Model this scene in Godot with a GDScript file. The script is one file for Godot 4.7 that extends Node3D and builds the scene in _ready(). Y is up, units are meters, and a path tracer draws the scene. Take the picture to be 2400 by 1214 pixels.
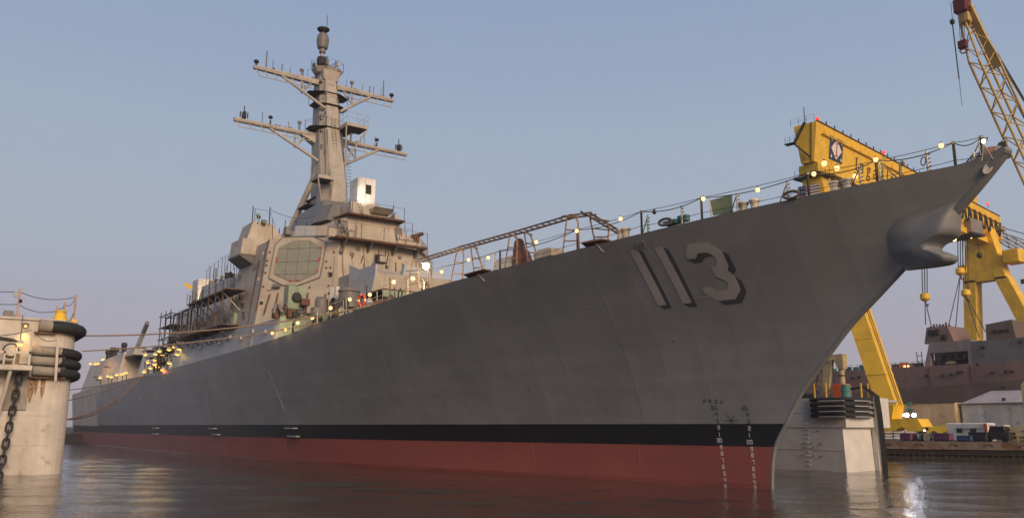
extends Node3D

class MB:
	var v := PackedVector3Array()
	var n := PackedVector3Array()
	func tri(a: Vector3, b: Vector3, c: Vector3) -> void:
		var m := (b - a).cross(c - a)
		if m.length_squared() < 1e-14: return
		m = m.normalized()
		v.append(a); v.append(c); v.append(b)
		n.append(m); n.append(m); n.append(m)
	func quad(a: Vector3, b: Vector3, c: Vector3, d: Vector3) -> void:
		tri(a, b, c); tri(a, c, d)
	func stri(a: Vector3, b: Vector3, c: Vector3, na: Vector3, nb: Vector3, nc: Vector3) -> void:
		var m := (b - a).cross(c - a)
		if m.length_squared() < 1e-14: return
		if m.dot(na + nb + nc) < 0.0:
			v.append(a); v.append(b); v.append(c); n.append(na); n.append(nb); n.append(nc)
		else:
			v.append(a); v.append(c); v.append(b); n.append(na); n.append(nc); n.append(nb)
	func squad(a: Vector3, b: Vector3, c: Vector3, d: Vector3, na: Vector3, nb: Vector3, nc: Vector3, nd: Vector3) -> void:
		stri(a, b, c, na, nb, nc); stri(a, c, d, na, nc, nd)
	# rows of points with rows of normals
	func sheet(p: Array, q: Array) -> MB:
		for i in p.size() - 1:
			for j in p[i].size() - 1:
				squad(p[i][j], p[i][j + 1], p[i + 1][j + 1], p[i + 1][j], q[i][j], q[i][j + 1], q[i + 1][j + 1], q[i + 1][j])
		return self
	# prism between two polygons of the same corner count, both anticlockwise seen from the second's side
	func loft(b: Array, t: Array) -> MB:
		var k := b.size()
		for i in k:
			var j := (i + 1) % k
			quad(b[i], b[j], t[j], t[i])
		for i in range(1, k - 1):
			tri(t[0], t[i], t[i + 1]); tri(b[0], b[i + 1], b[i])
		return self
	func box(c: Vector3, s: Vector3, o := Basis()) -> MB:
		var h := s * 0.5
		var e := minf(minf(s.x, s.y), s.z) * 0.06
		var q: Array = []
		# chamfered box: three shrunken slabs' corner points
		for sx in [-1, 1]:
			for sy in [-1, 1]:
				for sz in [-1, 1]:
					q.append([c + o * Vector3(sx * h.x, sy * (h.y - e), sz * (h.z - e)), c + o * Vector3(sx * (h.x - e), sy * h.y, sz * (h.z - e)), c + o * Vector3(sx * (h.x - e), sy * (h.y - e), sz * h.z)])
		face(c, [q[0][0], q[1][0], q[3][0], q[2][0]]); face(c, [q[4][0], q[5][0], q[7][0], q[6][0]])
		face(c, [q[0][1], q[1][1], q[5][1], q[4][1]]); face(c, [q[2][1], q[3][1], q[7][1], q[6][1]])
		face(c, [q[0][2], q[2][2], q[6][2], q[4][2]]); face(c, [q[1][2], q[3][2], q[7][2], q[5][2]])
		for pr in [[0, 1, 0, 1], [2, 3, 0, 1], [4, 5, 0, 1], [6, 7, 0, 1], [0, 2, 0, 2], [1, 3, 0, 2], [4, 6, 0, 2], [5, 7, 0, 2], [0, 4, 1, 2], [1, 5, 1, 2], [2, 6, 1, 2], [3, 7, 1, 2]]:
			face(c, [q[pr[0]][pr[2]], q[pr[1]][pr[2]], q[pr[1]][pr[3]], q[pr[0]][pr[3]]])
		for k in 8: face(c, q[k])
		return self
	# plain box of 12 triangles
	func slab(c: Vector3, s: Vector3, o := Basis()) -> MB:
		var h := s * 0.5
		var x := o.x * h.x
		var y := o.y * h.y
		var z := o.z * h.z
		for k in [[x, y, z], [y, z, x], [z, x, y]]:
			face(c, [c + k[0] + k[1] + k[2], c + k[0] - k[1] + k[2], c + k[0] - k[1] - k[2], c + k[0] + k[1] - k[2]])
			face(c, [c - k[0] + k[1] + k[2], c - k[0] - k[1] + k[2], c - k[0] - k[1] - k[2], c - k[0] + k[1] - k[2]])
		return self
	func face(c: Vector3, p: Array) -> void:
		var m: Vector3 = (p[1] - p[0]).cross(p[2] - p[0])
		var flip: bool = m.dot(p[0] - c) < 0.0
		for i in range(1, p.size() - 1):
			if flip: tri(p[0], p[i + 1], p[i])
			else: tri(p[0], p[i], p[i + 1])
	func bar(a: Vector3, b: Vector3, r: float, k := 6, r2 := -1.0) -> MB:
		if r2 < 0.0: r2 = r
		var d := (b - a).normalized()
		var x := d.cross(Vector3.UP if absf(d.y) < 0.95 else Vector3.RIGHT).normalized()
		var y := d.cross(x)
		for i in k:
			var t0 := TAU * i / k
			var t1 := TAU * (i + 1) / k
			var n0 := x * cos(t0) + y * sin(t0)
			var n1 := x * cos(t1) + y * sin(t1)
			squad(a + n0 * r, a + n1 * r, b + n1 * r2, b + n0 * r2, n0, n1, n1, n0)
			stri(a, a + n0 * r, a + n1 * r, -d, -d, -d)
			if r2 > 0.0: stri(b, b + n0 * r2, b + n1 * r2, d, d, d)
		return self
	func beam(a: Vector3, b: Vector3, w: float, h: float, up := Vector3.UP) -> MB:
		var d := (b - a).normalized()
		if absf(d.dot(up)) > 0.97: up = Vector3.RIGHT
		var x := d.cross(up).normalized()
		var y := x.cross(d)
		return slab((a + b) * 0.5, Vector3(w, h, a.distance_to(b)), Basis(x, y, -d))
	func path(p: Array, r: float, k := 5) -> MB:
		var pn: Array = []
		var x := Vector3.ZERO
		for i in p.size():
			var d: Vector3 = (p[mini(i + 1, p.size() - 1)] - p[maxi(i - 1, 0)]).normalized()
			if i == 0: x = d.cross(Vector3.UP if absf(d.y) < 0.95 else Vector3.RIGHT).normalized()
			x = (x - d * x.dot(d)).normalized()
			var y := d.cross(x)
			var ring: Array = []
			for j in k: ring.append(x * cos(TAU * j / k) + y * sin(TAU * j / k))
			pn.append(ring)
		for i in p.size() - 1:
			for j in k:
				var j2 := (j + 1) % k
				squad(p[i] + pn[i][j] * r, p[i] + pn[i][j2] * r, p[i + 1] + pn[i + 1][j2] * r, p[i + 1] + pn[i + 1][j] * r, pn[i][j], pn[i][j2], pn[i + 1][j2], pn[i + 1][j])
		for e in [0, p.size() - 1]:
			var cn: Vector3 = (p[e] - p[1 if e == 0 else e - 1]).normalized()
			for j in k: stri(p[e], p[e] + pn[e][j] * r, p[e] + pn[e][(j + 1) % k] * r, cn, cn, cn)
		return self
	# turned shape; prof is [radius, height] pairs, o the turning frame (y is the axis)
	func lathe(prof: Array, at: Vector3, k := 12, o := Basis()) -> MB:
		for i in prof.size() - 1:
			var r0: float = prof[i][0]
			var h0: float = prof[i][1]
			var r1: float = prof[i + 1][0]
			var h1: float = prof[i + 1][1]
			var sl := Vector2(h1 - h0, r0 - r1).normalized()
			for j in k:
				var a0 := TAU * j / k
				var a1 := TAU * (j + 1) / k
				var c0 := Vector3(cos(a0), 0, sin(a0))
				var c1 := Vector3(cos(a1), 0, sin(a1))
				var n0 := o * (c0 * sl.x + Vector3.UP * sl.y)
				var n1 := o * (c1 * sl.x + Vector3.UP * sl.y)
				squad(at + o * (c0 * r0 + Vector3.UP * h0), at + o * (c1 * r0 + Vector3.UP * h0), at + o * (c1 * r1 + Vector3.UP * h1), at + o * (c0 * r1 + Vector3.UP * h1), n0, n1, n1, n0)
		return self
	func ball(c: Vector3, r: Vector3, k := 10, m := 6) -> MB:
		var p: Array = []
		var q: Array = []
		for i in m + 1:
			var rp: Array = []
			var rq: Array = []
			var f := PI * i / m
			for j in k + 1:
				var g := TAU * j / k
				var d := Vector3(sin(f) * cos(g), cos(f), sin(f) * sin(g))
				rp.append(c + d * r); rq.append((d / r).normalized())
			p.append(rp); q.append(rq)
		return sheet(p, q)
	# flat outline (x, y of frame t) extruded along the frame's z from 0 to depth
	func plate(poly: PackedVector2Array, t: Transform3D, depth: float) -> MB:
		var ix := Geometry2D.triangulate_polygon(poly)
		var k := poly.size()
		var area := 0.0
		for i in k: area += poly[i].cross(poly[(i + 1) % k])
		var dz := t.basis.z * depth
		for i in range(0, ix.size(), 3):
			var a := t * Vector3(poly[ix[i]].x, poly[ix[i]].y, 0)
			var b := t * Vector3(poly[ix[i + 1]].x, poly[ix[i + 1]].y, 0)
			var c := t * Vector3(poly[ix[i + 2]].x, poly[ix[i + 2]].y, 0)
			if (b - a).cross(c - a).dot(dz) < 0.0:
				var s := b
				b = c
				c = s
			tri(a + dz, b + dz, c + dz); tri(a, c, b)
		for i in k:
			var a := t * Vector3(poly[i].x, poly[i].y, 0)
			var b := t * Vector3(poly[(i + 1) % k].x, poly[(i + 1) % k].y, 0)
			if area * dz.dot(t.basis.x.cross(t.basis.y)) > 0.0: quad(a, b, b + dz, a + dz)
			else: quad(b, a, a + dz, b + dz)
		return self
	func mesh() -> ArrayMesh:
		var m := ArrayMesh.new()
		var arr := []
		arr.resize(Mesh.ARRAY_MAX)
		arr[Mesh.ARRAY_VERTEX] = v
		arr[Mesh.ARRAY_NORMAL] = n
		m.add_surface_from_arrays(Mesh.PRIMITIVE_TRIANGLES, arr)
		return m

var M := {}
var T := {}
var taken := {}
const ORD := ["first", "second", "third", "fourth", "fifth", "sixth", "seventh", "eighth", "ninth", "tenth", "eleventh", "twelfth", "thirteenth", "fourteenth", "fifteenth", "sixteenth", "seventeenth", "eighteenth", "nineteenth", "twentieth"]

func V(x: float, y: float, z: float) -> Vector3: return Vector3(x, y, z)
func W(x: float, y: float) -> Vector2: return Vector2(x, y)
func mb() -> MB: return MB.new()

func numbered(parent: Node, called: String) -> String:
	var key := str(parent.get_instance_id()) + called
	var k: int = taken.get(key, 0)
	taken[key] = k + 1
	return called if k == 0 else "%s_%03d" % [called, k]

func tag(o: Node, label := "", category := "", group := "", kind := "") -> Node:
	if label: o.set_meta("label", label)
	if category: o.set_meta("category", category)
	if group: o.set_meta("group", group)
	if kind: o.set_meta("kind", kind)
	return o

func thing(called: String, label: String, category: String, base := Vector3.ZERO, group := "") -> Node3D:
	var o := Node3D.new()
	o.name = numbered(self, called)
	add_child(o)
	o.position = base
	tag(o, label, category, group)
	return o

# one mesh, given in world coordinates, as a part of its thing
func part(root: Node3D, called: String, m, mat: Material, label := "") -> MeshInstance3D:
	var o := MeshInstance3D.new()
	o.mesh = m.mesh() if m is MB else m
	o.material_override = mat
	o.name = numbered(root, called)
	root.add_child(o)
	var off := Vector3.ZERO
	var p: Node = root
	while p != self:
		off += p.position
		p = p.get_parent()
	o.position = -off
	if label: o.set_meta("label", label)
	return o

func solo(called: String, m: MB, mat: Material, label: String, category: String, group := "") -> MeshInstance3D:
	var o := MeshInstance3D.new()
	o.mesh = m.mesh()
	o.material_override = mat
	o.name = numbered(self, called)
	add_child(o)
	return tag(o, label, category, group)

func structure(called: String, m: MB, mat: Material) -> MeshInstance3D:
	var o := solo(called, m, mat, "", "")
	o.set_meta("kind", "structure")
	return o

# a hanging line of length points between two ends
func sag(a: Vector3, b: Vector3, drop: float, k := 10) -> Array:
	var p: Array = []
	for i in k + 1:
		var t := float(i) / k
		p.append(a.lerp(b, t) - Vector3.UP * drop * 4.0 * t * (1.0 - t))
	return p

# ---------------------------------------------------------------- textures and materials
func pattern(size: int, freq: float, seed_: int, oct: int, stretch := 1) -> PackedFloat32Array:
	var f := FastNoiseLite.new()
	f.seed = seed_
	f.frequency = freq
	f.noise_type = FastNoiseLite.TYPE_SIMPLEX_SMOOTH
	f.fractal_octaves = oct
	var im := f.get_seamless_image(size, maxi(16, size / stretch), false, false, 0.2)
	if stretch > 1: im.resize(size, size, Image.INTERPOLATE_CUBIC)
	var d := im.get_data()
	var o := PackedFloat32Array()
	o.resize(size * size)
	for i in size * size: o[i] = d[i] / 255.0
	return o

func to_texture(size: int, px: PackedByteArray) -> ImageTexture:
	var im := Image.create_from_data(size, size, false, Image.FORMAT_RGB8, px)
	im.generate_mipmaps()
	return ImageTexture.create_from_image(im)

# neutral paint textures: they multiply the paint colour
func make_textures() -> void:
	var n := 512
	var fine := pattern(n, 0.05, 3, 4)
	var broad := pattern(n, 0.008, 11, 4)
	var streak := pattern(n, 0.03, 7, 4, 16)
	var spots := pattern(n, 0.025, 19, 5)
	for kind in ["clean", "worn", "rusty", "concrete", "hull", "patchy"]:
		var px := PackedByteArray()
		px.resize(n * n * 3)
		for i in n * n:
			var c := Vector3.ONE
			var f := fine[i] - 0.5
			var b := broad[i] - 0.5
			var s := streak[i] - 0.5
			match kind:
				"clean": c *= 0.92 + 0.05 * f + 0.10 * b
				"worn":
					c *= 0.90 + 0.06 * f + 0.14 * b + 0.09 * s
					var r := smoothstep(0.72, 0.86, spots[i])
					c = c.lerp(Vector3(0.70, 0.55, 0.44), r * 0.4)
				"rusty":
					c *= 0.82 + 0.14 * f + 0.26 * b + 0.2 * s
					var r2 := smoothstep(0.5, 0.72, spots[i] * 0.6 + streak[i] * 0.4)
					c = c.lerp(Vector3(0.52, 0.30, 0.17), r2 * 0.85)
				"concrete": c *= 0.88 + 0.10 * f + 0.14 * b + 0.10 * s
				"hull": c *= 0.90 + 0.06 * f + 0.13 * b + 0.09 * (streak[(i % n) * n + i / n] - 0.5)
				"patchy":
					c *= 0.84 + 0.08 * f + 0.2 * b + 0.16 * s
					c = c.lerp(c * Vector3(0.72, 0.86, 0.92), smoothstep(0.5, 0.62, spots[i] * 0.5 + broad[i] * 0.5) * 0.8)
			px[i * 3] = int(clampf(c.x, 0, 1) * 255.0)
			px[i * 3 + 1] = int(clampf(c.y, 0, 1) * 255.0)
			px[i * 3 + 2] = int(clampf(c.z, 0, 1) * 255.0)
		T[kind] = to_texture(n, px)
	# shallow unevenness of plating as a normal map
	var hm := Image.create(n, n, false, Image.FORMAT_RGB8)
	for y in n:
		for x in n:
			var g := broad[y * n + x] * 0.9 + fine[y * n + x] * 0.1
			hm.set_pixel(x, y, Color(g, g, g))
	hm.bump_map_to_normal_map(6.0)
	hm.generate_mipmaps()
	T.dents = ImageTexture.create_from_image(hm)
	# plating drawn in a little between frames and longitudinals
	var rng := RandomNumberGenerator.new()
	rng.seed = 8
	var amp := PackedFloat32Array()
	for i in 80: amp.append(0.35 + 0.65 * rng.randf())
	var pm := Image.create(n, n, false, Image.FORMAT_RGB8)
	for y in n:
		for x in n:
			var u := fmod(x * 10.0 / n, 1.0) * 2.0 - 1.0
			var w := fmod(y * 8.0 / n, 1.0) * 2.0 - 1.0
			var g := 0.9 - 0.5 * amp[int(x * 10.0 / n) + 10 * int(y * 8.0 / n)] * (1.0 - u * u * u * u) * (1.0 - w * w * w * w) + 0.1 * (fine[y * n + x] - 0.5)
			pm.set_pixel(x, y, Color(g, g, g))
	pm.bump_map_to_normal_map(4.0)
	pm.generate_mipmaps()
	T.plating = ImageTexture.create_from_image(pm)

func paint(key: String, c: Color, rough := 0.55, tex := "worn", scale := 0.12, metal := 0.0, dents := 0.0) -> StandardMaterial3D:
	var m := StandardMaterial3D.new()
	m.albedo_color = Color(c.r, c.g, c.b).linear_to_srgb()
	m.roughness = rough
	m.metallic = metal
	m.metallic_specular = 0.4
	if tex:
		m.albedo_texture = T[tex]
		m.uv1_triplanar = true
		m.uv1_world_triplanar = true
		m.uv1_scale = Vector3.ONE * scale
		if dents > 0.0:
			m.normal_enabled = true
			m.normal_texture = T.dents
			m.normal_scale = dents
	M[key] = m
	return m

func glow(key: String, c: Color, e: float) -> StandardMaterial3D:
	var m := StandardMaterial3D.new()
	m.albedo_color = c
	m.emission_enabled = true
	m.emission = c
	m.emission_energy_multiplier = e
	M[key] = m
	return m

func _ready() -> void:
	# camera
	var cam := Camera3D.new()
	cam.name = "camera"
	add_child(cam)
	cam.position = V(13.7, 2.8, 32.3)
	var yaw := -2.524
	var pitch := 0.195
	cam.look_at_from_position(cam.position, cam.position + V(cos(yaw) * cos(pitch), sin(pitch), sin(yaw) * cos(pitch)))
	cam.fov = 34.09
	cam.far = 6000.0
	cam.current = true
	# sky, haze and exposure
	var env := Environment.new()
	env.background_mode = Environment.BG_SKY
	env.sky = Sky.new()
	env.sky.sky_material = dusk_sky()
	env.background_energy_multiplier = 1.0
	env.tonemap_mode = Environment.TONE_MAPPER_LINEAR
	env.tonemap_exposure = 1.0
	env.sdfgi_enabled = true
	env.ssao_enabled = true
	env.ssil_enabled = true
	env.fog_enabled = true
	env.fog_density = 0.0003
	env.fog_light_color = Color(0.66, 0.65, 0.69)
	var we := WorldEnvironment.new()
	we.name = "world"
	we.environment = env
	add_child(we)
	# the afterglow: low, broad and warm, ahead of the ship's bow
	var sun := DirectionalLight3D.new()
	sun.name = "afterglow_sun"
	sun.light_color = Color(1.0, 0.86, 0.70)
	sun.light_energy = 1.1
	sun.light_angular_distance = 30.0
	sun.shadow_enabled = true
	add_child(sun)
	sun.look_at_from_position(V(60, 26, 7), Vector3.ZERO)
	make_textures()
	materials()
	water()
	destroyer()
	fleet_extras()

# the sky opposite the sunset: lavender at the horizon, paler blue above, deeper towards the zenith
func dusk_sky() -> PanoramaSkyMaterial:
	var h := 512
	var w := 1024
	var im := Image.create(w, h, false, Image.FORMAT_RGB8)
	var stops := [[-90.0, Color8(96, 92, 96)], [-2.0, Color8(156, 149, 156)], [0.0, Color8(174, 166, 172)], [3.0, Color8(174, 168, 177)], [7.0, Color8(170, 170, 183)], [12.0, Color8(168, 177, 192)], [18.0, Color8(161, 176, 195)], [25.0, Color8(150, 167, 193)], [34.0, Color8(136, 155, 187)], [60.0, Color8(112, 134, 172)], [90.0, Color8(102, 124, 164)]]
	var rng := RandomNumberGenerator.new()
	rng.seed = 5
	for y in h:
		var el := 90.0 - 180.0 * (y + 0.5) / h
		var c := Color.BLACK
		for i in stops.size() - 1:
			if el >= stops[i][0] and el <= stops[i + 1][0]:
				c = stops[i][1].lerp(stops[i + 1][1], smoothstep(0.0, 1.0, (el - stops[i][0]) / (stops[i + 1][0] - stops[i][0])) * 0.5 + 0.5 * (el - stops[i][0]) / (stops[i + 1][0] - stops[i][0]))
		for x in w:
			var k := (rng.randf() - 0.5) / 255.0
			im.set_pixel(x, y, Color(c.r + k, c.g + k, c.b + k))
	var m := PanoramaSkyMaterial.new()
	m.panorama = ImageTexture.create_from_image(im)
	return m

func materials() -> void:
	paint("hull", Color(0.262, 0.265, 0.262), 0.32, "hull", 0.05, 0.0, 0.16)
	M.hull.normal_texture = T.plating
	M.hull.metallic_specular = 0.5
	paint("hull_matt", Color(0.225, 0.23, 0.228), 0.55, "hull", 0.08)
	paint("boot", Color(0.015, 0.0165, 0.02), 0.4, "hull", 0.06)
	paint("red", Color(0.33, 0.094, 0.073), 0.45, "hull", 0.03)
	paint("red_wet", Color(0.27, 0.072, 0.055), 0.2, "hull", 0.05)
	paint("aft_paint", Color(0.62, 0.53, 0.44), 0.5, "worn", 0.05)
	paint("house", Color(0.50, 0.437, 0.355), 0.55, "worn", 0.1)
	paint("house_skylit", Color(0.44, 0.45, 0.46), 0.5, "clean", 0.1)  # house paint with the bluish skylight of starboard walls put into its colour
	paint("primer_green", Color(0.32, 0.40, 0.29), 0.6, "worn", 0.2)
	paint("array", Color(0.27, 0.275, 0.225), 0.6, "clean", 0.3)
	paint("mast", Color(0.46, 0.415, 0.36), 0.55, "worn", 0.15)
	paint("dark", Color(0.035, 0.035, 0.036), 0.6, "clean", 0.3)
	paint("black", Color(0.012, 0.012, 0.013), 0.7, "")
	paint("steel", Color(0.20, 0.19, 0.18), 0.45, "worn", 0.3)
	paint("rust", Color(0.20, 0.115, 0.08), 0.8, "rusty", 0.3)
	paint("trestle", Color(0.34, 0.225, 0.145), 0.7, "worn", 0.6)
	paint("canvas_green", Color(0.10, 0.15, 0.115), 0.8, "worn", 0.6)
	paint("scaffold", Color(0.19, 0.14, 0.11), 0.7, "rusty", 0.4)
	paint("deck", Color(0.11, 0.105, 0.1), 0.8, "worn", 0.2)
	paint("number", Color(0.40, 0.37, 0.35), 0.5, "hull", 0.05)
	paint("number_dark", Color(0.075, 0.075, 0.085), 0.5, "hull", 0.05)
	paint("white", Color(0.72, 0.70, 0.67), 0.55, "worn", 0.2)
	paint("light_grey", Color(0.45, 0.43, 0.41), 0.5, "worn", 0.2)
	paint("ring_red", Color(0.55, 0.05, 0.03), 0.5, "clean", 0.5)
	paint("red_mark", Color(0.5, 0.03, 0.03), 0.5, "")
	paint("tarp", Color(0.16, 0.075, 0.06), 0.8, "worn", 0.5)
	paint("rope", Color(0.30, 0.215, 0.155), 0.9, "clean", 1.0)
	paint("cable", Color(0.05, 0.048, 0.05), 0.7, "")
	paint("dock_white", Color(0.64, 0.59, 0.53), 0.7, "worn", 0.08)
	paint("dock_clean", Color(0.70, 0.68, 0.65), 0.6, "clean", 0.15)
	paint("rubber", Color(0.030, 0.033, 0.035), 0.75, "concrete", 0.3)
	paint("rubber_worn", Color(0.36, 0.33, 0.29), 0.8, "concrete", 0.35)
	paint("yellow", Color(0.92, 0.57, 0.04), 0.5, "worn", 0.12)
	paint("post_pink", Color(0.50, 0.33, 0.26), 0.6, "worn", 0.5)
	paint("orange", Color(0.65, 0.13, 0.04), 0.5, "worn", 0.5)
	paint("brown", Color(0.25, 0.162, 0.14), 0.7, "concrete", 0.02)
	paint("brown_dark", Color(0.17, 0.125, 0.098), 0.75, "concrete", 0.02)
	paint("brown_grey", Color(0.29, 0.25, 0.24), 0.7, "concrete", 0.03)
	paint("slate", Color(0.155, 0.157, 0.155), 0.7, "worn", 0.05)
	paint("quay", Color(0.27, 0.215, 0.165), 0.9, "rusty", 0.05)
	paint("quay_dark", Color(0.045, 0.038, 0.032), 0.9, "concrete", 0.1)
	paint("asphalt", Color(0.075, 0.068, 0.06), 0.9, "concrete", 0.05)
	paint("shed_tan", Color(0.70, 0.53, 0.33), 0.8, "worn", 0.05)
	paint("shed_white", Color(0.80, 0.76, 0.70), 0.7, "worn", 0.05)
	paint("roof_white", Color(0.50, 0.46, 0.47), 0.6, "worn", 0.05)
	paint("navy", Color(0.035, 0.045, 0.11), 0.6, "")
	paint("logo_red", Color(0.45, 0.05, 0.05), 0.6, "")
	paint("logo_white", Color(0.70, 0.66, 0.62), 0.6, "")
	paint("lettering", Color(0.10, 0.075, 0.03), 0.6, "")
	paint("blue", Color(0.05, 0.09, 0.2), 0.6, "worn", 0.5)
	paint("purple", Color(0.17, 0.06, 0.12), 0.6, "worn", 0.5)
	paint("teal", Color(0.06, 0.22, 0.2), 0.6, "worn", 0.5)
	paint("glass", Color(0.02, 0.022, 0.025), 0.1, "")
	paint("stain", Color(0.50, 0.45, 0.39), 0.35, "worn", 0.5)
	paint("strip_paint", Color(0.26, 0.235, 0.20), 0.5, "rusty", 0.06)
	paint("lamp_shade", Color(0.5, 0.45, 0.35), 0.5, "")
	paint("scrape", Color(0.36, 0.34, 0.32), 0.4, "worn", 0.6)
	paint("red_streak", Color(0.40, 0.145, 0.11), 0.45, "worn", 0.6)
	paint("rust_run", Color(0.46, 0.31, 0.19), 0.8, "rusty", 0.4)
	paint("chain", Color(0.035, 0.035, 0.034), 0.6, "worn", 0.5)
	paint("cream", Color(0.50, 0.40, 0.22), 0.6, "worn", 0.1)
	paint("flag_red", Color(0.20, 0.10, 0.09), 0.6, "")
	paint("dark_red", Color(0.14, 0.025, 0.02), 0.6, "worn", 0.4)
	paint("boom", Color(0.62, 0.43, 0.15), 0.6, "worn", 0.2)
	paint("boom_grey", Color(0.34, 0.30, 0.24), 0.6, "worn", 0.2)
	glow("flood_warm", Color(1.0, 0.82, 0.5), 9.0)
	glow("bulb", Color(1.0, 0.80, 0.54), 1.7)
	glow("bulb_yellow", Color(1.0, 0.78, 0.42), 1.6)
	glow("flood", Color(1.0, 0.93, 0.78), 5.0)
	glow("flood_white", Color(0.95, 0.94, 1.0), 26.0)
	glow("amber", Color(1.0, 0.62, 0.2), 3.0)
	glow("beacon", Color(1.0, 0.25, 0.2), 1.6)

func water() -> void:
	var n := 1024
	var a := pattern(n, 0.02, 41, 4)
	var b := pattern(n, 0.06, 43, 3)
	var hm := Image.create(n, n, false, Image.FORMAT_RGB8)
	for y in n:
		for x in n:
			var g := a[y * n + x] * 0.7 + b[y * n + x] * 0.3
			hm.set_pixel(x, y, Color(g, g, g))
	hm.bump_map_to_normal_map(5.0)
	hm.generate_mipmaps()
	var m := StandardMaterial3D.new()
	m.albedo_color = Color(0.045, 0.036, 0.027).linear_to_srgb()
	m.roughness = 0.05
	m.metallic_specular = 0.5
	m.normal_enabled = true
	m.normal_texture = ImageTexture.create_from_image(hm)
	m.normal_scale = 0.5
	m.uv1_triplanar = true
	m.uv1_world_triplanar = true
	m.uv1_scale = Vector3.ONE * 0.11
	M.water = m
	# near water: a rippled sheet; its ripples die out at its edges, where the flat sheet goes on
	var f := FastNoiseLite.new()
	f.seed = 77
	f.frequency = 0.22
	f.fractal_octaves = 3
	var g2 := FastNoiseLite.new()
	g2.seed = 78
	g2.frequency = 0.03
	var x0 := -70.0
	var x1 := 14.0
	var z0 := -46.0
	var z1 := 34.0
	var cell := 0.25
	var nx := int((x1 - x0) / cell)
	var nz := int((z1 - z0) / cell)
	var w := mb()
	var hs := PackedFloat32Array()
	hs.resize((nx + 1) * (nz + 1))
	for i in nx + 1:
		for j in nz + 1:
			var px := x0 + i * cell
			var pz := z0 + j * cell
			var e := minf(minf(px - x0, x1 - px), minf(pz - z0, z1 - pz))
			hs[i * (nz + 1) + j] = 0.11 * smoothstep(0.0, 6.0, e) * f.get_noise_2d(px * 0.8 + pz * 0.6, (pz * 0.8 - px * 0.6) * 0.55) * (0.7 + 0.9 * g2.get_noise_2d(px, pz))
	var vs := PackedVector3Array()
	var ns := PackedVector3Array()
	var ix := PackedInt32Array()
	for i in nx + 1:
		for j in nz + 1:
			var h := hs[i * (nz + 1) + j]
			vs.append(V(x0 + i * cell, h, z0 + j * cell))
			var dx := hs[mini(i + 1, nx) * (nz + 1) + j] - hs[maxi(i - 1, 0) * (nz + 1) + j]
			var dz := hs[i * (nz + 1) + mini(j + 1, nz)] - hs[i * (nz + 1) + maxi(j - 1, 0)]
			ns.append(V(-dx / (2 * cell), 1, -dz / (2 * cell)).normalized())
	for i in nx:
		for j in nz:
			var k := i * (nz + 1) + j
			ix.append_array([k, k + nz + 1, k + 1, k + 1, k + nz + 1, k + nz + 2])
	# the rest of the basin, out to the horizon, round the rippled sheet
	var big := 2500.0
	for r in [[-big, x0, -big, big], [x1, big, -big, big], [x0, x1, -big, z0], [x0, x1, z1, big]]:
		var k := vs.size()
		for c in [[r[0], r[2]], [r[1], r[2]], [r[1], r[3]], [r[0], r[3]]]:
			vs.append(V(c[0], 0, c[1])); ns.append(Vector3.UP)
		ix.append_array([k, k + 1, k + 2, k, k + 2, k + 3])
	var am := ArrayMesh.new()
	var arr := []
	arr.resize(Mesh.ARRAY_MAX)
	arr[Mesh.ARRAY_VERTEX] = vs
	arr[Mesh.ARRAY_NORMAL] = ns
	arr[Mesh.ARRAY_INDEX] = ix
	am.add_surface_from_arrays(Mesh.PRIMITIVE_TRIANGLES, arr)
	var o := MeshInstance3D.new()
	o.name = "water"
	o.mesh = am
	o.material_override = m
	o.set_meta("kind", "structure")
	add_child(o)

# ---------------------------------------------------------------- the destroyer's lines; s runs aft from the stem head, x = -s
const STEM := [[-2.0, 0.0, 1.86, 2.89, 4.24, 5.39, 7.09, 8.12, 9.14, 10.9, 12.0, 13.0], [11.6, 11.5, 11.2, 10.55, 9.62, 8.55, 6.9, 5.65, 4.42, 2.2, 0.98, 0.0]]
const DECK := [[0.0, 2.0, 5.0, 10.0, 20.0, 30.0, 40.0, 50.0, 60.0, 75.0, 100.0, 120.0, 140.0, 153.3], [0.25, 1.2, 2.4, 4.0, 6.3, 7.8, 8.9, 9.6, 10.0, 10.15, 10.1, 9.7, 8.8, 8.2]]
const WL := [[0.0, 3.0, 10.0, 20.0, 30.0, 40.0, 55.0, 70.0, 90.0, 110.0, 130.0, 145.0], [0.06, 0.5, 1.75, 3.8, 5.7, 7.2, 8.5, 9.0, 9.15, 8.9, 8.2, 7.4]]
const SHEER := [[0.0, 5.0, 10.0, 20.0, 30.0, 40.0, 50.0, 60.0, 80.0, 100.0, 153.3], [12.6, 12.25, 11.96, 11.38, 10.85, 10.2, 9.45, 9.02, 8.6, 8.45, 8.2]]

func curve(t: Array, x: float) -> float:
	var xs: Array = t[0]
	var ys: Array = t[1]
	x = clampf(x, xs[0], xs[-1])
	var i := 0
	while i < xs.size() - 2 and x > xs[i + 1]: i += 1
	var h: float = xs[i + 1] - xs[i]
	var u: float = (x - xs[i]) / h
	var d: float = (ys[i + 1] - ys[i]) / h
	var m0: float = d if i == 0 else (d + (ys[i] - ys[i - 1]) / (xs[i] - xs[i - 1])) * 0.5
	var m1: float = d if i == xs.size() - 2 else (d + (ys[i + 2] - ys[i + 1]) / (xs[i + 2] - xs[i + 1])) * 0.5
	return (2 * u * u * u - 3 * u * u + 1) * ys[i] + (u * u * u - 2 * u * u + u) * h * m0 + (-2 * u * u * u + 3 * u * u) * ys[i + 1] + (u * u * u - u * u) * h * m1

func sheer(s: float) -> float: return curve(SHEER, s)
func stem(y: float) -> float: return curve(STEM, y)

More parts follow.
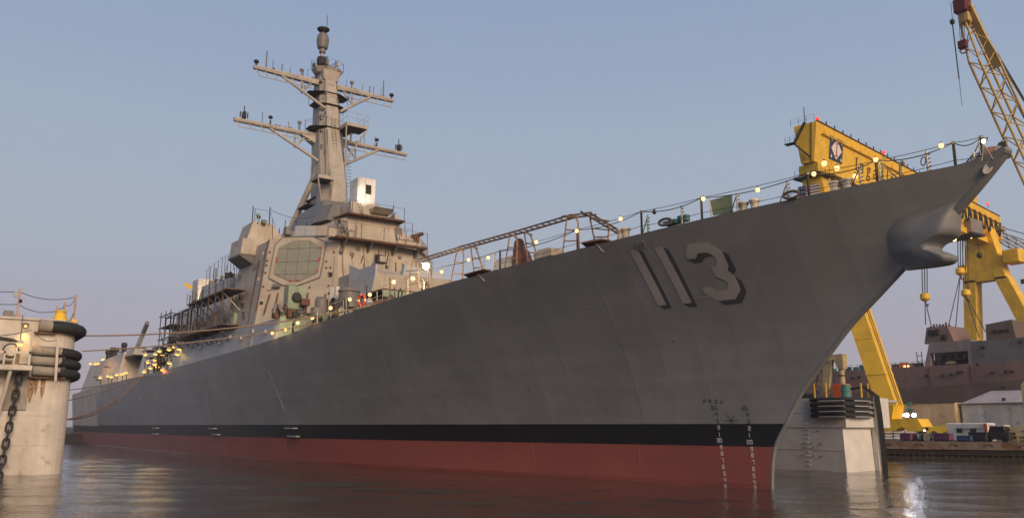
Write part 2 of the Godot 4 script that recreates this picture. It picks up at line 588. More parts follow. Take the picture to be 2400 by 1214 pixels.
func half(s: float, y: float) -> float:
	var u := maxf(s - stem(y), 0.0)
	var w := clampf(y / sheer(s), 0.0, 1.1)
	var k := 1.0 / (1.0 + exp(-(s - 45.0) / 14.0))
	var lo := curve(WL, u)
	if y < 0.0: lo = maxf(0.02, lo * (1.0 + y * 0.05))
	return lo + (curve(DECK, u) - lo) * pow(w, 1.75 - 0.75 * k)

func on_hull(s: float, y: float, side: float, off := 0.0) -> Vector3:
	var p := V(-s, y, half(s, y) * side)
	return p + hull_normal(s, y, side) * off if off != 0.0 else p

func hull_normal(s: float, y: float, side: float) -> Vector3:
	var e := 0.05
	var bs := (half(s + e, y) - half(s - e, y)) / (2 * e) if s - stem(y) > e else (half(s + e, y) - half(s, y)) / e
	var by := (half(s, y + e) - half(s, y - e)) / (2 * e)
	return V(bs, -by, side).normalized()

func stern_end(y: float) -> float: return 153.3 - maxf(0.0, 2.89 - y) * 1.5

# strake of shell between two heights (the upper one may be the sheer, given as 99), from fraction a to b of the length
func shell(y0: float, y1: float, rows: int, cols: int, side: float, s_from := 0.0, s_to := 999.0) -> MB:
	var p: Array = []
	var q: Array = []
	for j in rows + 1:
		var rp: Array = []
		var rq: Array = []
		var fv := float(j) / rows
		for i in cols + 1:
			var ft := pow(float(i) / cols, 1.5)
			var s := maxf(ft * 153.3, s_from)
			var y := 0.0
			for it in 4:
				var top := sheer(s) if y1 > 90.0 else y1
				y = lerpf(y0, top, fv)
				var sa := maxf(stem(y), s_from)
				var sb := minf(stern_end(y), s_to)
				s = sa + (sb - sa) * ft
			rp.append(on_hull(s, y, side)); rq.append(hull_normal(s, y, side))
		p.append(rp); q.append(rq)
	return mb().sheet(p, q)

# paint laid on the starboard shell: an outline in (s, y), cut into cells so that it follows the plating
func on_shell(m: MB, poly: PackedVector2Array, cell: float, off: float) -> MB:
	var lo := poly[0]
	var hi := poly[0]
	for c in poly:
		lo = lo.min(c); hi = hi.max(c)
	for i in range(int(floor(lo.x / cell)), int(ceil(hi.x / cell))):
		for j in range(int(floor(lo.y / cell)), int(ceil(hi.y / cell))):
			var sq := PackedVector2Array([W(i * cell, j * cell), W((i + 1) * cell, j * cell), W((i + 1) * cell, (j + 1) * cell), W(i * cell, (j + 1) * cell)])
			for piece in Geometry2D.intersect_polygons(poly, sq):
				var ix := Geometry2D.triangulate_polygon(piece)
				for k in range(0, ix.size(), 3):
					var a: Vector2 = piece[ix[k]]
					var b: Vector2 = piece[ix[k + 1]]
					var c: Vector2 = piece[ix[k + 2]]
					m.stri(on_hull(a.x, a.y, 1, off), on_hull(b.x, b.y, 1, off), on_hull(c.x, c.y, 1, off), hull_normal(a.x, a.y, 1), hull_normal(b.x, b.y, 1), hull_normal(c.x, c.y, 1))
	return m

var ship: Node3D

const STROKES := {"0": "abcdef", "1": "i", "2": "abged", "3": "abgcd", "4": "fgbc", "5": "afgcd", "6": "afgedc", "7": "abc", "8": "abcdefg", "9": "abcdfg", "P": "abefg", "R": "abefgk", "O": "abcdef", "J": "bcde"}
func glyph(m: MB, ch: String, c: Vector2, h: float) -> void:
	var w := h * 0.29
	var t := h * 0.17
	var seg := {"a": [-w, h / 2, w, h / 2], "b": [w, 0, w, h / 2], "c": [w, -h / 2, w, 0], "d": [-w, -h / 2, w, -h / 2], "e": [-w, -h / 2, -w, 0], "f": [-w, 0, -w, h / 2], "g": [-w, 0, w, 0], "i": [0, -h / 2, 0, h / 2], "k": [0, 0, w, -h / 2]}
	var all: Array[PackedVector2Array] = []
	for k in STROKES[ch]:
		var e: Array = seg[k]
		var a := W(e[0], e[1])
		var b := W(e[2], e[3])
		var d := (b - a).normalized() * t * 0.5
		var q := W(-d.y, d.x)
		var r := PackedVector2Array([a - d - q, b + d - q, b + d + q, a - d + q])
		for i in r.size(): r[i] = W(c.x - r[i].x, c.y + r[i].y)   # s runs aft, so the glyph is turned to read from starboard
		all.append(r)
	for r in all:
		on_shell(m, r, 0.6, 0.012)

func destroyer() -> void:
	ship = thing("destroyer", "grey naval destroyer with the large number 113 on its flared bow", "warship", V(-77, 0, 0))
	var hull := part(ship, "hull", shell(2.89, 99.0, 22, 90, 1.0), M.hull)
	part(hull, "port_side", shell(2.89, 99.0, 10, 50, -1.0), M.hull)
	part(ship, "boot_topping", shell(1.86, 2.89, 4, 90, 1.0), M.boot, "black boot topping band above the red bottom paint")
	part(ship, "boot_topping", shell(1.86, 2.89, 4, 50, -1.0), M.boot)
	part(ship, "bottom_paint", shell(0.2, 1.86, 6, 90, 1.0), M.red, "dull red bottom paint down to the water")
	part(ship, "wet_band", shell(-1.6, 0.2, 4, 90, 1.0), M.red_wet, "dark wet edge of the bottom paint at the waterline")
	part(ship, "bottom_paint", shell(-1.6, 1.86, 6, 50, -1.0), M.red)
	# transom
	var tr := mb()
	for b in [[-1.6, 2.89], [2.89, sheer(153.3)]]:
		var y0: float = b[0]
		var y1: float = b[1]
		for k in 4:
			var ya := lerpf(y0, y1, k / 4.0)
			var yb := lerpf(y0, y1, (k + 1) / 4.0)
			var sa := stern_end(ya)
			var sb := stern_end(yb)
			tr.quad(V(-sa, ya, half(sa, ya)), V(-sa, ya, -half(sa, ya)), V(-sb, yb, -half(sb, yb)), V(-sb, yb, half(sb, yb)))
	part(ship, "transom", tr, M.aft_paint)
	# weather deck
	var dk := mb()
	var st := 60
	for i in st:
		var s0 := 153.3 * pow(float(i) / st, 1.4) + 0.35 * (1.0 - float(i) / st)
		var s1 := 153.3 * pow(float(i + 1) / st, 1.4) + 0.35 * (1.0 - float(i + 1) / st)
		var ya := sheer(s0) - 0.02
		var yb := sheer(s1) - 0.02
		dk.quad(V(-s0, ya, half(s0, ya)), V(-s0, ya, -half(s0, ya)), V(-s1, yb, -half(s1, yb)), V(-s1, yb, half(s1, yb)))
	part(ship, "weather_deck", dk, M.deck)
	# rounded stem bar
	var sb2 := mb()
	var py := -1.6
	while py < 12.9:
		var ny := minf(py + 0.35, 12.92)
		sb2.bar(V(-stem(py) - 0.03, py, 0), V(-stem(ny) - 0.03, ny, 0), half(stem(py), py) * 1.02 + 0.02, 12, half(stem(ny), ny) * 1.02 + 0.02)
		py = ny
	part(ship, "stem_bar", sb2, M.hull_matt)
	bow_fittings()
	hull_marks()
	superstructure()

func bow_fittings() -> void:
	# bulwark that curls up to the stem head
	var rows: Array = []
	var k := 16
	for i in k + 1:
		var s := lerpf(2.0, 0.08, float(i) / k)
		var f := float(i) / k
		var y := sheer(s) - 0.03
		var z := maxf(half(s, y), 0.24)
		var lift := 0.36 * pow(f, 1.7)
		var fwd := 0.06 * f * f
		rows.append([V(-s, y, z), V(-s + fwd, y + lift, z + 0.10 * f), V(-s + fwd - 0.04, y + lift + 0.03 * f, z - 0.10 - 0.05 * f), V(-s - 0.04, y - 0.05, z - 0.16)])
	for side in [1.0, -1.0]:
		var m := mb()
		for i in k:
			for j in 3:
				var a: Array = [rows[i][j], rows[i + 1][j], rows[i + 1][j + 1], rows[i][j + 1]]
				for e in 4: a[e] = V(a[e].x, a[e].y, a[e].z * side)
				if side > 0: m.quad(a[0], a[1], a[2], a[3])
				else: m.quad(a[3], a[2], a[1], a[0])
		part(ship, "bulwark", m, M.hull)
	part(ship, "stem_head", mb().ball(V(-0.16, 12.78, 0), V(0.26, 0.2, 0.27), 14, 8), M.hull_matt)
	# bull-nose fairlead low on the stem head
	var bn := mb()
	var c := V(-0.83, 12.21, 0) + V(0.5, 0.12, 0.86).normalized() * 0.3
	var ax := V(0.5, 0.12, 0.86).normalized()
	var fx := ax.cross(Vector3.UP).normalized()
	var ring: Array = []
	for i in 17: ring.append(c + fx * cos(TAU * i / 16) * 0.13 + (fx.cross(ax) - fx * 0.45) * sin(TAU * i / 16) * 0.22)
	bn.path(ring, 0.045, 6)
	var fl := part(ship, "fairlead", bn, M.light_grey)
	var pl := mb()
	for i in 16: pl.tri(c + ax * 0.015, ring[i] + ax * 0.015, ring[i + 1] + ax * 0.015)
	part(fl, "cover_plate", pl, M.light_grey)
	anchor_bolster()

# the bulging anchor bolster under the flare, notched where the anchor's shank comes to rest
func anchor_bolster() -> void:
	var p: Array = []
	var q: Array = []
	var prof := [[8.93, 0, -2.6], [8.97, 0, -2.44], [9.08, 0, -2.35], [9.22, 0, -2.38], [9.4, 0, -2.68], [9.52, 0, -2.96], [9.68, 0, -3.02], [9.82, 0, -2.86], [9.96, 0, -2.44], [10.08, 0, -2.22], [10.3, 0, -2.17], [10.5, 0, -2.12], [10.8, 0, -2.05], [11.0, 0, -2.05], [11.2, 0, -1.9]]
	var back := [[8.9, 4.3], [9.3, 4.6], [9.7, 4.75], [10.2, 4.65], [10.6, 4.4], [11.0, 3.8], [11.2, 3.2]]
	for r in prof:
		var y: float = r[0]
		var sb := 0.0
		for i in back.size() - 1:
			if y >= back[i][0] and y <= back[i + 1][0]: sb = lerpf(back[i][1], back[i + 1][1], (y - back[i][0]) / (back[i + 1][0] - back[i][0]))
		var front: float = r[2]
		var full := 0.62 * sqrt(maxf(0.0, 1.0 - pow((y - 9.95) / 1.15, 2.0))) + 0.12
		var row: Array = []
		var k := 16
		for i in k + 1:
			var f := float(i) / k
			var x := lerpf(-sb, front, f)
			var zb := half(sb, y)
			var z := lerpf(zb, full, smoothstep(0.0, 0.62, f))
			if f > 0.86: z *= maxf(0.35, sqrt(maxf(0.0, 1.0 - pow((f - 0.86) / 0.15, 2.0))))
			var hz := half(-x, y) + 0.01 if -x > stem(y) else 0.0
			z = maxf(z, hz)
			if f < 0.02: z = zb - 0.02
			row.append(V(x, y, z))
		row.append(V(front + 0.02, y, 0))
		p.append(row)
	for side in [1.0, -1.0]:
		var m := mb()
		var pp: Array = []
		for r in p:
			var rr: Array = []
			for a in r: rr.append(V(a.x, a.y, a.z * side))
			pp.append(rr)
		q = []
		for i in pp.size():
			var qr: Array = []
			for j in pp[i].size():
				var du: Vector3 = pp[mini(i + 1, pp.size() - 1)][j] - pp[maxi(i - 1, 0)][j]
				var dv: Vector3 = pp[i][mini(j + 1, pp[i].size() - 1)] - pp[i][maxi(j - 1, 0)]
				var nn := du.cross(dv).normalized()
				if nn.z * side < 0 and j < pp[i].size() - 2: nn = -nn
				if j >= pp[i].size() - 2 and nn.x < 0: nn = -nn
				qr.append(nn)
			q.append(qr)
		m.sheet(pp, q)
		# underside and top
		var nb: int = pp[0].size()
		for j in nb - 1:
			var a: Vector3 = pp[0][j]
			var b: Vector3 = pp[0][j + 1]
			m.face(V(-4, 10, 0), [a, b, V(b.x, b.y, 0), V(a.x, a.y, 0)])
			a = pp[-1][j]
			b = pp[-1][j + 1]
			m.face(V(-4, 10, 0), [a, b, V(b.x, b.y - 0.0, 0), V(a.x, a.y, 0)])
		part(ship, "anchor_bolster", m, M.hull_matt, "bulging notched anchor bolster on the stem" if side > 0 else "")
	
func hull_marks() -> void:
	# the hull number with its painted drop edge
	var ones := [[W(15.419, 11.069), W(14.973, 11.048), W(14.764, 8.499), W(15.213, 8.511)], [W(14.118, 11.028), W(13.698, 11.014), W(13.469, 8.472), W(13.908, 8.478)]]
	var edges := [[W(14.949, 11.030), W(14.759, 10.916), W(14.564, 8.317), W(14.980, 8.313), W(15.146, 8.496), W(14.764, 8.499)], [W(13.652, 10.984), W(13.452, 10.836), W(13.274, 8.276), W(13.668, 8.283), W(13.851, 8.470), W(13.469, 8.472)]]
	for i in 2:
		var d := part(ship, "hull_number", on_shell(mb(), PackedVector2Array(ones[i]), 0.5, 0.014), M.number, "large grey figure 1, " + ["left", "right"][i] + " one of the two")
		part(d, "number_edge", on_shell(mb(), PackedVector2Array(edges[i]), 0.5, 0.010), M.number_dark)
	var three := [W(12.441, 10.972), W(11.527, 10.951), W(11.072, 10.521), W(11.069, 9.871), W(11.200, 9.677), W(10.986, 9.412), W(10.967, 8.838), W(11.370, 8.439), W(12.222, 8.449), W(12.665, 8.830), W(12.697, 9.096), W(12.266, 9.080), W(12.038, 8.878), W(11.601, 8.863), W(11.388, 9.162), W(11.519, 9.277), W(11.845, 9.479), W(11.881, 9.899), W(11.652, 9.883), W(11.470, 10.120), W(11.500, 10.315), W(11.747, 10.514), W(12.196, 10.539), W(12.378, 10.328), W(12.775, 10.347), W(12.778, 10.573)]
	var d3 := part(ship, "hull_number", on_shell(mb(), PackedVector2Array(three), 0.5, 0.014), M.number, "large grey figure 3")
	for e in [[W(11.060, 10.469), W(10.860, 10.325), W(10.813, 9.667), W(10.986, 9.483), W(11.200, 9.677), W(11.069, 9.871)], [W(10.976, 9.412), W(10.764, 9.148), W(10.768, 8.681), W(11.144, 8.248), W(11.937, 8.246), W(12.200, 8.449), W(11.370, 8.439), W(10.967, 8.838)], [W(12.186, 10.539), W(11.747, 10.514), W(11.497, 10.334), W(11.927, 10.311), W(12.238, 10.126), W(12.566, 10.147), W(12.775, 10.347), W(12.378, 10.328)], [W(11.801, 9.470), W(11.616, 9.411), W(11.496, 9.277), W(11.595, 9.274), W(11.791, 9.409)]]:
		part(d3, "number_edge", on_shell(mb(), PackedVector2Array(e), 0.5, 0.010), M.number_dark)
	# draught figures, a foot apart, dark on the grey and white below
	var marks := [["P", W(14.395, 3.945), 0], ["R", W(14.103, 3.940), 0], ["O", W(13.812, 3.934), 0], ["J", W(13.523, 3.928), 0],
		["3", W(14.069, 3.639), 0], ["5", W(13.872, 3.636), 0], ["4", W(13.896, 3.338), 0], ["3", W(13.912, 3.020), 0], ["2", W(13.903, 2.722), 1], ["1", W(13.930, 2.404), 1], ["3", W(14.056, 2.126), 1], ["0", W(13.905, 2.128), 1], ["9", W(13.933, 1.810), 1], ["8", W(13.923, 1.515), 1], ["7", W(13.928, 1.200), 1], ["6", W(13.917, 0.906), 1], ["5", W(13.876, 0.595), 1], ["4", W(13.877, 0.303), 1], ["3", W(13.878, 0.012), 1],
		["2", W(12.478, 3.597), 0], ["5", W(12.319, 3.595), 0], ["4", W(12.310, 3.304), 0], ["3", W(12.337, 2.995), 0], ["2", W(12.330, 2.686), 1], ["1", W(12.380, 2.377), 1], ["2", W(12.498, 2.067), 1], ["0", W(12.339, 2.069), 1], ["9", W(12.344, 1.762), 1], ["8", W(12.346, 1.475), 1], ["7", W(12.339, 1.169), 1], ["6", W(12.344, 0.865), 1], ["5", W(12.348, 0.561), 1], ["4", W(12.349, 0.277), 1], ["3", W(12.333, 0.032), 1]]
	for a in marks:
		var m := mb()
		glyph(m, a[0], a[1], 0.165)
		part(ship, "draught_mark", m, M.logo_white if a[2] else M.dark)
	# star-shaped position mark
	var sm := mb()
	var sc := W(13.194, 3.037)
	for e in [[-0.34, 0.0, 0.34, 0.0], [-0.2, -0.27, 0.2, 0.27], [-0.2, 0.27, 0.2, -0.27]]:
		var a := sc + W(e[0], e[1])
		var b := sc + W(e[2], e[3])
		var qn := (b - a).normalized().orthogonal() * 0.015
		on_shell(sm, PackedVector2Array([a - qn, b - qn, b + qn, a + qn]), 0.5, 0.012)
	part(ship, "position_mark", sm, M.dark)

# ---------------------------------------------------------------- superstructure
func P(called: String, m: MB, mat: Material, label := "") -> MeshInstance3D: return part(ship, called, m, mat, label)

# eight-sided plan of the forward deckhouse at a height; walls lean in one in seven
func plan(y: float, inset := 0.0) -> Array:
	var o := (19.0 - y) / 7.0 - inset
	var f := -52.3 + o
	var z := 8.0 + o
	var d := -48.7 + o * 1.414
	var a := -68.5 - o
	var e := 72.0 + o * 1.414
	return [V(f, y, -(d - f)), V(d - z, y, -z), V(-(e - z), y, -z), V(a, y, -(e + a)), V(a, y, e + a), V(-(e - z), y, z), V(d - z, y, z), V(f, y, d - f)]

func rail(root: Node3D, called: String, pts: Array, h: float, mat: Material, step := 1.6, wires := 2) -> MeshInstance3D:
	var m := mb()
	for i in pts.size() - 1:
		var a: Vector3 = pts[i]
		var b: Vector3 = pts[i + 1]
		var k := maxi(1, int(round(a.distance_to(b) / step)))
		for j in k + (1 if i == pts.size() - 2 else 0):
			var q := a.lerp(b, float(j) / k)
			m.bar(q, q + Vector3.UP * h, 0.028, 5)
		for w in wires:
			var up := Vector3.UP * h * (w + 1.0) / wires
			m.bar(a + up, b + up, 0.014, 4)
	return part(root, called, m, mat)

# flat polygon plate lying level, thickness t downwards
func level(m: MB, pts: Array, t: float) -> MB:
	var b: Array = []
	for q in pts: b.append(q - Vector3.UP * t)
	return m.loft(b, pts)

func superstructure() -> void:
	# first tier, flush with the ship's side
	var b0 := [V(-50.3, 9.3, -9.2), V(-80, 8.4, -9.9), V(-80, 8.4, 9.9), V(-50.3, 9.3, 9.22), V(-49.0, 9.3, 5.8), V(-49.0, 9.3, -5.8)]
	var t0 := [V(-50.5, 11.1, -9.3), V(-80, 11.1, -9.55), V(-80, 11.1, 9.5), V(-50.5, 11.1, 9.05), V(-49.2, 11.1, 5.8), V(-49.2, 11.1, -5.8)]
	b0.reverse(); t0.reverse()
	P("side_house", mb().loft(b0, t0), M.house_skylit, "pale lower house with bluish skylight painted in, flush with the ship's side")  # skylight on its starboard wall is painted as a bluish tint
	# green primed bulkhead at its forward end with the open door
	var gm := mb()
	var g0 := V(-50.27, 9.35, 9.2)
	var g1 := V(-48.97, 9.35, 5.8)
	var g2 := V(-49.17, 11.42, 5.8)
	var g3 := V(-50.47, 11.42, 9.0)
	var gn := (g1 - g0).cross(g3 - g0).normalized()
	gm.loft([g0, g1, g2, g3], [g0 + gn * 0.05, g1 + gn * 0.05, g2 + gn * 0.05, g3 + gn * 0.05])
	var bulk := P("green_bulkhead", gm, M.primer_green, "green primed bulkhead with an open door")
	var fr := Transform3D(Basis((g1 - g0).normalized(), gn.cross((g1 - g0).normalized()), gn), g0.lerp(g1, 0.26) + gn * 0.055 + Vector3.UP * 0.05)
	var door := PackedVector2Array()
	for i in 9: door.append(W(0.36 + 0.34 * cos(PI * i / 8), 1.15 + 0.34 * sin(PI * i / 8)))
	door.append(W(0.02, 0.0)); door.append(W(0.7, 0.0))
	part(bulk, "doorway", mb().plate(door, fr, 0.012), M.black)
	var rim := mb()
	for i in door.size():
		var a := fr * V(door[i].x, door[i].y, 0.02)
		var b := fr * V(door[(i + 1) % door.size()].x, door[(i + 1) % door.size()].y, 0.02)
		rim.bar(a, b, 0.035, 5)
	part(bulk, "door_frame", rim, M.primer_green)
	P("deck_coaming", mb().beam(g3 + V(0.05, 0.05, 0.1), g2 + V(0.05, 0.05, 0), 0.5, 0.1), M.dark)
	# main eight-sided house
	var bp := plan(9.0)
	var tp := plan(18.6)
	bp.reverse(); tp.reverse()
	P("deckhouse", mb().loft(bp, tp), M.house, "beige eight-sided deckhouse carrying the radar face")
	radar_face()
	bridge()
	side_sponson()
	forward_house()
	aft_houses()
	mast()
	clutter()
	fittings()
	foredeck_clutter()

func radar_face() -> void:
	var n := V(1, 0.202, 1).normalized()
	var x := V(1, 0, -1).normalized()
	var y := n.cross(x)
	var c := V(-54.47, 16.57, 6.26)
	var f := Transform3D(Basis(x, y, n), c)
	var inv := f.affine_inverse()
	var outer := PackedVector2Array()
	for q in [V(-55.84, 18.75, 7.19), V(-53.9, 18.72, 5.26), V(-52.96, 18.17, 4.43), V(-52.82, 16.27, 4.67), V(-52.82, 15.03, 4.92), V(-54.1, 14.38, 6.34), V(-55.03, 14.45, 7.25), V(-56.06, 15.13, 8.14), V(-56.21, 18.11, 7.69)]:
		var l: Vector3 = inv * q
		outer.append(W(l.x, l.y))
	var face := P("radar_face", mb().plate(outer, f, 0.07), M.house, "eight-sided phased radar face")
	var edge := mb()
	for i in outer.size():
		var a := f * V(outer[i].x, outer[i].y, 0.07)
		var b := f * V(outer[(i + 1) % outer.size()].x, outer[(i + 1) % outer.size()].y, 0.07)
		edge.beam(a, b, 0.05, 0.1, n)
	part(face, "rim", edge, M.steel)
	var inner := PackedVector2Array()
	for q in [V(-55.05, 18.4, 6.47), V(-54.1, 18.42, 5.51), V(-53.16, 17.72, 4.72), V(-53.05, 16.65, 4.83), V(-53.05, 15.41, 5.07), V(-54.01, 14.75, 6.17), V(-54.63, 14.77, 6.79), V(-55.79, 15.46, 7.81), V(-55.91, 17.82, 7.45)]:
		var l: Vector3 = inv * q
		inner.append(W(l.x, l.y))
	part(face, "backing", mb().plate(inner, Transform3D(f.basis, c + n * 0.072), 0.03), M.dark)
	var lo := inner[0]
	var hi := inner[0]
	for q in inner:
		lo = lo.min(q); hi = hi.max(q)
	for i in 4:
		for j in 4:
			var a := W(lerpf(lo.x, hi.x, i / 4.0) + 0.016, lerpf(lo.y, hi.y, [0.0, 0.17, 0.47, 0.79][j]) + 0.016)
			var b := W(lerpf(lo.x, hi.x, (i + 1) / 4.0) - 0.016, lerpf(lo.y, hi.y, [0.17, 0.47, 0.79, 1.0][j]) - 0.016)
			for piece in Geometry2D.intersect_polygons(inner, PackedVector2Array([a, W(b.x, a.y), b, W(a.x, b.y)])):
				part(face, "panel", mb().plate(piece, Transform3D(f.basis, c + n * 0.09), 0.05), M.array)
	for q in [V(-53.17, 17.65, 4.74), V(-53.11, 16.69, 4.88), V(-53.13, 16.47, 4.94), V(-53.06, 15.6, 5.04), V(-54.16, 14.83, 6.3), V(-54.58, 14.81, 6.73), V(-55.83, 16.82, 7.57), V(-55.81, 16.56, 7.6)]:
		part(face, "red_tag", mb().box(q + n * 0.16, V(0.13, 0.16, 0.04), f.basis), M.red_mark)
	# studs welded about the face
	for q in [V(-52.29, 17.26, 3.95), V(-52.64, 16.45, 4.45), V(-52.54, 15.88, 4.47), V(-52.28, 15.9, 4.2), V(-52.3, 15.42, 4.32), V(-52.13, 14.3, 4.38), V(-56.45, 17.47, 8.06), V(-56.47, 16.7, 8.24), V(-56.37, 15.6, 8.36), V(-56.27, 14.39, 8.51), V(-53.67, 14.21, 5.94), V(-53.29, 14.2, 5.56), V(-56.45, 16.28, 8.29), V(-54.25, 14.16, 6.53)]:
		P("stud", mb().bar(q, q + n * 0.14, 0.07, 6), M.rust)
	# box lamp under the face
	var bx := V(-55.4, 14.35, 7.63)
	P("light_box", mb().box(bx + n * 0.2, V(0.6, 0.3, 0.4), f.basis), M.steel)
	# long staves standing against the wall
	for s in [[V(-55.66, 11.93, 8.39), V(-55.71, 13.7, 8.08)], [V(-55.03, 11.83, 7.78), V(-55.2, 13.75, 7.56)], [V(-53.56, 11.86, 6.31), V(-53.78, 13.62, 6.16)], [V(-53.04, 11.92, 5.77), V(-53.31, 13.68, 5.68)], [V(-51.93, 11.92, 4.66), V(-52.19, 13.57, 4.59)]]:
		P("stave", mb().bar(s[0] + n * 0.35, s[1] + n * 0.12, 0.06, 5), M.rust)

func bridge() -> void:
	# walkway round the front
	var w := [V(-52.4, 18.45, -4.5), V(-50.9, 18.45, -4.35), V(-50.9, 18.45, 4.35), V(-52.4, 18.45, 4.5)]
	w.reverse()
	P("bridge_walkway", level(mb(), w, 0.16), M.rust, "rusty brown walkway across the bridge front")
	for z in [-3.6, -1.4, 1.0, 3.4]:
		P("walkway_bracket", mb().loft([V(-52.2, 17.5, z - 0.06), V(-52.2, 17.5, z + 0.06), V(-52.1, 18.28, z + 0.06), V(-52.1, 18.28, z - 0.06)], [V(-51.9, 17.55, z - 0.06), V(-51.9, 17.55, z + 0.06), V(-50.95, 18.28, z + 0.06), V(-50.95, 18.28, z - 0.06)]), M.steel)
	rail(ship, "bridge_rail", [V(-50.95, 18.45, -4.3), V(-50.95, 18.45, 4.3)], 1.25, M.scaffold, 2.1, 1)
	# parapet panels at the ends of the walkway
	for a in [[V(-51.4, 19.17, 5), V(-51.4, 19.12, 4.03), V(-51.4, 18.38, 4.08), V(-51.4, 18.37, 5)], [V(-51.2, 18.9, -1.39), V(-51.2, 18.84, -3.35), V(-51.2, 18.14, -3.37), V(-51.2, 18.24, -1.37)], [V(-51.8, 19.19, 2.96), V(-51.8, 19.16, 2.36), V(-51.8, 18.48, 2.42), V(-51.8, 18.48, 2.97)]]:
		a.reverse()
		var b: Array = []
		for q in a: b.append(q + V(0.07, 0, 0))
		P("parapet_panel", mb().loft(a, b), M.house)
		var fr := mb()
		for i in 4: fr.beam(b[i], b[(i + 1) % 4], 0.07, 0.07, Vector3.RIGHT)
		P("panel_frame", fr, M.steel)
	# diagonal parapet over the radar face
	var d0 := V(-53.7, 18.82, 5.04)
	var d1 := V(-53.01, 18.79, 4.36)
	for k in 3:
		var a := d0 + (d0 - d1) * (k * 1.03)
		var b := a + (d1 - d0)
		var up := Vector3.UP * 0.88
		P("parapet_panel", mb().loft([a, b, b + V(-0.06, 0, -0.06), a + V(-0.06, 0, -0.06)], [a + up, b + up, b + up + V(-0.06, 0, -0.06), a + up + V(-0.06, 0, -0.06)]), M.house_skylit if k else M.house)
	# pilot house and the tiers above it
	var pb := [V(-52.6, 18.6, 4.2), V(-52.6, 18.6, -4.2), V(-56.8, 18.6, -7.2), V(-64, 18.6, -7.2), V(-64, 18.6, 6.2), V(-57.5, 18.6, 6.2)]
	var pt := [V(-53.2, 20.85, 2.5), V(-53.2, 20.85, -2.45), V(-57.5, 20.85, -5.6), V(-64, 20.85, -5.6), V(-64, 20.85, 4.6), V(-58.5, 20.6, 3.8)]
	P("pilot_house", mb().loft(pb, pt), M.house)
	var wing := [V(-52.5, 18.5, -2.2), V(-52.5, 18.5, -4.6), V(-56, 18.5, -7.4), V(-57, 18.5, -4)]
	var wt: Array = []
	for q in wing: wt.append(q + V(-0.15, 1.15, 0.05))
	P("wing_house", mb().loft(wing, wt), M.house)
	# canopy platform over the pilot house, dark from beneath
	var cp := [V(-52.3, 20.98, 2.75), V(-52.3, 20.98, -2.75), V(-56.5, 20.98, -3.2), V(-56.5, 20.98, 3.2)]
	P("canopy_platform", level(mb(), cp, 0.14), M.rust, "thin rusty platform above the pilot house")
	rail(ship, "canopy_rail", [V(-52.4, 21, -2.7), V(-52.4, 21, 2.7), V(-55.5, 21, 3.1)], 1.1, M.scaffold, 2.6, 1)
	P("canopy_brace", mb().bar(V(-52.4, 20.81, -0.95), V(-52.4, 21.56, -1.82), 0.05, 5), M.scaffold)
	# director house on top
	var db := [V(-53.4, 21.0, 2.0), V(-53.4, 21.0, -1.9), V(-57.5, 21.0, -2.2), V(-57.5, 21.0, 2.2)]
	var dt := [V(-54.3, 22.55, 1.7), V(-54.3, 22.55, -1.2), V(-57.5, 22.55, -1.8), V(-57.5, 22.55, 1.9)]
	P("director_house", mb().loft(db, dt), M.house)
	P("director_step", mb().loft([V(-53.3, 21.55, 0.1), V(-53.3, 21.55, -1.75), V(-54.4, 21.55, -1.75), V(-54.4, 21.55, 0.1)], [V(-52.7, 21.95, 0.1), V(-52.7, 21.95, -1.75), V(-54.4, 21.95, -1.75), V(-54.4, 21.95, 0.1)]), M.house)
	for i in 4:
		for j in 2:
			var q := V(-53.35 - 0.18 * i, 21.3 + 0.33 * i, 1.15 - 0.22 * j)
			P("rivet", mb().ball(q, V(0.05, 0.05, 0.05), 6, 4), M.rust)
	# white plywood shelter on the director house, its front washed by a work light
	var wc := V(-56.0, 22.6, -0.2)
	var sh := P("white_shelter", mb().box(wc + V(0.0, 1.32, 0), V(1.9, 2.6, 1.86)), M.white, "white boxed shelter with a dark window below the mast")
	part(sh, "window", mb().box(V(-55.03, 24.1, -0.3), V(0.05, 0.86, 0.56)), M.black)
	part(sh, "seam", mb().box(V(-55.04, 23.9, -0.02), V(0.03, 2.5, 0.05)), M.light_grey)
	var wk := lamp("shelter_lamp", V(-52.45, 22.15, 1.3), 0.08, M.flood, "small work lamp lighting the white shelter below the mast", "", Color(1.0, 0.95, 0.85), 0.0)
	wk.get_node("light").free()
	work_spot(wk, V(-56, 23.9, -0.2), Color(1.0, 0.95, 0.86), 14.0, 26.0)
	# dark mast house behind
	P("mast_house", mb().loft([V(-56.5, 20.8, 3.9), V(-57, 20.8, -3), V(-66, 20.8, -3.4), V(-66, 20.8, 3.6)], [V(-58.2, 23.4, 2.6), V(-58.2, 23.4, -2.2), V(-65, 23.4, -2.4), V(-65, 23.4, 2.4)]), M.steel)
	P("mast_house", mb().loft([V(-55, 20.7, 3.6), V(-55, 20.7, 2.2), V(-57, 20.7, 2.2), V(-57, 20.7, 4.2)], [V(-55.6, 22.4, 2.9), V(-55.6, 22.4, 2.2), V(-57, 22.4, 2.2), V(-57, 22.4, 3.4)]), M.steel)
	# inclined ladder
	var ld := mb()
	for s in [0.0, 0.55]:
		ld.beam(V(-52.0, 18.55, 3.3 - s), V(-53.2, 20.4, 3.75 - s), 0.06, 0.12)
	for i in 6: ld.beam(V(-52.0, 18.55, 3.3).lerp(V(-53.2, 20.4, 3.75), (i + 0.5) / 6.0), V(-52.0, 18.55, 2.75).lerp(V(-53.2, 20.4, 3.2), (i + 0.5) / 6.0), 0.16, 0.04)
	P("ladder", ld, M.steel)
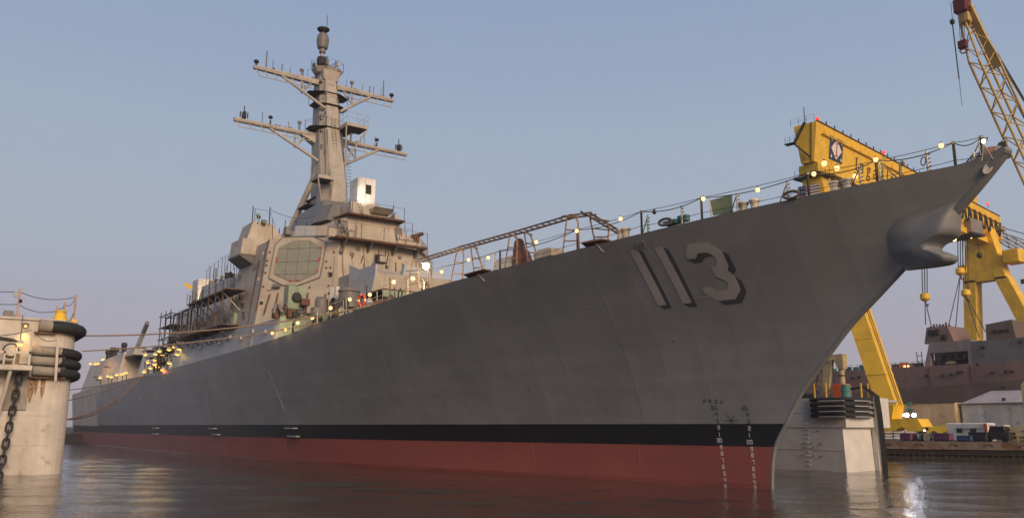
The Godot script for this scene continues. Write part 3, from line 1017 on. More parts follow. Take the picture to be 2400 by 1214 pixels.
	for a in [[V(-52.6, 19.77, -4.06), 0.5, V(0.5, 0.35, -0.8)], [V(-53.5, 20.16, 2.99), 0.45, V(0.7, 0.3, 0.6)]]:
		var d: Vector3 = a[2].normalized()
		var m := mb()
		m.bar(a[0] - d * a[1], a[0] + d * a[1] * 1.4, 0.26, 8, 0.16)
		m.box(a[0] - Vector3.UP * 0.35, V(0.4, 0.5, 0.5))
		P("signal_light", m, M.rust)
	rail(ship, "wing_rail", [V(-53, 19.78, -2.31), V(-53.4, 19.94, -3.31), V(-53.8, 20.07, -4.32)], 1.15, M.scaffold, 1.2, 2)

func work_spot(t: Node3D, to: Vector3, c: Color, e: float, angle: float) -> void:
	var sp := SpotLight3D.new()
	sp.name = "light"
	sp.light_color = c
	sp.light_energy = e
	sp.spot_angle = angle
	sp.spot_range = 12.0
	sp.spot_attenuation = 2.0
	sp.light_size = 0.1
	sp.shadow_enabled = true
	t.add_child(sp)
	sp.look_at_from_position(t.position, to)
	sp.position = (to - t.position).normalized() * 0.14

func side_sponson() -> void:
	# boxed sponson hanging out over the side, aft of the radar face
	var b := [V(-60, 17.75, 7.6), V(-63.9, 17.75, 7.6), V(-62.8, 17.75, 9.65), V(-60, 17.75, 9.5)]
	var t := [V(-60, 19.2, 7.2), V(-63.9, 19.2, 7.2), V(-62.8, 19.2, 9.5), V(-60, 19.2, 9.38)]
	b.reverse(); t.reverse()
	P("sponson", mb().loft(b, t), M.house, "boxed sponson jutting from the deckhouse side")
	P("sponson_floor", mb().loft([V(-60.2, 16.9, 8.1), V(-60.0, 17.6, 9.55), V(-62.8, 17.6, 9.7), V(-63.9, 16.9, 8.1)].duplicate(), [V(-59.95, 17.74, 7.9), V(-59.95, 17.74, 9.58), V(-62.85, 17.74, 9.72), V(-63.95, 17.74, 7.9)]), M.steel)
	var m := mb()
	for i in 8: m.box(V(-59.95, 17.75, 9.4 - 0.22 * i), V(0.14, 0.12, 0.08))
	P("clip_row", m, M.rust)
	# block above it
	var b2 := [V(-61.0, 19.15, 8.75), V(-61.0, 19.15, 6.35), V(-64, 19.15, 6.35), V(-64, 19.15, 8.75)]
	var t2 := [V(-61.1, 21.1, 8.2), V(-61.1, 21.1, 6.4), V(-64, 21.1, 6.4), V(-64, 21.1, 8.2)]
	P("upper_block", mb().loft(b2, t2), M.house)
	P("upper_block", mb().loft([V(-60.9, 18.9, 6.33), V(-60.2, 18.9, 5.0), V(-63.9, 18.9, 5.0), V(-63.9, 18.9, 6.33)], [V(-61.1, 21.05, 6.33), V(-60.8, 19.3, 5.0), V(-63.9, 19.3, 5.0), V(-63.9, 21.05, 6.33)]), M.house)
	rail(ship, "block_rail", [V(-61.3, 21.1, 8.0), V(-61.3, 21.1, 6.6), V(-63.2, 20.2, 5.4)], 1.25, M.dark, 1.2, 1)
	# vertical pipe trunk down the side
	P("pipe", mb().bar(V(-58.0, 11.3, 9.05), V(-58.4, 17.0, 8.3), 0.1, 6), M.rust)

func forward_house() -> void:
	# low house ahead of the bridge with a notched screen on its side
	var z0 := 3.9
	var side := [V(-49.27, 15.69, 3.9), V(-47.37, 15.02, 3.9), V(-44.42, 15.01, 3.9), V(-44.34, 14.29, 3.95), V(-44.45, 12.63, 4.2), V(-48.64, 13.15, 4.2)]
	var back: Array = []
	for q in side: back.append(q - V(0, 0, 0.12))
	side.reverse(); back.reverse()
	var f := mb()
	f.loft(back, side)
	P("notched_screen", f, M.house_skylit, "screen plate, bluish skylight painted in, with a notch in its top edge")  # the blue of this starboard face is painted skylight
	P("forward_house", mb().loft([V(-45.0, 10.6, 4.05), V(-45.0, 10.6, -4.05), V(-52, 10.6, -4.4), V(-52, 10.6, 4.05)], [V(-44.6, 14.4, 3.75), V(-44.6, 14.4, -3.75), V(-52.0, 14.4, -3.75), V(-52, 14.4, 3.75)]), M.house)
	P("forward_house", mb().loft([V(-44.62, 14.4, 3.75), V(-44.62, 14.4, 1.4), V(-52, 14.4, 1.4), V(-52, 14.4, 3.75)], [V(-45.3, 15.0, 3.75), V(-45.7, 14.9, 1.6), V(-52, 14.9, 1.6), V(-52, 15.0, 3.75)]), M.house)
	P("blast_shield", mb().loft([V(-45.5, 14.35, 1.0), V(-45.5, 14.35, -3.4), V(-46.2, 14.35, -3.4), V(-46.2, 14.35, 1.0)], [V(-45.9, 15.6, 0.6), V(-45.9, 15.2, -3.0), V(-46.2, 15.2, -3.0), V(-46.2, 15.6, 0.6)]), M.house_skylit)
	# green-edged launcher deck in front
	var ld := [V(-40.8, 12.55, 5.0), V(-40.8, 12.55, -4.5), V(-45.2, 12.55, -4.5), V(-45.2, 12.55, 5.0)]
	P("launcher_deck", level(mb(), ld, 0.14), M.rust)
	P("green_edge", mb().loft([V(-40.75, 11.95, 5.05), V(-40.75, 11.95, -4.4), V(-41.1, 11.95, -4.4), V(-41.1, 11.95, 4.7)], [V(-40.75, 12.43, 5.05), V(-40.75, 12.43, -4.4), V(-41.1, 12.43, -4.4), V(-41.1, 12.43, 4.7)]), M.primer_green)
	P("launcher_house", mb().loft([V(-41.6, 9.9, 4.6), V(-41.6, 9.9, -4.4), V(-45.2, 9.9, -4.4), V(-45.2, 9.9, 4.6)], [V(-41.4, 11.97, 4.6), V(-41.4, 11.97, -4.4), V(-45.2, 11.97, -4.4), V(-45.2, 11.97, 4.6)]), M.house)
	for k in 7:
		P("stiffener", mb().beam(V(-41.5, 10.2, 4.4 - k * 1.1), V(-41.3, 11.95, 4.4 - k * 1.1), 0.1, 0.14), M.rust)
	rail(ship, "launcher_rail", [V(-40.9, 12.6, 4.9), V(-40.9, 12.6, -4.3)], 1.1, M.light_grey, 1.9, 2)
	# searchlight box on the deckhouse front
	var c := V(-48.5, 16.3, 1.53)
	P("searchlight", mb().box(c, V(0.5, 0.72, 0.8)), M.dark)
	P("searchlight", mb().box(c + V(0.2, 0, -0.1), V(0.3, 0.5, 0.56)), M.house)
	for a in [[V(-50, 16.36, 3.4), V(-50, 16.89, 3.19)], [V(-50, 16.1, 2.54), V(-50, 16.73, 2.37)], [V(-50, 16.71, 1.03), V(-50, 17.42, 0.9)], [V(-50, 16.32, 0.26), V(-50, 17.5, 0.3)], [V(-50.5, 16.36, -0.07), V(-50.5, 17.61, -0.28)], [V(-47, 14.02, 0.79), V(-47, 15.89, 0.85)], [V(-46, 14.08, 1.7), V(-46, 15.01, 1.73)], [V(-47, 14.36, 0.18), V(-47, 15.89, 0.22)]]:
		P("stanchion", mb().bar(a[0], a[1], 0.05, 5), M.rust)

func aft_houses() -> void:
	# stepped houses behind the deckhouse, half hidden by staging
	P("aft_house", mb().loft([V(-67, 10.9, 8.9), V(-67, 10.9, -8.9), V(-79, 10.9, -8.9), V(-79, 10.9, 8.9)], [V(-68, 16.9, 7.9), V(-68, 16.9, -7.9), V(-77.5, 17.3, -7.9), V(-77.5, 17.3, 7.9)]), M.house_skylit, "stepped pale grey house behind the deckhouse")
	P("aft_house", mb().loft([V(-78.9, 10.9, 8.6), V(-78.9, 10.9, -8.6), V(-88, 10.9, -8.6), V(-88, 10.9, 8.6)], [V(-78.9, 15.6, 7.9), V(-78.9, 15.6, -7.9), V(-86.5, 15.6, -7.9), V(-86.5, 15.6, 7.9)]), M.house_skylit)
	P("aft_house", mb().loft([V(-79.9, 8.4, 9.7), V(-79.9, 8.4, -9.7), V(-84, 8.4, -9.7), V(-84, 8.4, 9.7)], [V(-79.9, 11.0, 9.3), V(-79.9, 11.0, -9.3), V(-83, 11.0, -9.3), V(-83, 11.0, 9.3)]), M.house_skylit)
	P("funnel_casing", mb().loft([V(-70, 16.8, 6.2), V(-70, 16.8, -6.2), V(-77, 16.8, -6.2), V(-77, 16.8, 6.2)], [V(-71, 18.4, 5.4), V(-71, 18.4, -5.4), V(-76, 18.4, -5.4), V(-76, 18.4, 5.4)]), M.house)
	P("white_shelter", mb().box(V(-86.0, 18.0, 5.6), V(2.4, 2.8, 1.7)), M.white, "white boxed shelter on the aft house, half hidden")
	var wk := lamp("aft_shelter_lamp", V(-82.6, 16.2, 6.2), 0.1, M.flood, "small work lamp lighting the aft white shelter", "", Color(1.0, 0.9, 0.7), 0.0)
	wk.get_node("light").free()
	work_spot(wk, V(-86, 18.2, 5.6), Color(1.0, 0.88, 0.66), 8.0, 30.0)
	P("white_shelter_base", mb().box(V(-86.0, 16.1, 5.6), V(2.4, 1.2, 2.0)), M.house_skylit)
	rail(ship, "roof_rail", [V(-69, 18.0, 7.0), V(-74, 18.2, 7.0), V(-78, 17.4, 7.4)], 1.8, M.dark, 1.1, 1)
	# far hangar and its lit side
	P("hangar", mb().loft([V(-112, 8.2, 9.3), V(-112, 8.2, -9.3), V(-146, 8.1, -8.4), V(-146, 8.1, 8.4)], [V(-114.5, 13.0, 7.9), V(-114.5, 13.0, -7.9), V(-143, 12.6, -7.6), V(-143, 12.6, 7.6)]), M.aft_paint, "warm beige hangar house near the stern")
	P("hangar_eave", mb().loft([V(-108.5, 12.2, 8.0), V(-108.5, 12.2, -8.0), V(-116, 12.2, -8.0), V(-116, 12.2, 8.0)], [V(-109.5, 13.1, 7.6), V(-109.5, 13.1, -7.6), V(-116, 13.1, -7.6), V(-116, 13.1, 7.6)]), M.house)
	P("aft_stack_house", mb().loft([V(-96, 8.4, 7.6), V(-96, 8.4, -7.6), V(-108, 8.4, -7.6), V(-108, 8.4, 7.6)], [V(-97, 12.6, 6.9), V(-97, 12.6, -6.9), V(-107, 12.6, -6.9), V(-107, 12.6, 6.9)]), M.white)
	P("aft_stack_house", mb().loft([V(-92, 12, 5), V(-92, 12, -7.6), V(-106, 12, -7.6), V(-106, 12, 5)], [V(-93, 15.6, 4), V(-93, 15.6, -6.9), V(-105, 15.6, -6.9), V(-105, 15.6, 4)]), M.house)
	for a in [[V(-126, 13.0, 7.2), 0.5], [V(-131, 13.0, 7.1), 0.35], [V(-119, 13.2, 7.2), 0.3]]:
		P("vent_cowl", mb().lathe([[a[1], 0], [a[1], 0.7], [a[1] * 1.5, 1.0], [a[1] * 1.2, 1.4], [0.01, 1.5]], a[0], 8), M.dark)
	for a in [V(-124, 11.4, 8.5), V(-131, 10.2, 8.6), V(-127, 9.6, 8.9)]:
		P("side_step", mb().box(a, V(1.6, 0.1, 0.5)), M.rust)

func mast() -> void:
	var tr := mb()
	var lv := [[21.0, -62.3, 1.9, 1.5], [26.5, -63.0, 1.7, 1.42], [32.0, -64.3, 1.35, 1.22], [38.4, -65.3, 1.0, 0.95]]
	for i in 3:
		var r: Array = []
		for e in [lv[i], lv[i + 1]]:
			var y: float = e[0]
			var c: float = e[1]
			var hx: float = e[2]
			var hz: float = e[3]
			r.append([V(c + hx, y, hz * 0.55), V(c + hx, y, -hz * 0.55), V(c + hx * 0.4, y, -hz), V(c - hx, y, -hz), V(c - hx, y, hz), V(c + hx * 0.4, y, hz)])
		tr.loft(r[0], r[1])
	var col := P("mast_column", tr, M.mast, "tapered tan mast column")
	for y in [24.0, 27.2, 29.4, 33.8, 36.0]:
		part(col, "access_cover", mb().lathe([[0.22, 0], [0.22, 0.05], [0.01, 0.06]], V(-62.0 - (y - 24) * 0.14 + 0.3, y, 1.17 - (y - 21) * 0.02), 8, Basis(V(1, 0, 0), V(0, 0, 1), V(0, -1, 0))), M.steel)
	# raking legs
	P("mast_leg", mb().bar(V(-63.5, 28.8, 0.9), V(-67.03, 21.91, 2.6), 0.3, 10), M.mast)
	P("mast_leg", mb().bar(V(-65.6, 29.8, -0.7), V(-67.0, 21.3, -2.6), 0.33, 10), M.mast)
	yard(37.7, -65.2, 7.75, 0.26, 2.9, 34.4, true)
	yard(31.85, -65.0, 9.4, 0.24, 5.9, 28.4, false)
	# platforms
	for a in [[39.3, -65.3, 1.45, 1.55, 0.5], [36.4, -65.2, 1.5, 2.2, 0.14], [35.0, -64.6, 1.3, 1.9, 0.14], [32.4, -64.4, 1.6, 2.2, 0.14]]:
		var y: float = a[0]
		var pts: Array = []
		for i in 8: pts.append(V(a[1] + cos(TAU * (i + 0.5) / 8) * a[2] * 1.08, y, -sin(TAU * (i + 0.5) / 8) * a[3] * 1.08))
		pts.reverse()
		var low: Array = []
		for q in pts: low.append(V(lerpf(a[1], q.x, 0.8), y - a[4], q.z * 0.8))
		P("mast_platform", mb().loft(low, pts), M.mast if a[4] > 0.3 else M.dark)
		var ring: Array = []
		for i in range(0, 9, 2): ring.append(pts[i % 8])
		rail(ship, "mast_rail", ring, 0.95, M.dark, 1.4, 1)
	P("top_house", mb().loft([V(-64.2, 37.9, 0.8), V(-64.2, 37.9, -0.8), V(-66.3, 37.9, -0.8), V(-66.3, 37.9, 0.8)], [V(-64.0, 38.9, 0.95), V(-64.0, 38.9, -0.95), V(-66.5, 38.9, -0.95), V(-66.5, 38.9, 0.95)]), M.mast)
	# railed side platforms with their raking props
	for a in [[32.6, -62.2, -0.6, -2.9], [26.4, -61.3, 2.5, 0.9]]:
		var y: float = a[0]
		var x: float = a[1]
		P("mast_platform", level(mb(), [V(x + 1.1, y, a[2]), V(x + 1.1, y, a[3]), V(x - 0.9, y, a[3]), V(x - 0.9, y, a[2])], 0.35), M.mast)
		P("grating", level(mb(), [V(x + 1.0, y - 0.36, a[2] - 0.1), V(x + 1.0, y - 0.36, a[3] + 0.1), V(x - 0.8, y - 0.36, a[3] + 0.1), V(x - 0.8, y - 0.36, a[2] - 0.1)], 0.04), M.dark)
		rail(ship, "mast_rail", [V(x - 0.9, y, a[2]), V(x + 1.1, y, a[2]), V(x + 1.1, y, a[3]), V(x - 0.9, y, a[3])], 1.1, M.mast, 1.0, 2)
		P("prop", mb().bar(V(x + 1.0, y - 0.3, a[2]), V(-62.0, y - 4.3, (a[2] + a[3]) * 0.28), 0.09, 6), M.mast)
		P("prop", mb().bar(V(x + 1.0, y - 0.3, a[3]), V(-62.0, y - 4.3, (a[2] + a[3]) * 0.22), 0.09, 6), M.mast)
	for a in [[24.2, 2.3, 0.9], [22.9, 2.6, 0.9], [25.0, 1.6, 0.7]]:
		P("grating", level(mb(), [V(-63.2, a[0], a[1]), V(-63.2, a[0], a[2]), V(-65.8, a[0], a[2]), V(-65.8, a[0], a[1])], 0.1), M.dark)
	# waveguide runs and rungs up the column
	for z in [0.95, 0.7, -0.9]:
		P("waveguide", mb().path([V(-61.4, 22.0, z * 1.25), V(-61.9, 27.0, z * 1.1), V(-62.9, 32.0, z)], 0.06, 5), M.steel)
	var rg := mb()
	for i in 12: rg.beam(V(-61.9 - i * 0.07, 26.2 + i * 0.36, -1.25), V(-61.9 - i * 0.07, 26.2 + i * 0.36, -1.75), 0.05, 0.05)
	P("rungs", rg, M.steel)
	# topmast: dark ball, barrel-shaped beacon housing, dark disc, whip
	var tx := -66.9
	P("topmast", mb().bar(V(tx, 39.2, 0), V(tx, 42.6, 0), 0.2, 8), M.mast)
	P("direction_finder", mb().lathe([[0.2, 0], [0.5, 0.12], [0.56, 0.5], [0.5, 0.95], [0.2, 1.08]], V(tx, 40.45, 0), 10), M.dark, "dark ribbed drum on the topmast")
	P("beacon_housing", mb().lathe([[0.22, 0], [0.34, 0.05], [0.34, 0.5], [0.52, 0.55], [0.58, 0.75], [0.66, 1.4], [0.62, 1.9], [0.42, 2.25], [0.2, 2.32], [0.2, 2.6]], V(tx, 41.9, 0), 16), M.steel, "barrel-shaped beacon housing near the masthead")
	P("masthead_disc", mb().lathe([[0.1, 0], [0.45, 0.1], [0.66, 0.3], [0.66, 0.42], [0.4, 0.56], [0.01, 0.6]], V(tx, 44.3, 0), 16), M.dark, "dark disc at the masthead")
	P("whip", mb().bar(V(tx + 0.2, 44.8, -0.3), V(tx + 0.2, 46.3, -0.3), 0.035, 4), M.dark)
	var rg2 := RandomNumberGenerator.new()
	rg2.seed = 21
	for i in 7: P("whip", mb().bar(V(-65.3 + rg2.randf_range(-1.2, 1.2), 39.3, rg2.randf_range(-1.4, 1.4)), V(-65.3 + rg2.randf_range(-1.2, 1.2), 40.2 + rg2.randf() * 0.5, rg2.randf_range(-1.4, 1.4)), 0.03, 4), M.dark)

# a yard athwart the mast: box spar, braces below, safety frame hung beneath, aerials on top
func yard(y: float, x: float, reach: float, r: float, brace_z: float, brace_y: float, upper: bool) -> void:
	var sp := mb()
	for sgn in [1.0, -1.0]:
		if upper: sp.loft([V(x + 0.3, y - 0.3, 0), V(x - 0.3, y - 0.3, 0), V(x - 0.3, y + 0.28, 0), V(x + 0.3, y + 0.28, 0)], [V(x + 0.2, y - 0.12, reach * sgn), V(x - 0.2, y - 0.12, reach * sgn), V(x - 0.2, y + 0.2, reach * sgn), V(x + 0.2, y + 0.2, reach * sgn)])
		else: sp.bar(V(x, y, 0.8 * sgn), V(x, y, reach * sgn), r + 0.05, 8, r)
	var sy := P("upper_yard" if upper else "lower_yard", sp, M.mast)
	if not upper:
		for sgn in [1.0, -1.0]: part(sy, "gusset", mb().loft([V(x + 0.6, y - 1.2, 0.7 * sgn), V(x - 0.6, y - 1.2, 0.7 * sgn), V(x - 0.3, y - 0.25, 2.6 * sgn), V(x + 0.3, y - 0.25, 2.6 * sgn)], [V(x + 0.6, y + 0.2, 0.7 * sgn), V(x - 0.6, y + 0.2, 0.7 * sgn), V(x - 0.3, y + 0.2, 2.6 * sgn), V(x + 0.3, y + 0.2, 2.6 * sgn)]), M.mast)
	for sgn in [1.0, -1.0]:
		var bz: float = (brace_z if not upper else 4.9) * sgn
		part(sy, "brace", mb().bar(V(x + 0.1, y - 0.2, bz), V(-63.4 if upper else -63.2, brace_y, 0.8 * sgn), 0.15, 8), M.mast)
		part(sy, "brace", mb().bar(V(x + 0.1, y - 0.25, bz * 0.55), V(x + 0.3, lerpf(y, brace_y, 0.5), lerpf(bz, 0.8 * sgn, 0.5)), 0.09, 6), M.mast)
		part(sy, "brace", mb().bar(V(x + 0.1, y - 0.25, bz * 0.36), V(x + 0.3, lerpf(y, brace_y, 0.5), lerpf(bz, 0.8 * sgn, 0.5)), 0.09, 6), M.mast)
		# safety frame
		var f := mb()
		var drop := 0.95 if upper else 0.8
		var z0: float = (reach - 0.45) * sgn
		var z1: float = 1.8 * sgn
		f.bar(V(x + 0.5, y - drop, z0), V(x + 0.5, y - drop, z1), 0.045, 5)
		f.bar(V(x + 0.5, y - 0.1, z0 + 0.35 * sgn), V(x + 0.5, y - 0.1, z1), 0.03, 5)
		var k := 7
		for i in k:
			var z := lerpf(z0, z1, float(i) / (k - 1))
			f.bar(V(x + 0.5, y - drop, z), V(x + 0.2, y - 0.05, z + 0.3 * sgn), 0.045, 5)
		part(sy, "safety_frame", f, M.mast)
		# aerials along the top
		var spots := [[0.97, 0.28, 0.5, "pod"], [0.84, 0.07, 1.9, "whip"], [0.63, 0.06, 0.9, "whip"], [0.52, 0.04, 0.8, "whip"], [0.36, 0.09, 0.8, "stub"], [0.28, 0.03, 1.1, "whip"]] if upper else [[0.9, 0.3, 0.9, "array"], [0.62, 0.24, 0.8, "pod"], [0.42, 0.04, 0.8, "whip"], [0.3, 0.1, 0.9, "stub"]]
		for a in spots:
			var q := V(x, y + 0.18, reach * a[0] * sgn)
			var am := mb()
			match a[3]:
				"whip": am.bar(q, q + Vector3.UP * a[2], a[1], 6)
				"stub": am.bar(q, q + Vector3.UP * a[2], a[1], 6).box(q + Vector3.UP * a[2], V(0.3, 0.25, 0.35))
				"pod": am.bar(q, q + Vector3.UP * a[2] * 0.6, a[1] * 0.35, 6).ball(q + Vector3.UP * a[2], V(a[1], a[1] * 0.75, a[1]), 8, 5)
				"array":
					am.bar(q, q + Vector3.UP * 1.4, 0.05, 5).box(q + Vector3.UP * 0.4, V(0.4, 0.7, 0.35))
					for d in 4: am.bar(q + V(cos(d * PI / 2) * 0.36, 0.2, sin(d * PI / 2) * 0.36), q + V(cos(d * PI / 2) * 0.36, 0.75, sin(d * PI / 2) * 0.36), 0.06, 5)
			part(sy, "aerial", am, M.dark if a[3] in ["pod", "array"] else M.steel)

func clutter() -> void:
	# fittings and yard gear on the lower house roof, under the radar face
	var r := RandomNumberGenerator.new()
	r.seed = 9
	P("green_machine", mb().box(V(-51.5, 12.87, 7.53), V(1.1, 1.9, 1.5)).box(V(-51.3, 12.22, 7.57), V(0.6, 0.4, 1.7)), M.primer_green, "green primed machine on the lower house roof")
	P("machine_opening", mb().lathe([[0.3, 0], [0.42, 0.08], [0.3, 0.2], [0.0, 0.2]], V(-50.9, 12.89, 7.62), 10, Basis(V(0, 0, 1), V(1, 0, 0), V(0, 1, 0))), M.dark)
	P("red_box", mb().box(V(-50.6, 12.49, 7.04), V(0.6, 0.55, 0.7)), M.tarp)
	P("pipe_bundle", mb().path([V(-50.4, 11.38, 9.61), V(-50.6, 12.19, 9.37), V(-50.4, 11.85, 9.12), V(-50.2, 11.31, 8.85)], 0.16, 6), M.steel)
	for i in 26:
		var q := V(-49.6 - r.randf() * 1.6, 11.1, 9.2 - i * 0.26 - r.randf() * 0.2)
		var h := 0.3 + r.randf() * 0.9
		var k := r.randi() % 4
		var m := mb()
		if k == 0: m.bar(q, q + V(r.randf_range(-0.3, 0.3), h + 0.6, r.randf_range(-0.3, 0.3)), 0.05, 5)
		elif k == 1: m.box(q + Vector3.UP * h * 0.35, V(0.3 + r.randf() * 0.4, h * 0.7, 0.3 + r.randf() * 0.4))
		elif k == 2: m.lathe([[0.18, 0], [0.18, h * 0.6], [0.26, h * 0.65], [0.1, h]], q, 8)
		else: m.bar(q + Vector3.UP * 0.2, q + V(0.1, 0.25, 0.9), 0.09, 6)
		P(["pipe_stub", "gear_box", "vent", "pipe_length"][k], m, [M.rust, M.steel, M.primer_green, M.scaffold, M.dark][r.randi() % 5])
	# domed tank, white sheet and dark machinery to its right
	var tc := V(-44, 11.37, 6.22)
	P("domed_tank", mb().lathe([[0.75, 0], [0.75, 1.15], [0.85, 1.2], [0.7, 1.45], [0.3, 1.62], [0.12, 1.7], [0.12, 1.95], [0.01, 1.95]], tc, 14), M.steel, "grey domed tank standing by the notched screen")
	P("tank_pipe", mb().path([tc + V(0, 1.9, 0), tc + V(0.1, 2.1, -0.2), tc + V(0.2, 2.2, -1.2), tc + V(0.2, 1.2, -1.2)], 0.06, 5), M.steel)
	P("white_sheet", mb().box(V(-45.5, 12.49, 6.48), V(0.08, 1.3, 0.34)), M.white)
	P("grey_sheet", mb().box(V(-45.7, 12.49, 6.77), V(0.08, 1.2, 0.5)), M.house_skylit)
	P("winch", mb().lathe([[0.5, 0], [0.5, 0.1], [0.3, 0.12], [0.3, 0.8], [0.5, 0.82], [0.5, 0.92]], V(-42.5, 11.3, 7.23), 12, Basis(V(1, 0, 0), V(0, 0, 1), V(0, -1, 0))).box(V(-42.5, 11.17, 7.69), V(1.0, 0.8, 1.0)), M.dark)
	P("deck_machine", mb().box(V(-46.5, 11.12, 7.53), V(0.8, 0.9, 1.0)).lathe([[0.5, 0], [0.5, 0.9], [0.3, 1.1]], V(-46.6, 11.31, 7.26), 10), M.steel)
	P("green_cover", mb().box(V(-45, 10.58, 7.97), V(0.6, 0.6, 0.9)), M.primer_green)
	# tall staves and wires about the tower roofs
	for a in [[V(-61.0, 20.9, 8.3), 1.6], [V(-60.8, 20.9, 6.8), 1.7], [V(-62.5, 19.6, 5.2), 1.5], [V(-57.2, 19.6, 5.6), 1.3], [V(-55.6, 19.3, 5.2), 1.0]]:
		P("aerial_pole", mb().bar(a[0], a[0] + Vector3.UP * a[1], 0.045, 5), M.dark)
	P("stay_wire", mb().path(sag(V(-60.8, 22.4, 6.8), V(-57.6, 21.6, 3.4), 0.5), 0.02, 4), M.dark)
	# staging brackets and walks along the ship's side
	for a in [[V(-70, 15.45, 8.54), V(-58.5, 14, 8.65), 14.55, 1.7], [V(-77, 13.26, 9.43), V(-62, 12.48, 7.92), 11.55, 1.6]]:
		var y: float = a[2]
		var p0 := V(-78.0 if a[3] < 1.65 else -72.5, y, 8.9)
		var p1 := V(-60.5 if a[3] < 1.65 else -59.5, y, 8.9)
		P("staging_walk", level(mb(), [p0, V(p0.x, y, 8.9 + a[3]), V(p1.x, y, 8.9 + a[3]), p1], 0.12), M.scaffold, "brown plank staging along the ship's side")
		rail(ship, "staging_rail", [V(p0.x, y, 8.9 + a[3]), V(p1.x, y, 8.9 + a[3])], 1.1, M.scaffold, 2.0, 2)
		for i in 6:
			var xx := lerpf(p0.x, p1.x, (i + 0.3) / 6.0)
			P("staging_bracket", mb().beam(V(xx, y - 0.1, 8.9 + a[3]), V(xx, y - 2.0, 8.6), 0.1, 0.1), M.house if a[3] > 1.65 else M.scaffold)
			P("staging_upright", mb().beam(V(xx, y - 3.0 if a[3] > 1.65 else y, 8.9 + a[3] - 0.1), V(xx, y + 0.9, 8.9 + a[3] - 0.1), 0.1, 0.1), M.scaffold)
	for i in 5:
		var xx := -66.5 - i * 3.4
		P("staging_frame", mb().beam(V(xx, 12.2, 10.2), V(xx, 14.2, 10.2), 0.14, 0.14).beam(V(xx, 14.2, 10.2), V(xx - 2.2, 14.2, 10.2), 0.14, 0.14).beam(V(xx - 2.2, 12.2, 10.2), V(xx - 2.2, 14.2, 10.2), 0.14, 0.14), M.dark)
	for i in 22:
		var q := V(-62 - r.randf() * 20.0, 11.5 + r.randf() * 0.2, 8.9 + r.randf() * 1.0)
		var h := 0.5 + r.randf() * 1.4
		P("yard_gear", mb().box(q + Vector3.UP * h * 0.4, V(0.4 + r.randf(), h * 0.8, 0.3 + r.randf() * 0.4)) if i % 2 else mb().bar(q, q + V(r.randf_range(-0.5, 0.5), h + 0.8, 0), 0.06, 5), [M.rust, M.dark, M.steel, M.primer_green, M.house_skylit][r.randi() % 5])

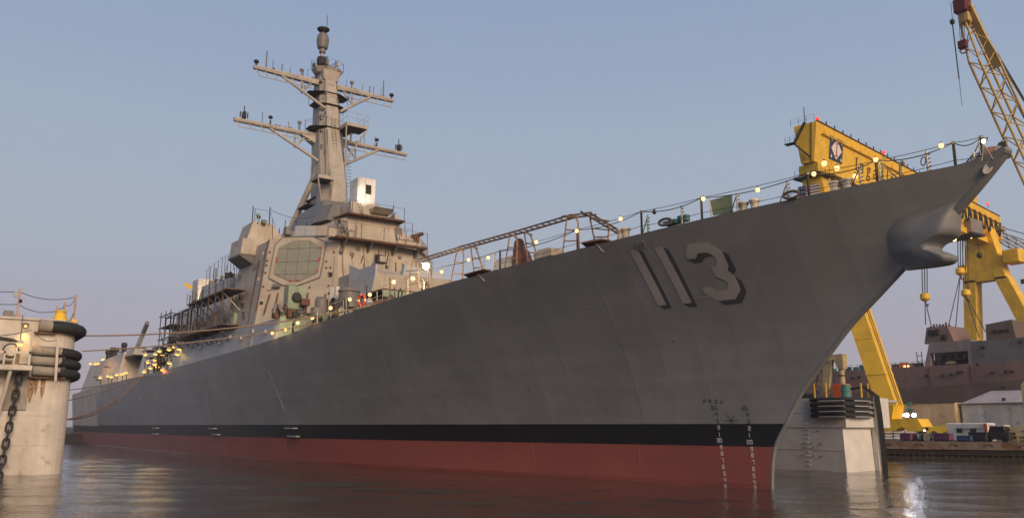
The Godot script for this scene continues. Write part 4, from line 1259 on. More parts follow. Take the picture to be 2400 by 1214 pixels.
# small fittings that crowd the tower: conduits, junction boxes, doors, handrails, stays
func fittings() -> void:
	var r := RandomNumberGenerator.new()
	r.seed = 77
	var fn := V(1, 0.143, 0).normalized()
	var fx := V(0, 0, -1)
	var fy := fn.cross(fx)
	var fb := Basis(fx, fy, fn)
	# front face: conduits, boxes, a door
	for i in 7:
		var z := 3.2 - i * 1.05 + r.randf() * 0.3
		var y0 := 12.8 + r.randf() * 1.4
		var y1 := 16.4 + r.randf() * 1.5
		P("conduit", mb().bar(V(-52.3 + (19 - y0) / 7 + 0.06, y0, z), V(-52.3 + (19 - y1) / 7 + 0.06, y1, z + 0.1), 0.035, 5), [M.steel, M.rust, M.house][r.randi() % 3])
	for i in 9:
		var z := r.randf_range(-3.6, 3.4)
		var y := r.randf_range(14.6, 17.8)
		P("junction_box", mb().box(V(-52.3 + (19 - y) / 7 + 0.08, y, z), V(0.18 + r.randf() * 0.2, 0.16 + r.randf() * 0.25, 0.16), fb), [M.steel, M.house, M.rust, M.dark][r.randi() % 4])
	for z in [-2.4, 2.9]:
		var d := P("door", mb().box(V(-52.3 + (19 - 19.55) / 7 - 0.45, 19.5, z), V(0.7, 1.7, 0.08), fb), M.steel)
		part(d, "handle", mb().bar(V(-52.6, 19.5, z - 0.2), V(-52.6, 19.7, z - 0.2), 0.03, 4), M.dark)
	# slanting faces by the radar: ladder, boxes and pipes
	var dn := V(1, 0.202, 1).normalized()
	var dx := V(1, 0, -1).normalized()
	var db := Basis(dx, dn.cross(dx), dn)
	for i in 9:
		var q: Vector3 = [V(-56.21, 13.34, 8.65), V(-56.74, 15.23, 8.8), V(-52.01, 13.56, 4.41), V(-51.95, 15.4, 3.98), V(-52.05, 16.91, 3.77), V(-55.73, 13.7, 8.1), V(-52.67, 13.58, 5.07), V(-53.87, 13.55, 6.27), V(-56.78, 17.14, 8.45)][i % 9]
		q += dx * r.randf_range(-0.35, 0.35) + dn.cross(dx) * r.randf_range(-0.5, 0.5)
		P("junction_box", mb().box(q + dn * 0.06, V(0.12 + r.randf() * 0.22, 0.12 + r.randf() * 0.25, 0.14), db), [M.steel, M.house, M.rust, M.dark][r.randi() % 4])
	P("conduit", mb().path([V(-56.32, 12.24, 8.99) + dn * 0.08, V(-56.5, 14.85, 8.64) + dn * 0.08, V(-56.74, 17.52, 8.34) + dn * 0.08, V(-56.72, 18.6, 8.1) + dn * 0.08], 0.05, 5), M.rust)
	P("conduit", mb().path([V(-51.66, 12.45, 4.28) + dn * 0.08, V(-51.9, 14.66, 4.08) + dn * 0.08, V(-52.15, 16.91, 3.88) + dn * 0.08], 0.045, 5), M.house)
	# starboard wall: doors, rails and a row of fittings
	for i in 12:
		var x := -58.5 - r.randf() * 5.5
		var y := 12.2 + r.randf() * 4.4
		P("junction_box", mb().box(V(x, y, 8.0 + (19 - y) / 7 + 0.06), V(0.2 + r.randf() * 0.3, 0.2 + r.randf() * 0.4, 0.14)), [M.steel, M.house, M.rust][r.randi() % 3])
	# lower flush house: rubbing strip, small vents, overboard pipes
	for i in 9:
		var x := -53.0 - i * 2.9
		P("side_vent", mb().box(V(x, 10.2 + 0.3 * (i % 2), 9.3 + 0.018 * (-x - 53)), V(0.35, 0.3, 0.2)), M.house_skylit)
	# mast: climbing ladder, cable bundles, small boxes
	var ml := mb()
	for s in [-0.2, 0.2]: ml.bar(V(-60.9, 22.5, s), V(-63.0, 33.5, s * 0.9), 0.03, 4)
	for i in 30:
		var q := V(-60.9, 22.5, 0).lerp(V(-63.0, 33.5, 0), i / 30.0)
		ml.bar(q + V(0, 0, 0.2), q - V(0, 0, 0.2), 0.02, 4)
	P("mast_ladder", ml, M.mast)
	for i in 16:
		var y := 23.0 + r.randf() * 15.0
		var t := (y - 21.0) / 17.4
		var c := lerpf(-62.3, -65.3, t)
		P("mast_box", mb().box(V(c + r.randf_range(-0.6, 0.9), y, lerpf(1.25, 0.85, t) + 0.08), V(0.25 + r.randf() * 0.3, 0.25 + r.randf() * 0.4, 0.22)), [M.steel, M.dark, M.mast][r.randi() % 3])
	# clutter on the roofs
	for i in 34:
		var spot: Vector3 = [V(-56.5, 20.9, 2.9), V(-58.8, 19.6, 5.6), V(-61.8, 20.95, 7.4), V(-54.0, 21.05, -2.0), V(-70.0, 17.0, 7.2), V(-73.5, 17.2, 7.2), V(-77.0, 17.4, 7.0), V(-82.0, 15.7, 7.2), V(-46.4, 14.5, 2.6), V(-48.6, 14.6, 3.0)][i % 10]
		var q := spot + V(r.randf_range(-1.0, 1.0), 0, r.randf_range(-0.7, 0.5))
		var h := 0.25 + r.randf() * 0.75
		var k := r.randi() % 4
		var m := mb()
		if k == 0: m.bar(q, q + Vector3.UP * (h + 0.9), 0.035, 5)
		elif k == 1: m.box(q + Vector3.UP * h * 0.4, V(0.25 + r.randf() * 0.5, h * 0.8, 0.25 + r.randf() * 0.5))
		elif k == 2: m.lathe([[0.14, 0], [0.14, h * 0.6], [0.24, h * 0.7], [0.1, h]], q, 8)
		else: m.bar(q, q + V(0, h, 0), 0.05, 5).box(q + Vector3.UP * h, V(0.3, 0.22, 0.3))
		P(["roof_pole", "roof_locker", "roof_vent", "roof_light"][k], m, [M.steel, M.dark, M.house, M.rust, M.primer_green][r.randi() % 5])

# working clutter on the foredeck before the bridge: posts, hoses, boxes, coamings
func foredeck_clutter() -> void:
	var r := RandomNumberGenerator.new()
	r.seed = 101
	for i in 44:
		var s := 32.0 + r.randf() * 16.5
		var y := sheer(s)
		var q := V(-s, y, half(s, y - 0.05) - 0.5 - r.randf() * 1.7)
		var h := 0.35 + r.randf() * 0.8
		var k := r.randi() % 5
		var m := mb()
		if k == 0: m.bar(q, q + V(r.randf_range(-0.15, 0.15), h + 0.8, 0), 0.04, 5)
		elif k == 1: m.box(q + Vector3.UP * h * 0.4, V(0.3 + r.randf() * 0.6, h * 0.8, 0.3 + r.randf() * 0.5), Basis(Vector3.UP, r.randf()))
		elif k == 2: m.lathe([[0.2, 0], [0.2, h * 0.5], [0.3, h * 0.6], [0.12, h]], q, 8)
		elif k == 3: m.path([q, q + V(0, h, 0), q + V(0.25, h + 0.2, 0), q + V(0.5, h, 0), q + V(0.5, 0, 0)], 0.06, 6)
		else: m.bar(q + V(0, 0.15, 0), q + V(0.7, 0.7 * r.randf() + 0.1, -0.2), 0.08, 6)
		P(["deck_post", "deck_box", "deck_vent", "pipe_bend", "pipe_length"][k], m, [M.steel, M.dark, M.rust, M.light_grey, M.scaffold, M.primer_green][r.randi() % 6])
	# thin poles and wires crowding the roof lines
	for i in 30:
		var spot: Vector3 = [V(-51.5, 18.5, 2.6), V(-51.5, 18.5, -2.8), V(-53.0, 21.0, 1.8), V(-53.2, 21.0, -2.2), V(-45.6, 14.9, 2.4), V(-46, 14.5, -1.5), V(-59.0, 18.7, 6.6), V(-70, 17.6, 7.4), V(-75, 17.8, 7.4), V(-66.5, 11.2, 9.0)][i % 10]
		var q := spot + V(r.randf_range(-0.8, 0.5), 0, r.randf_range(-0.9, 0.9))
		P("pole", mb().bar(q, q + V(r.randf_range(-0.1, 0.1), 0.7 + r.randf() * 0.9, r.randf_range(-0.1, 0.1)), 0.03, 4), [M.dark, M.scaffold, M.steel][r.randi() % 3])
	# small gear on the yards and mast platforms
	for i in 26:
		var up := i % 2 == 0
		var z := r.randf_range(-6.8, 6.8)
		var q := V(-65.2, 37.95 if up else 32.1, z)
		if absf(z) < 1.4: continue
		P("yard_fitting", mb().box(q + Vector3.UP * 0.08, V(0.2, 0.14 + r.randf() * 0.2, 0.18)) if i % 3 else mb().bar(q, q + Vector3.UP * (0.5 + r.randf() * 0.8), 0.03, 4), [M.dark, M.steel][r.randi() % 2])
	for y in [36.5, 35.1, 32.5, 39.4]:
		for k in 5:
			var q := V(-64.8 + r.randf_range(-1.2, 1.2), y, r.randf_range(-1.7, 1.7))
			P("mast_fitting", mb().box(q + Vector3.UP * 0.2, V(0.25, 0.3 + r.randf() * 0.4, 0.25)), [M.dark, M.steel, M.mast][r.randi() % 3])

# ---------------------------------------------------------------- along the deck edge
func lamp(called: String, at: Vector3, r: float, mat: Material, label: String, group: String, colour: Color, energy: float, cone := false) -> Node3D:
	var t := thing(called, label, "lamp", at, group)
	if cone:
		part(t, "shade", mb().lathe([[r * 1.15, -r * 0.25], [r * 0.9, r * 0.25], [r * 0.4, r * 0.75], [r * 0.15, r * 0.9], [r * 0.12, r * 1.3], [0.0, r * 1.3]], at, 10), M.lamp_shade)
		part(t, "bulb", mb().ball(at + Vector3.DOWN * r * 0.2, V(r * 0.95, r * 0.6, r * 0.95), 10, 6), mat)
	else:
		part(t, "bulb", mb().ball(at, V(r, r * 1.1, r), 12, 8), mat)
		part(t, "socket", mb().lathe([[r * 0.5, r * 0.9], [r * 0.42, r * 1.5], [0.0, r * 1.55]], at, 8), M.dark)
	var l := OmniLight3D.new()
	l.name = "light"
	l.light_color = colour
	l.light_energy = energy
	l.light_size = r
	l.omni_range = 40.0
	l.omni_attenuation = 2.0
	l.shadow_enabled = true
	t.add_child(l)
	if cone: l.position = Vector3.DOWN * r * 0.9
	return t

func deck_gear() -> void:
	var warm := Color(1.0, 0.82, 0.55)
	# tall black staves carrying the lamp cable
	var staves := [[V(-23.74, 11.18, 6.63), 1.10], [V(-18.3, 11.48, 5.64), 1.09], [V(-14.51, 11.7, 4.83), 1.15], [V(-11.42, 11.88, 4.08), 1.07], [V(-6.77, 12.14, 2.73), 1.04], [V(-4.22, 12.3, 1.85), 0.93], [V(-1.64, 12.48, 0.8), 0.99], [V(-0.78, 12.55, 0.41), 0.99]]
	var tops: Array = []
	for i in staves.size():
		var b: Vector3 = staves[i][0] - V(0, 0.12, 0.12)
		var h: float = staves[i][1] + 0.12
		var lean := V(0.0, 0, 0.0)
		var t := thing("lamp_stave", "tall black stave at the deck edge, %s from the stem head" % ORD[staves.size() - 1 - i], "post", b, "black staves along the deck edge")
		part(t, "pole", mb().bar(b, b + Vector3.UP * h + lean, 0.055, 6), M.black)
		part(t, "collar", mb().bar(b + Vector3.UP * (h - 0.1), b + Vector3.UP * (h - 0.02), 0.08, 6), M.steel)
		tops.append(b + Vector3.UP * (h - 0.05))
	# lamp cable and guard wires, span by span
	var wires := [tops[0] - V(9, -0.1, -1.0)] + tops + [V(-0.47, 13.34, 0.47)]
	for i in wires.size() - 1:
		solo("lamp_cable", mb().path(sag(wires[i], wires[i + 1], 0.22, 8), 0.022, 4), M.cable, "dark lamp cable span between deck-edge staves, %s from the bow" % ORD[wires.size() - 2 - i], "cable", "lamp cable spans")
		if i > 0: solo("guard_wire", mb().path(sag(wires[i] + Vector3.UP * 0.02 - V(0, 0, 0.05), wires[i + 1] + Vector3.UP * 0.02 - V(0, 0, 0.05), 0.04, 6), 0.014, 4), M.cable, "taut upper guard wire above the lamp cable, %s span from the bow" % ORD[wires.size() - 2 - i], "wire", "upper guard wires")
		if i > 0: solo("guard_wire", mb().path(sag(wires[i] - Vector3.UP * 0.7, wires[i + 1] - Vector3.UP * 0.7, 0.05, 6), 0.013, 4), M.cable, "thin lower guard wire below the lamp cable, %s span from the bow" % ORD[wires.size() - 2 - i], "wire", "lower guard wires")
	# shorter grey guard-rail stanchions with cleats and raking stays
	var st := [[V(-24.31, 11.15, 6.73), 1.11, 0], [V(-25.17, 11.11, 6.86), 1.10, 0], [V(-14.24, 11.71, 4.77), 0.88, -1], [V(-12.46, 11.82, 4.34), 0.93, 0], [V(-9.81, 11.97, 3.66), 0.86, -1], [V(-7.66, 12.09, 3.01), 0.88, -1], [V(-4.86, 12.26, 2.08), 0.82, -1], [V(-4.14, 12.31, 1.82), 0.88, 1], [V(-2.54, 12.42, 1.19), 0.84, 0], [V(-1.08, 12.52, 0.55), 0.43, -1], [V(-0.87, 12.54, 0.45), 0.86, -1]]
	for i in st.size():
		var b: Vector3 = st[i][0] - V(0, 0.1, 0.2)
		var h: float = st[i][1] + 0.1
		var t := thing("guard_stanchion", "grey cleated guard stanchion at the deck edge, %s from the stem head" % ORD[st.size() - 1 - i], "post", b, "grey guard stanchions")
		part(t, "pole", mb().bar(b, b + Vector3.UP * h, 0.045, 6), M.primer_green if i in [2, 7] else M.light_grey)
		for k in 5: part(t, "cleat", mb().bar(b + Vector3.UP * h * (0.15 + 0.17 * k), b + Vector3.UP * h * (0.15 + 0.17 * k) + V(0.14, 0.02, 0), 0.025, 5), M.steel)
		if st[i][2] != 0: part(t, "stay", mb().bar(b + Vector3.UP * h * 0.92, b + V(st[i][2] * 0.65, 0.05, -0.2), 0.028, 5), M.steel)
	# globes on the lamp cable
	var gl := [V(-28.23, 11.62, 7.56), V(-25.83, 11.98, 7.23), V(-24.19, 11.87, 7), V(-20.57, 12.18, 6.41), V(-17.91, 12.34, 5.88), V(-15.3, 12.51, 5.32), V(-11.03, 12.72, 4.27), V(-8.59, 12.68, 3.58), V(-6.31, 12.95, 2.85), V(-4.04, 13.12, 2.04), V(-1.88, 13.28, 1.13)]
	for i in gl.size():
		lamp("deck_lamp", gl[i], 0.095, M.bulb, "glowing globe lamp on the foredeck cable, %s from the bow" % ORD[gl.size() - 1 - i], "globe lamps on the foredeck cable", warm, 0.5)
	lamp("unlit_lamp", V(-13.48, 12.53, 4.88), 0.1, M.glass, "small unlit lamp between two black staves on the foredeck cable", "", warm, 0.0).get_node("light").free()
	var gl2 := [V(-50.4, 9.85, 9.62), V(-47.98, 9.93, 9.48), V(-45.87, 10.22, 9.35), V(-43.54, 10.37, 9.19), V(-40.86, 10.79, 8.97), V(-38.27, 11.1, 8.74), V(-35.78, 11.13, 8.48), V(-33.07, 11.62, 8.18), V(-31.05, 11.58, 7.93)]
	for i in gl2.size():
		lamp("rail_lamp", gl2[i], 0.125, M.bulb if i > 1 else M.bulb_yellow, "glowing globe lamp along the rail under the bridge, %s from the left" % ORD[i], "globe lamps along the rail under the bridge", warm, 0.9)
	var fl := lamp("flood_lamp", V(-30.19, 12.28, 7.51), 0.22, M.flood, "dazzling white floodlight at the right foot of the superstructure", "", Color(1.0, 0.93, 0.74), 14.0)
	part(fl, "hood", mb().lathe([[0.3, 0.0], [0.26, 0.12], [0.1, 0.24], [0.0, 0.25]], fl.position + V(-0.1, 0.16, -0.05), 10), M.steel)
	part(fl, "pole", mb().bar(fl.position + V(-0.1, -1.6, -0.2), fl.position + V(-0.1, 0.3, -0.2), 0.05, 6), M.scaffold)
	var tf := lamp("bow_floodlight", V(-0.6, 13.21, 0.54), 0.075, M.flood, "small floodlight on a tripod at the stem head", "", Color(1.0, 0.92, 0.75), 0.4)
	for k in 3: part(tf, "leg", mb().bar(tf.position + V(0, -0.1, 0), tf.position + V(cos(k * 2.1) * 0.22, -0.75, sin(k * 2.1) * 0.18 - 0.1), 0.02, 4), M.light_grey)
	# bitts, chocks and small deck-edge fittings belong to the ship
	for b in [V(-16.02, 11.96, 4.67), V(-15.7, 11.97, 4.61), V(-9.7, 12.18, 3.21), V(-9.19, 12.21, 3.07), V(-5.95, 12.42, 2.03), V(-5.48, 12.44, 1.86)]:
		P("bitt", mb().lathe([[0.2, -0.35], [0.17, -0.02], [0.19, 0.1], [0.25, 0.19], [0.25, 0.24], [0.0, 0.25]], b, 14), M.light_grey)
	for b in [V(-13.09, 11.85, 4.59), V(-7.36, 12.11, 2.99)]:
		var ring: Array = []
		for i in 15:
			var a := TAU * i / 14
			ring.append(b + V(0.33 * cos(a), 0.17 + 0.15 * sin(a), -0.08 * cos(a)))
		P("closed_chock", mb().path(ring, 0.065, 7), M.deck)
	P("gooseneck_vent", mb().path([V(-3.4, 12.39, 1.49), V(-3.38, 12.81, 1.46), V(-3.35, 12.91, 1.46), V(-3.3, 12.95, 1.43), V(-3.25, 12.89, 1.42), V(-3.26, 12.8, 1.43)], 0.06, 6), M.steel)
	var hoop: Array = []
	var hc := V(-2.57, 12.82, 1.24)
	for i in 17: hoop.append(hc + V(cos(TAU * i / 16) * 0.15, sin(TAU * i / 16) * 0.17, 0.1 * cos(TAU * i / 16)))
	solo("hose_hoop", mb().path(hoop, 0.022, 5), M.cable, "dark hoop hung on a stanchion near the bow", "hoop")
	for a in [[V(-25.35, 10.84, 7.47), V(-23.86, 11.08, 6.99)], [V(-17.02, 11.32, 6.04), V(-15.84, 11.5, 5.49)]]:
		var q0: Vector3 = a[0]
		var q1: Vector3 = a[1]
		P("fold_out_step", mb().loft([q0, q1, q1 + V(0, 0, 0.55), q0 + V(0.4, 0.04, 0.65)], [q0 + V(0, 0.06, 0), q1 + V(0, 0.06, 0), q1 + V(0, 0.06, 0.55), q0 + V(0.4, 0.1, 0.65)]), M.rust)
		P("step_bracket", mb().beam(q0.lerp(q1, 0.55) + V(0, -0.02, 0.3), q0.lerp(q1, 0.6) + V(0, -0.4, -0.12), 0.12, 0.08), M.steel)
	P("cleat_cluster", mb().bar(on_hull(14.6, 11.3, 1), on_hull(14.6, 11.3, 1, 0.12), 0.1, 6).bar(on_hull(14.45, 11.1, 1, 0.08), on_hull(14.45, 11.45, 1, 0.1), 0.03, 5).bar(on_hull(14.75, 11.1, 1, 0.08), on_hull(14.75, 11.45, 1, 0.1), 0.03, 5), M.steel)
	# ladders laid end to end on frames over the foredeck
	var run := [V(-31.99, 13.14, 6.44), V(-28.04, 13.31, 5.93), V(-23.41, 13.48, 5.18), V(-20.03, 13.7, 4.51), V(-19.04, 13.69, 4.1), V(-16.37, 12.13, 4.35)]
	for i in run.size() - 1:
		var a: Vector3 = run[i]
		var b: Vector3 = run[i + 1]
		var d := (b - a).normalized()
		var sd := d.cross(Vector3.UP).normalized() * 0.27
		var t := thing("ladder", "rusty ladder laid over the foredeck frames, %s from the superstructure" % ORD[i], "ladder", a, "ladders laid over the foredeck frames")
		part(t, "stile", mb().beam(a + sd - d * 0.4, b + sd + d * 0.3, 0.06, 0.08), M.scaffold)
		part(t, "stile", mb().beam(a - sd - d * 0.4, b - sd + d * 0.3, 0.07, 0.09), M.scaffold)
		var k := int(a.distance_to(b) / 0.42)
		for j in k: part(t, "rung", mb().bar(a.lerp(b, (j + 0.5) / k) + sd, a.lerp(b, (j + 0.5) / k) - sd, 0.035, 5), M.scaffold)
	var frames := [[V(-33.7, 11.07, 7.04), V(-32.89, 13.12, 6.95), V(-32.14, 11.27, 6.86), V(-32.29, 12.81, 6.88)], [V(-29.09, 11.21, 6.48), V(-28.41, 13.19, 6.39), V(-27.94, 11.25, 6.32), V(-27.82, 12.95, 6.31)], [V(-27.7, 11.54, 5.59), V(-28.11, 13.34, 5.65), V(-26.83, 11.61, 5.47), V(-27.49, 13.14, 5.56)], [V(-24.32, 11.51, 5.82), V(-23.88, 13.32, 5.75), V(-23.38, 11.55, 5.67), V(-23.31, 13.03, 5.66)], [V(-23.25, 11.85, 4.95), V(-23.54, 13.48, 5), V(-22.45, 11.86, 4.82), V(-22.94, 13.18, 4.91)], [V(-20.11, 11.87, 5.02), V(-19.8, 13.59, 4.95), V(-19.01, 11.86, 4.8), V(-19.06, 13.45, 4.82)], [V(-18.52, 12.04, 4.1), V(-18.86, 13.42, 4.17), V(-17.25, 11.89, 4.44), V(-17.11, 12.89, 4.42)]]
	for i in frames.size():
		var f: Array = frames[i]
		var t := thing("pipe_trestle", "rusty pipe trestle under the foredeck ladders, %s from the superstructure" % ORD[i], "trestle", f[0], "pipe trestles under the foredeck ladders")
		var fm: Material = M.trestle
		part(t, "leg", mb().path([f[0] - Vector3.UP * 0.2, f[1]], 0.045, 6), fm)
		part(t, "leg", mb().path([f[2] - Vector3.UP * 0.2, f[3] - Vector3.UP * 0.25, f[3].lerp(f[1], 0.3) + Vector3.UP * 0.02], 0.045, 6), fm)
		for k in [0.25, 0.6]: part(t, "crossbar", mb().bar(f[0].lerp(f[1], k), f[2].lerp(f[3], k - 0.05), 0.036, 5), fm)
		part(t, "top_bar", mb().bar(f[1], f[3], 0.05, 5), fm)
	# wrapped fitting standing on the foredeck
	var gc := V(-24.29, 11.86, 4.81)
	var wr := thing("wrapped_fitting", "tall fitting wrapped in dark brown canvas between foredeck trestles", "wrapped fitting", gc)
	part(wr, "cover", mb().lathe([[0.34, -0.3], [0.4, 0.1], [0.36, 0.5], [0.32, 0.95], [0.28, 1.2], [0.16, 1.36], [0.0, 1.4]], gc, 9), M.tarp)
	part(wr, "flap", mb().loft([gc + V(0.42, -0.2, 0.1), gc + V(0.75, -0.2, -0.1), gc + V(0.75, -0.2, -0.5), gc + V(0.4, -0.2, -0.4)], [gc + V(0.3, 0.75, 0.05), gc + V(0.42, 0.6, -0.05), gc + V(0.42, 0.6, -0.4), gc + V(0.3, 0.75, -0.35)]), M.tarp)
	part(wr, "lashing", mb().lathe([[0.37, 0], [0.38, 0.05], [0.37, 0.1]], gc + Vector3.UP * 0.55, 9), M.rust)
	var bc := V(-25.76, 11.85, 4.73)
	solo("deck_locker", mb().loft([bc + V(-0.7, -0.3, 0.5), bc + V(1.2, -0.3, 0.5), bc + V(1.2, -0.3, -0.5), bc + V(-0.7, -0.3, -0.5)], [bc + V(-0.4, 0.42, 0.4), bc + V(1.2, 0.42, 0.4), bc + V(1.2, 0.42, -0.4), bc + V(-0.4, 0.42, -0.4)]), M.house_skylit, "low blue-grey deck locker beside the brown wrapped fitting", "locker")
	var hb := V(-21.95, 11.87, 4.64)
	solo("tan_hatch_box", mb().box(hb + V(0.1, 0.05, 0), V(1.6, 0.4, 0.8)).box(hb + V(0.1, 0.28, 0), V(1.1, 0.12, 0.7)), M.house, "low tan box on the foredeck right of the wrapped fitting", "box")
	# green canvas screen by the bitts
	var cv := V(-10.85, 12.23, 3.22)
	var gs := thing("canvas_screen", "green canvas screen standing by the deck edge beside paired bitts", "screen", cv)
	part(gs, "canvas", mb().loft([cv + V(-0.4, -0.1, 0.2), cv + V(-0.4, -0.1, 0.14), cv + V(0.42, -0.1, -0.2), cv + V(0.42, -0.1, -0.14)], [cv + V(-0.52, 0.62, 0.2), cv + V(-0.52, 0.62, 0.14), cv + V(0.42, 0.75, -0.2), cv + V(0.42, 0.75, -0.14)]), M.canvas_green)
	part(gs, "post", mb().bar(cv + V(-0.5, -0.1, 0.2), cv + V(-0.56, 0.72, 0.2), 0.03, 5), M.light_grey)
	for i in 3:
		var q: Vector3 = [V(-12.74, 12.18, 3.9), V(-12.48, 12.19, 3.85), V(-13.22, 12.09, 4.02)][i]
		P("hatch_coaming", mb().box(q, V(0.25, 0.3, 0.3) if i < 2 else V(0.8, 0.2, 0.4)), M.teal)
	# rust-red cover heaped at the stem head
	var hc2 := V(-0.56, 12.74, 0.25)
	var hp := thing("canvas_heap", "dark red canvas heap inside the stem head", "canvas cover", hc2)
	part(hp, "canvas", mb().ball(hc2 + V(-0.1, 0.06, -0.2), V(0.5, 0.3, 0.2), 12, 8), M.tarp)
	part(hp, "fitting", mb().box(hc2 + V(0.42, 0.26, -0.1), V(0.22, 0.14, 0.2)).bar(hc2 + V(0.42, 0.3, -0.1), hc2 + V(0.42, 0.44, -0.1), 0.03, 5).bar(hc2 + V(0.3, 0.38, -0.1), hc2 + V(0.62, 0.36, -0.1), 0.02, 4), M.black)
	# life ring on the side rail
	var lc := V(-36.83, 10.88, 8.54)
	var lr := thing("life_ring", "red life ring with white bands hung on the rail under the bridge", "life ring", lc)
	var rx := V(0.9, 0, -0.43).normalized()
	for k in 4:
		for band in 2:
			var seg: Array = []
			var a0 := TAU * k / 4 + (0.14 if band == 0 else -0.14)
			var a1 := TAU * k / 4 + (TAU / 4 - 0.14 if band == 0 else 0.14)
			for i in 7: seg.append(lc + rx * cos(lerpf(a0, a1, i / 6.0)) * 0.27 + Vector3.UP * sin(lerpf(a0, a1, i / 6.0)) * 0.36)
			part(lr, "red_arc" if band == 0 else "white_band", mb().path(seg, 0.085 if band == 0 else 0.09, 8), M.ring_red if band == 0 else M.white)
	var rl: Array = [V(-50.09, 9.44, 9.36), V(-45.61, 9.76, 9.07), V(-41.67, 10.08, 8.75), V(-38.17, 10.33, 8.43), V(-35.03, 10.54, 8.1), V(-32.21, 10.72, 7.77)]
	for i in rl.size(): rl[i] -= V(0, 0.05, 0.15)
	for i in rl.size() - 1: rail(ship, "side_rail", [rl[i], rl[i + 1]], 1.15, M.light_grey, 2.2, 2)
	# mooring lines
	var lines := [[V(-44.46, 8.29, 23.64), V(-35.64, 10.41, 8.46), 0.5, 0.05], [V(-44.7, 7.35, 23.67), V(-42.59, 9.92, 9.11), 0.3, 0.042], [V(-57.35, 3.17, 23.32), V(-91.33, 8.47, 10.16), 1.2, 0.06], [V(-57.15, 3.29, 23.08), V(-94.27, 8.45, 10.15), 1.5, 0.05], [V(-57.14, 4.43, 23.46), V(-91.37, 8.52, 10.16), 0.4, 0.045], [V(-57.38, 5.2, 24.06), V(-99.13, 8.42, 10.11), 0.2, 0.04]]
	var ll := ["upper long tan mooring line from dock to bridge rail", "lower long brown mooring line from dock towards green bulkhead", "sagging thick mooring line to the quarter, lowest of four", "sagging mooring line to the quarter, second lowest of four", "nearly straight mooring line to the quarter, third of four", "thin taut mooring line to the quarter, highest of four"]
	for i in lines.size():
		solo("mooring_line", mb().path(sag(lines[i][0], lines[i][1], lines[i][2], 24), lines[i][3], 6), M.rope, ll[i], "rope", "mooring lines")
	# hull side: beige patches, weld seams, discharge stains, bilge-side steps
	for a in [[W(52.650, 7.131), W(51.336, 3.916), 0.26], [W(67.219, 6.801), W(66.870, 3.111), 0.16]]:
		var p0: Vector2 = a[0]
		var p1: Vector2 = a[1]
		P("discharge_stain", on_shell(mb(), PackedVector2Array([p0 - W(a[2] * 0.5, 0), p0 + W(a[2] * 0.5, 0), p1 + W(a[2] * 0.7, 0), p1 - W(a[2] * 0.7, 0)]), 1.0, 0.03), M.stain)
	for a in [[W(66.607, 2.572), 1.7], [W(65.891, 2.041), 1.7], [W(50.692, 2.640), 1.9], [W(50.529, 2.025), 1.9], [W(85.983, 2.574), 1.9], [W(86.141, 1.930), 1.9]]:
		var c: Vector2 = a[0]
		P("side_fin", mb().box(on_hull(c.x, c.y, 1, 0.12), V(a[1], 0.09, 0.34)), M.light_grey)
	for y in [4.6, 6.4, 8.0]:
		var s := 16.0
		while s < 140.0:
			var pts: Array = []
			for k in 9: pts.append(on_hull(s + k * 1.5, y, 1, 0.0))
			P("weld_seam", mb().path(pts, 0.009, 4), M.hull)
			s += 12.0
	for i in 14:
		var s := 18.0 + i * 9.4
		var pts: Array = []
		for k in 11: pts.append(on_hull(s, lerpf(2.95, sheer(s) - 0.2, k / 10.0), 1, 0.0))
		P("weld_seam", mb().path(pts, 0.008, 4), M.hull)
	# lighter paint on the quarter, with a ragged edge, and a patchy strip under the deck edge
	P("quarter_paint", on_shell(mb(), PackedVector2Array([W(122.755, 6.820), W(121.762, 2.744), W(153.0, 2.95), W(153.0, 8.1), W(119.0, 8.3), W(118.6, 7.2)]), 3.0, 0.014), M.aft_paint, "lighter beige paint with a straight edge on the quarter")
	var rn := RandomNumberGenerator.new()
	rn.seed = 31
	for i in 9:
		var s := 84.0 + i * 4.0 + rn.randf() * 1.2
		var w := 0.8 + rn.randf() * 1.4
		var yy := 5.75 + 0.006 * (s - 84.0)
		P("beige_patch", on_shell(mb(), PackedVector2Array([W(s, yy), W(s + w, yy - 0.06), W(s + w * 0.8, yy + 0.1 + rn.randf() * 0.12), W(s + 0.2, yy + 0.08)]), 1.0, 0.016), M.aft_paint)  # small beige patches in a row along the after hull
	# scrapes along the plating, pale runs down the red, small scuppers with rust below
	for a in [[W(22.059, 10.770), 2.2], [W(18.076, 8.768), 3.0], [W(14.781, 8.688), 1.6], [W(11.002, 8.653), 2.4], [W(47.535, 4.685), 5.0], [W(37.903, 4.706), 6.0], [W(29.779, 4.718), 4.0], [W(23.880, 6.697), 2.0], [W(18.620, 5.336), 1.5]]:
		var c: Vector2 = a[0]
		P("scrape", on_shell(mb(), PackedVector2Array([c, c + W(a[1] * 0.5, -0.02), c + W(a[1], 0.0), c + W(a[1] * 0.9, 0.03), c + W(a[1] * 0.3, 0.025)]), 0.8, 0.014), M.scrape)
	for a in [[W(25.794, 1.657), 0.09, 1.3], [W(52.182, 1.417), 0.14, 1.4], [W(18.647, 1.559), 0.08, 0.8]]:
		var c: Vector2 = a[0]
		P("pale_run", on_shell(mb(), PackedVector2Array([c + W(-a[1], 0.1), c + W(a[1], 0.1), c + W(a[1] * 0.6, -a[2]), c + W(-a[1] * 0.4, -a[2] * 0.8)]), 0.8, 0.014), M.red_streak)
	for c in [W(25.054, 4.834), W(25.615, 5.230), W(31.618, 7.006), W(22.033, 5.874), W(24.963, 5.585), W(35.519, 6.332), W(50.643, 4.200), W(15.132, 6.819)]:
		P("scupper", mb().bar(on_hull(c.x, c.y, 1, -0.02), on_hull(c.x, c.y, 1, 0.015), 0.032, 8), M.black)
	aft_staging(warm)

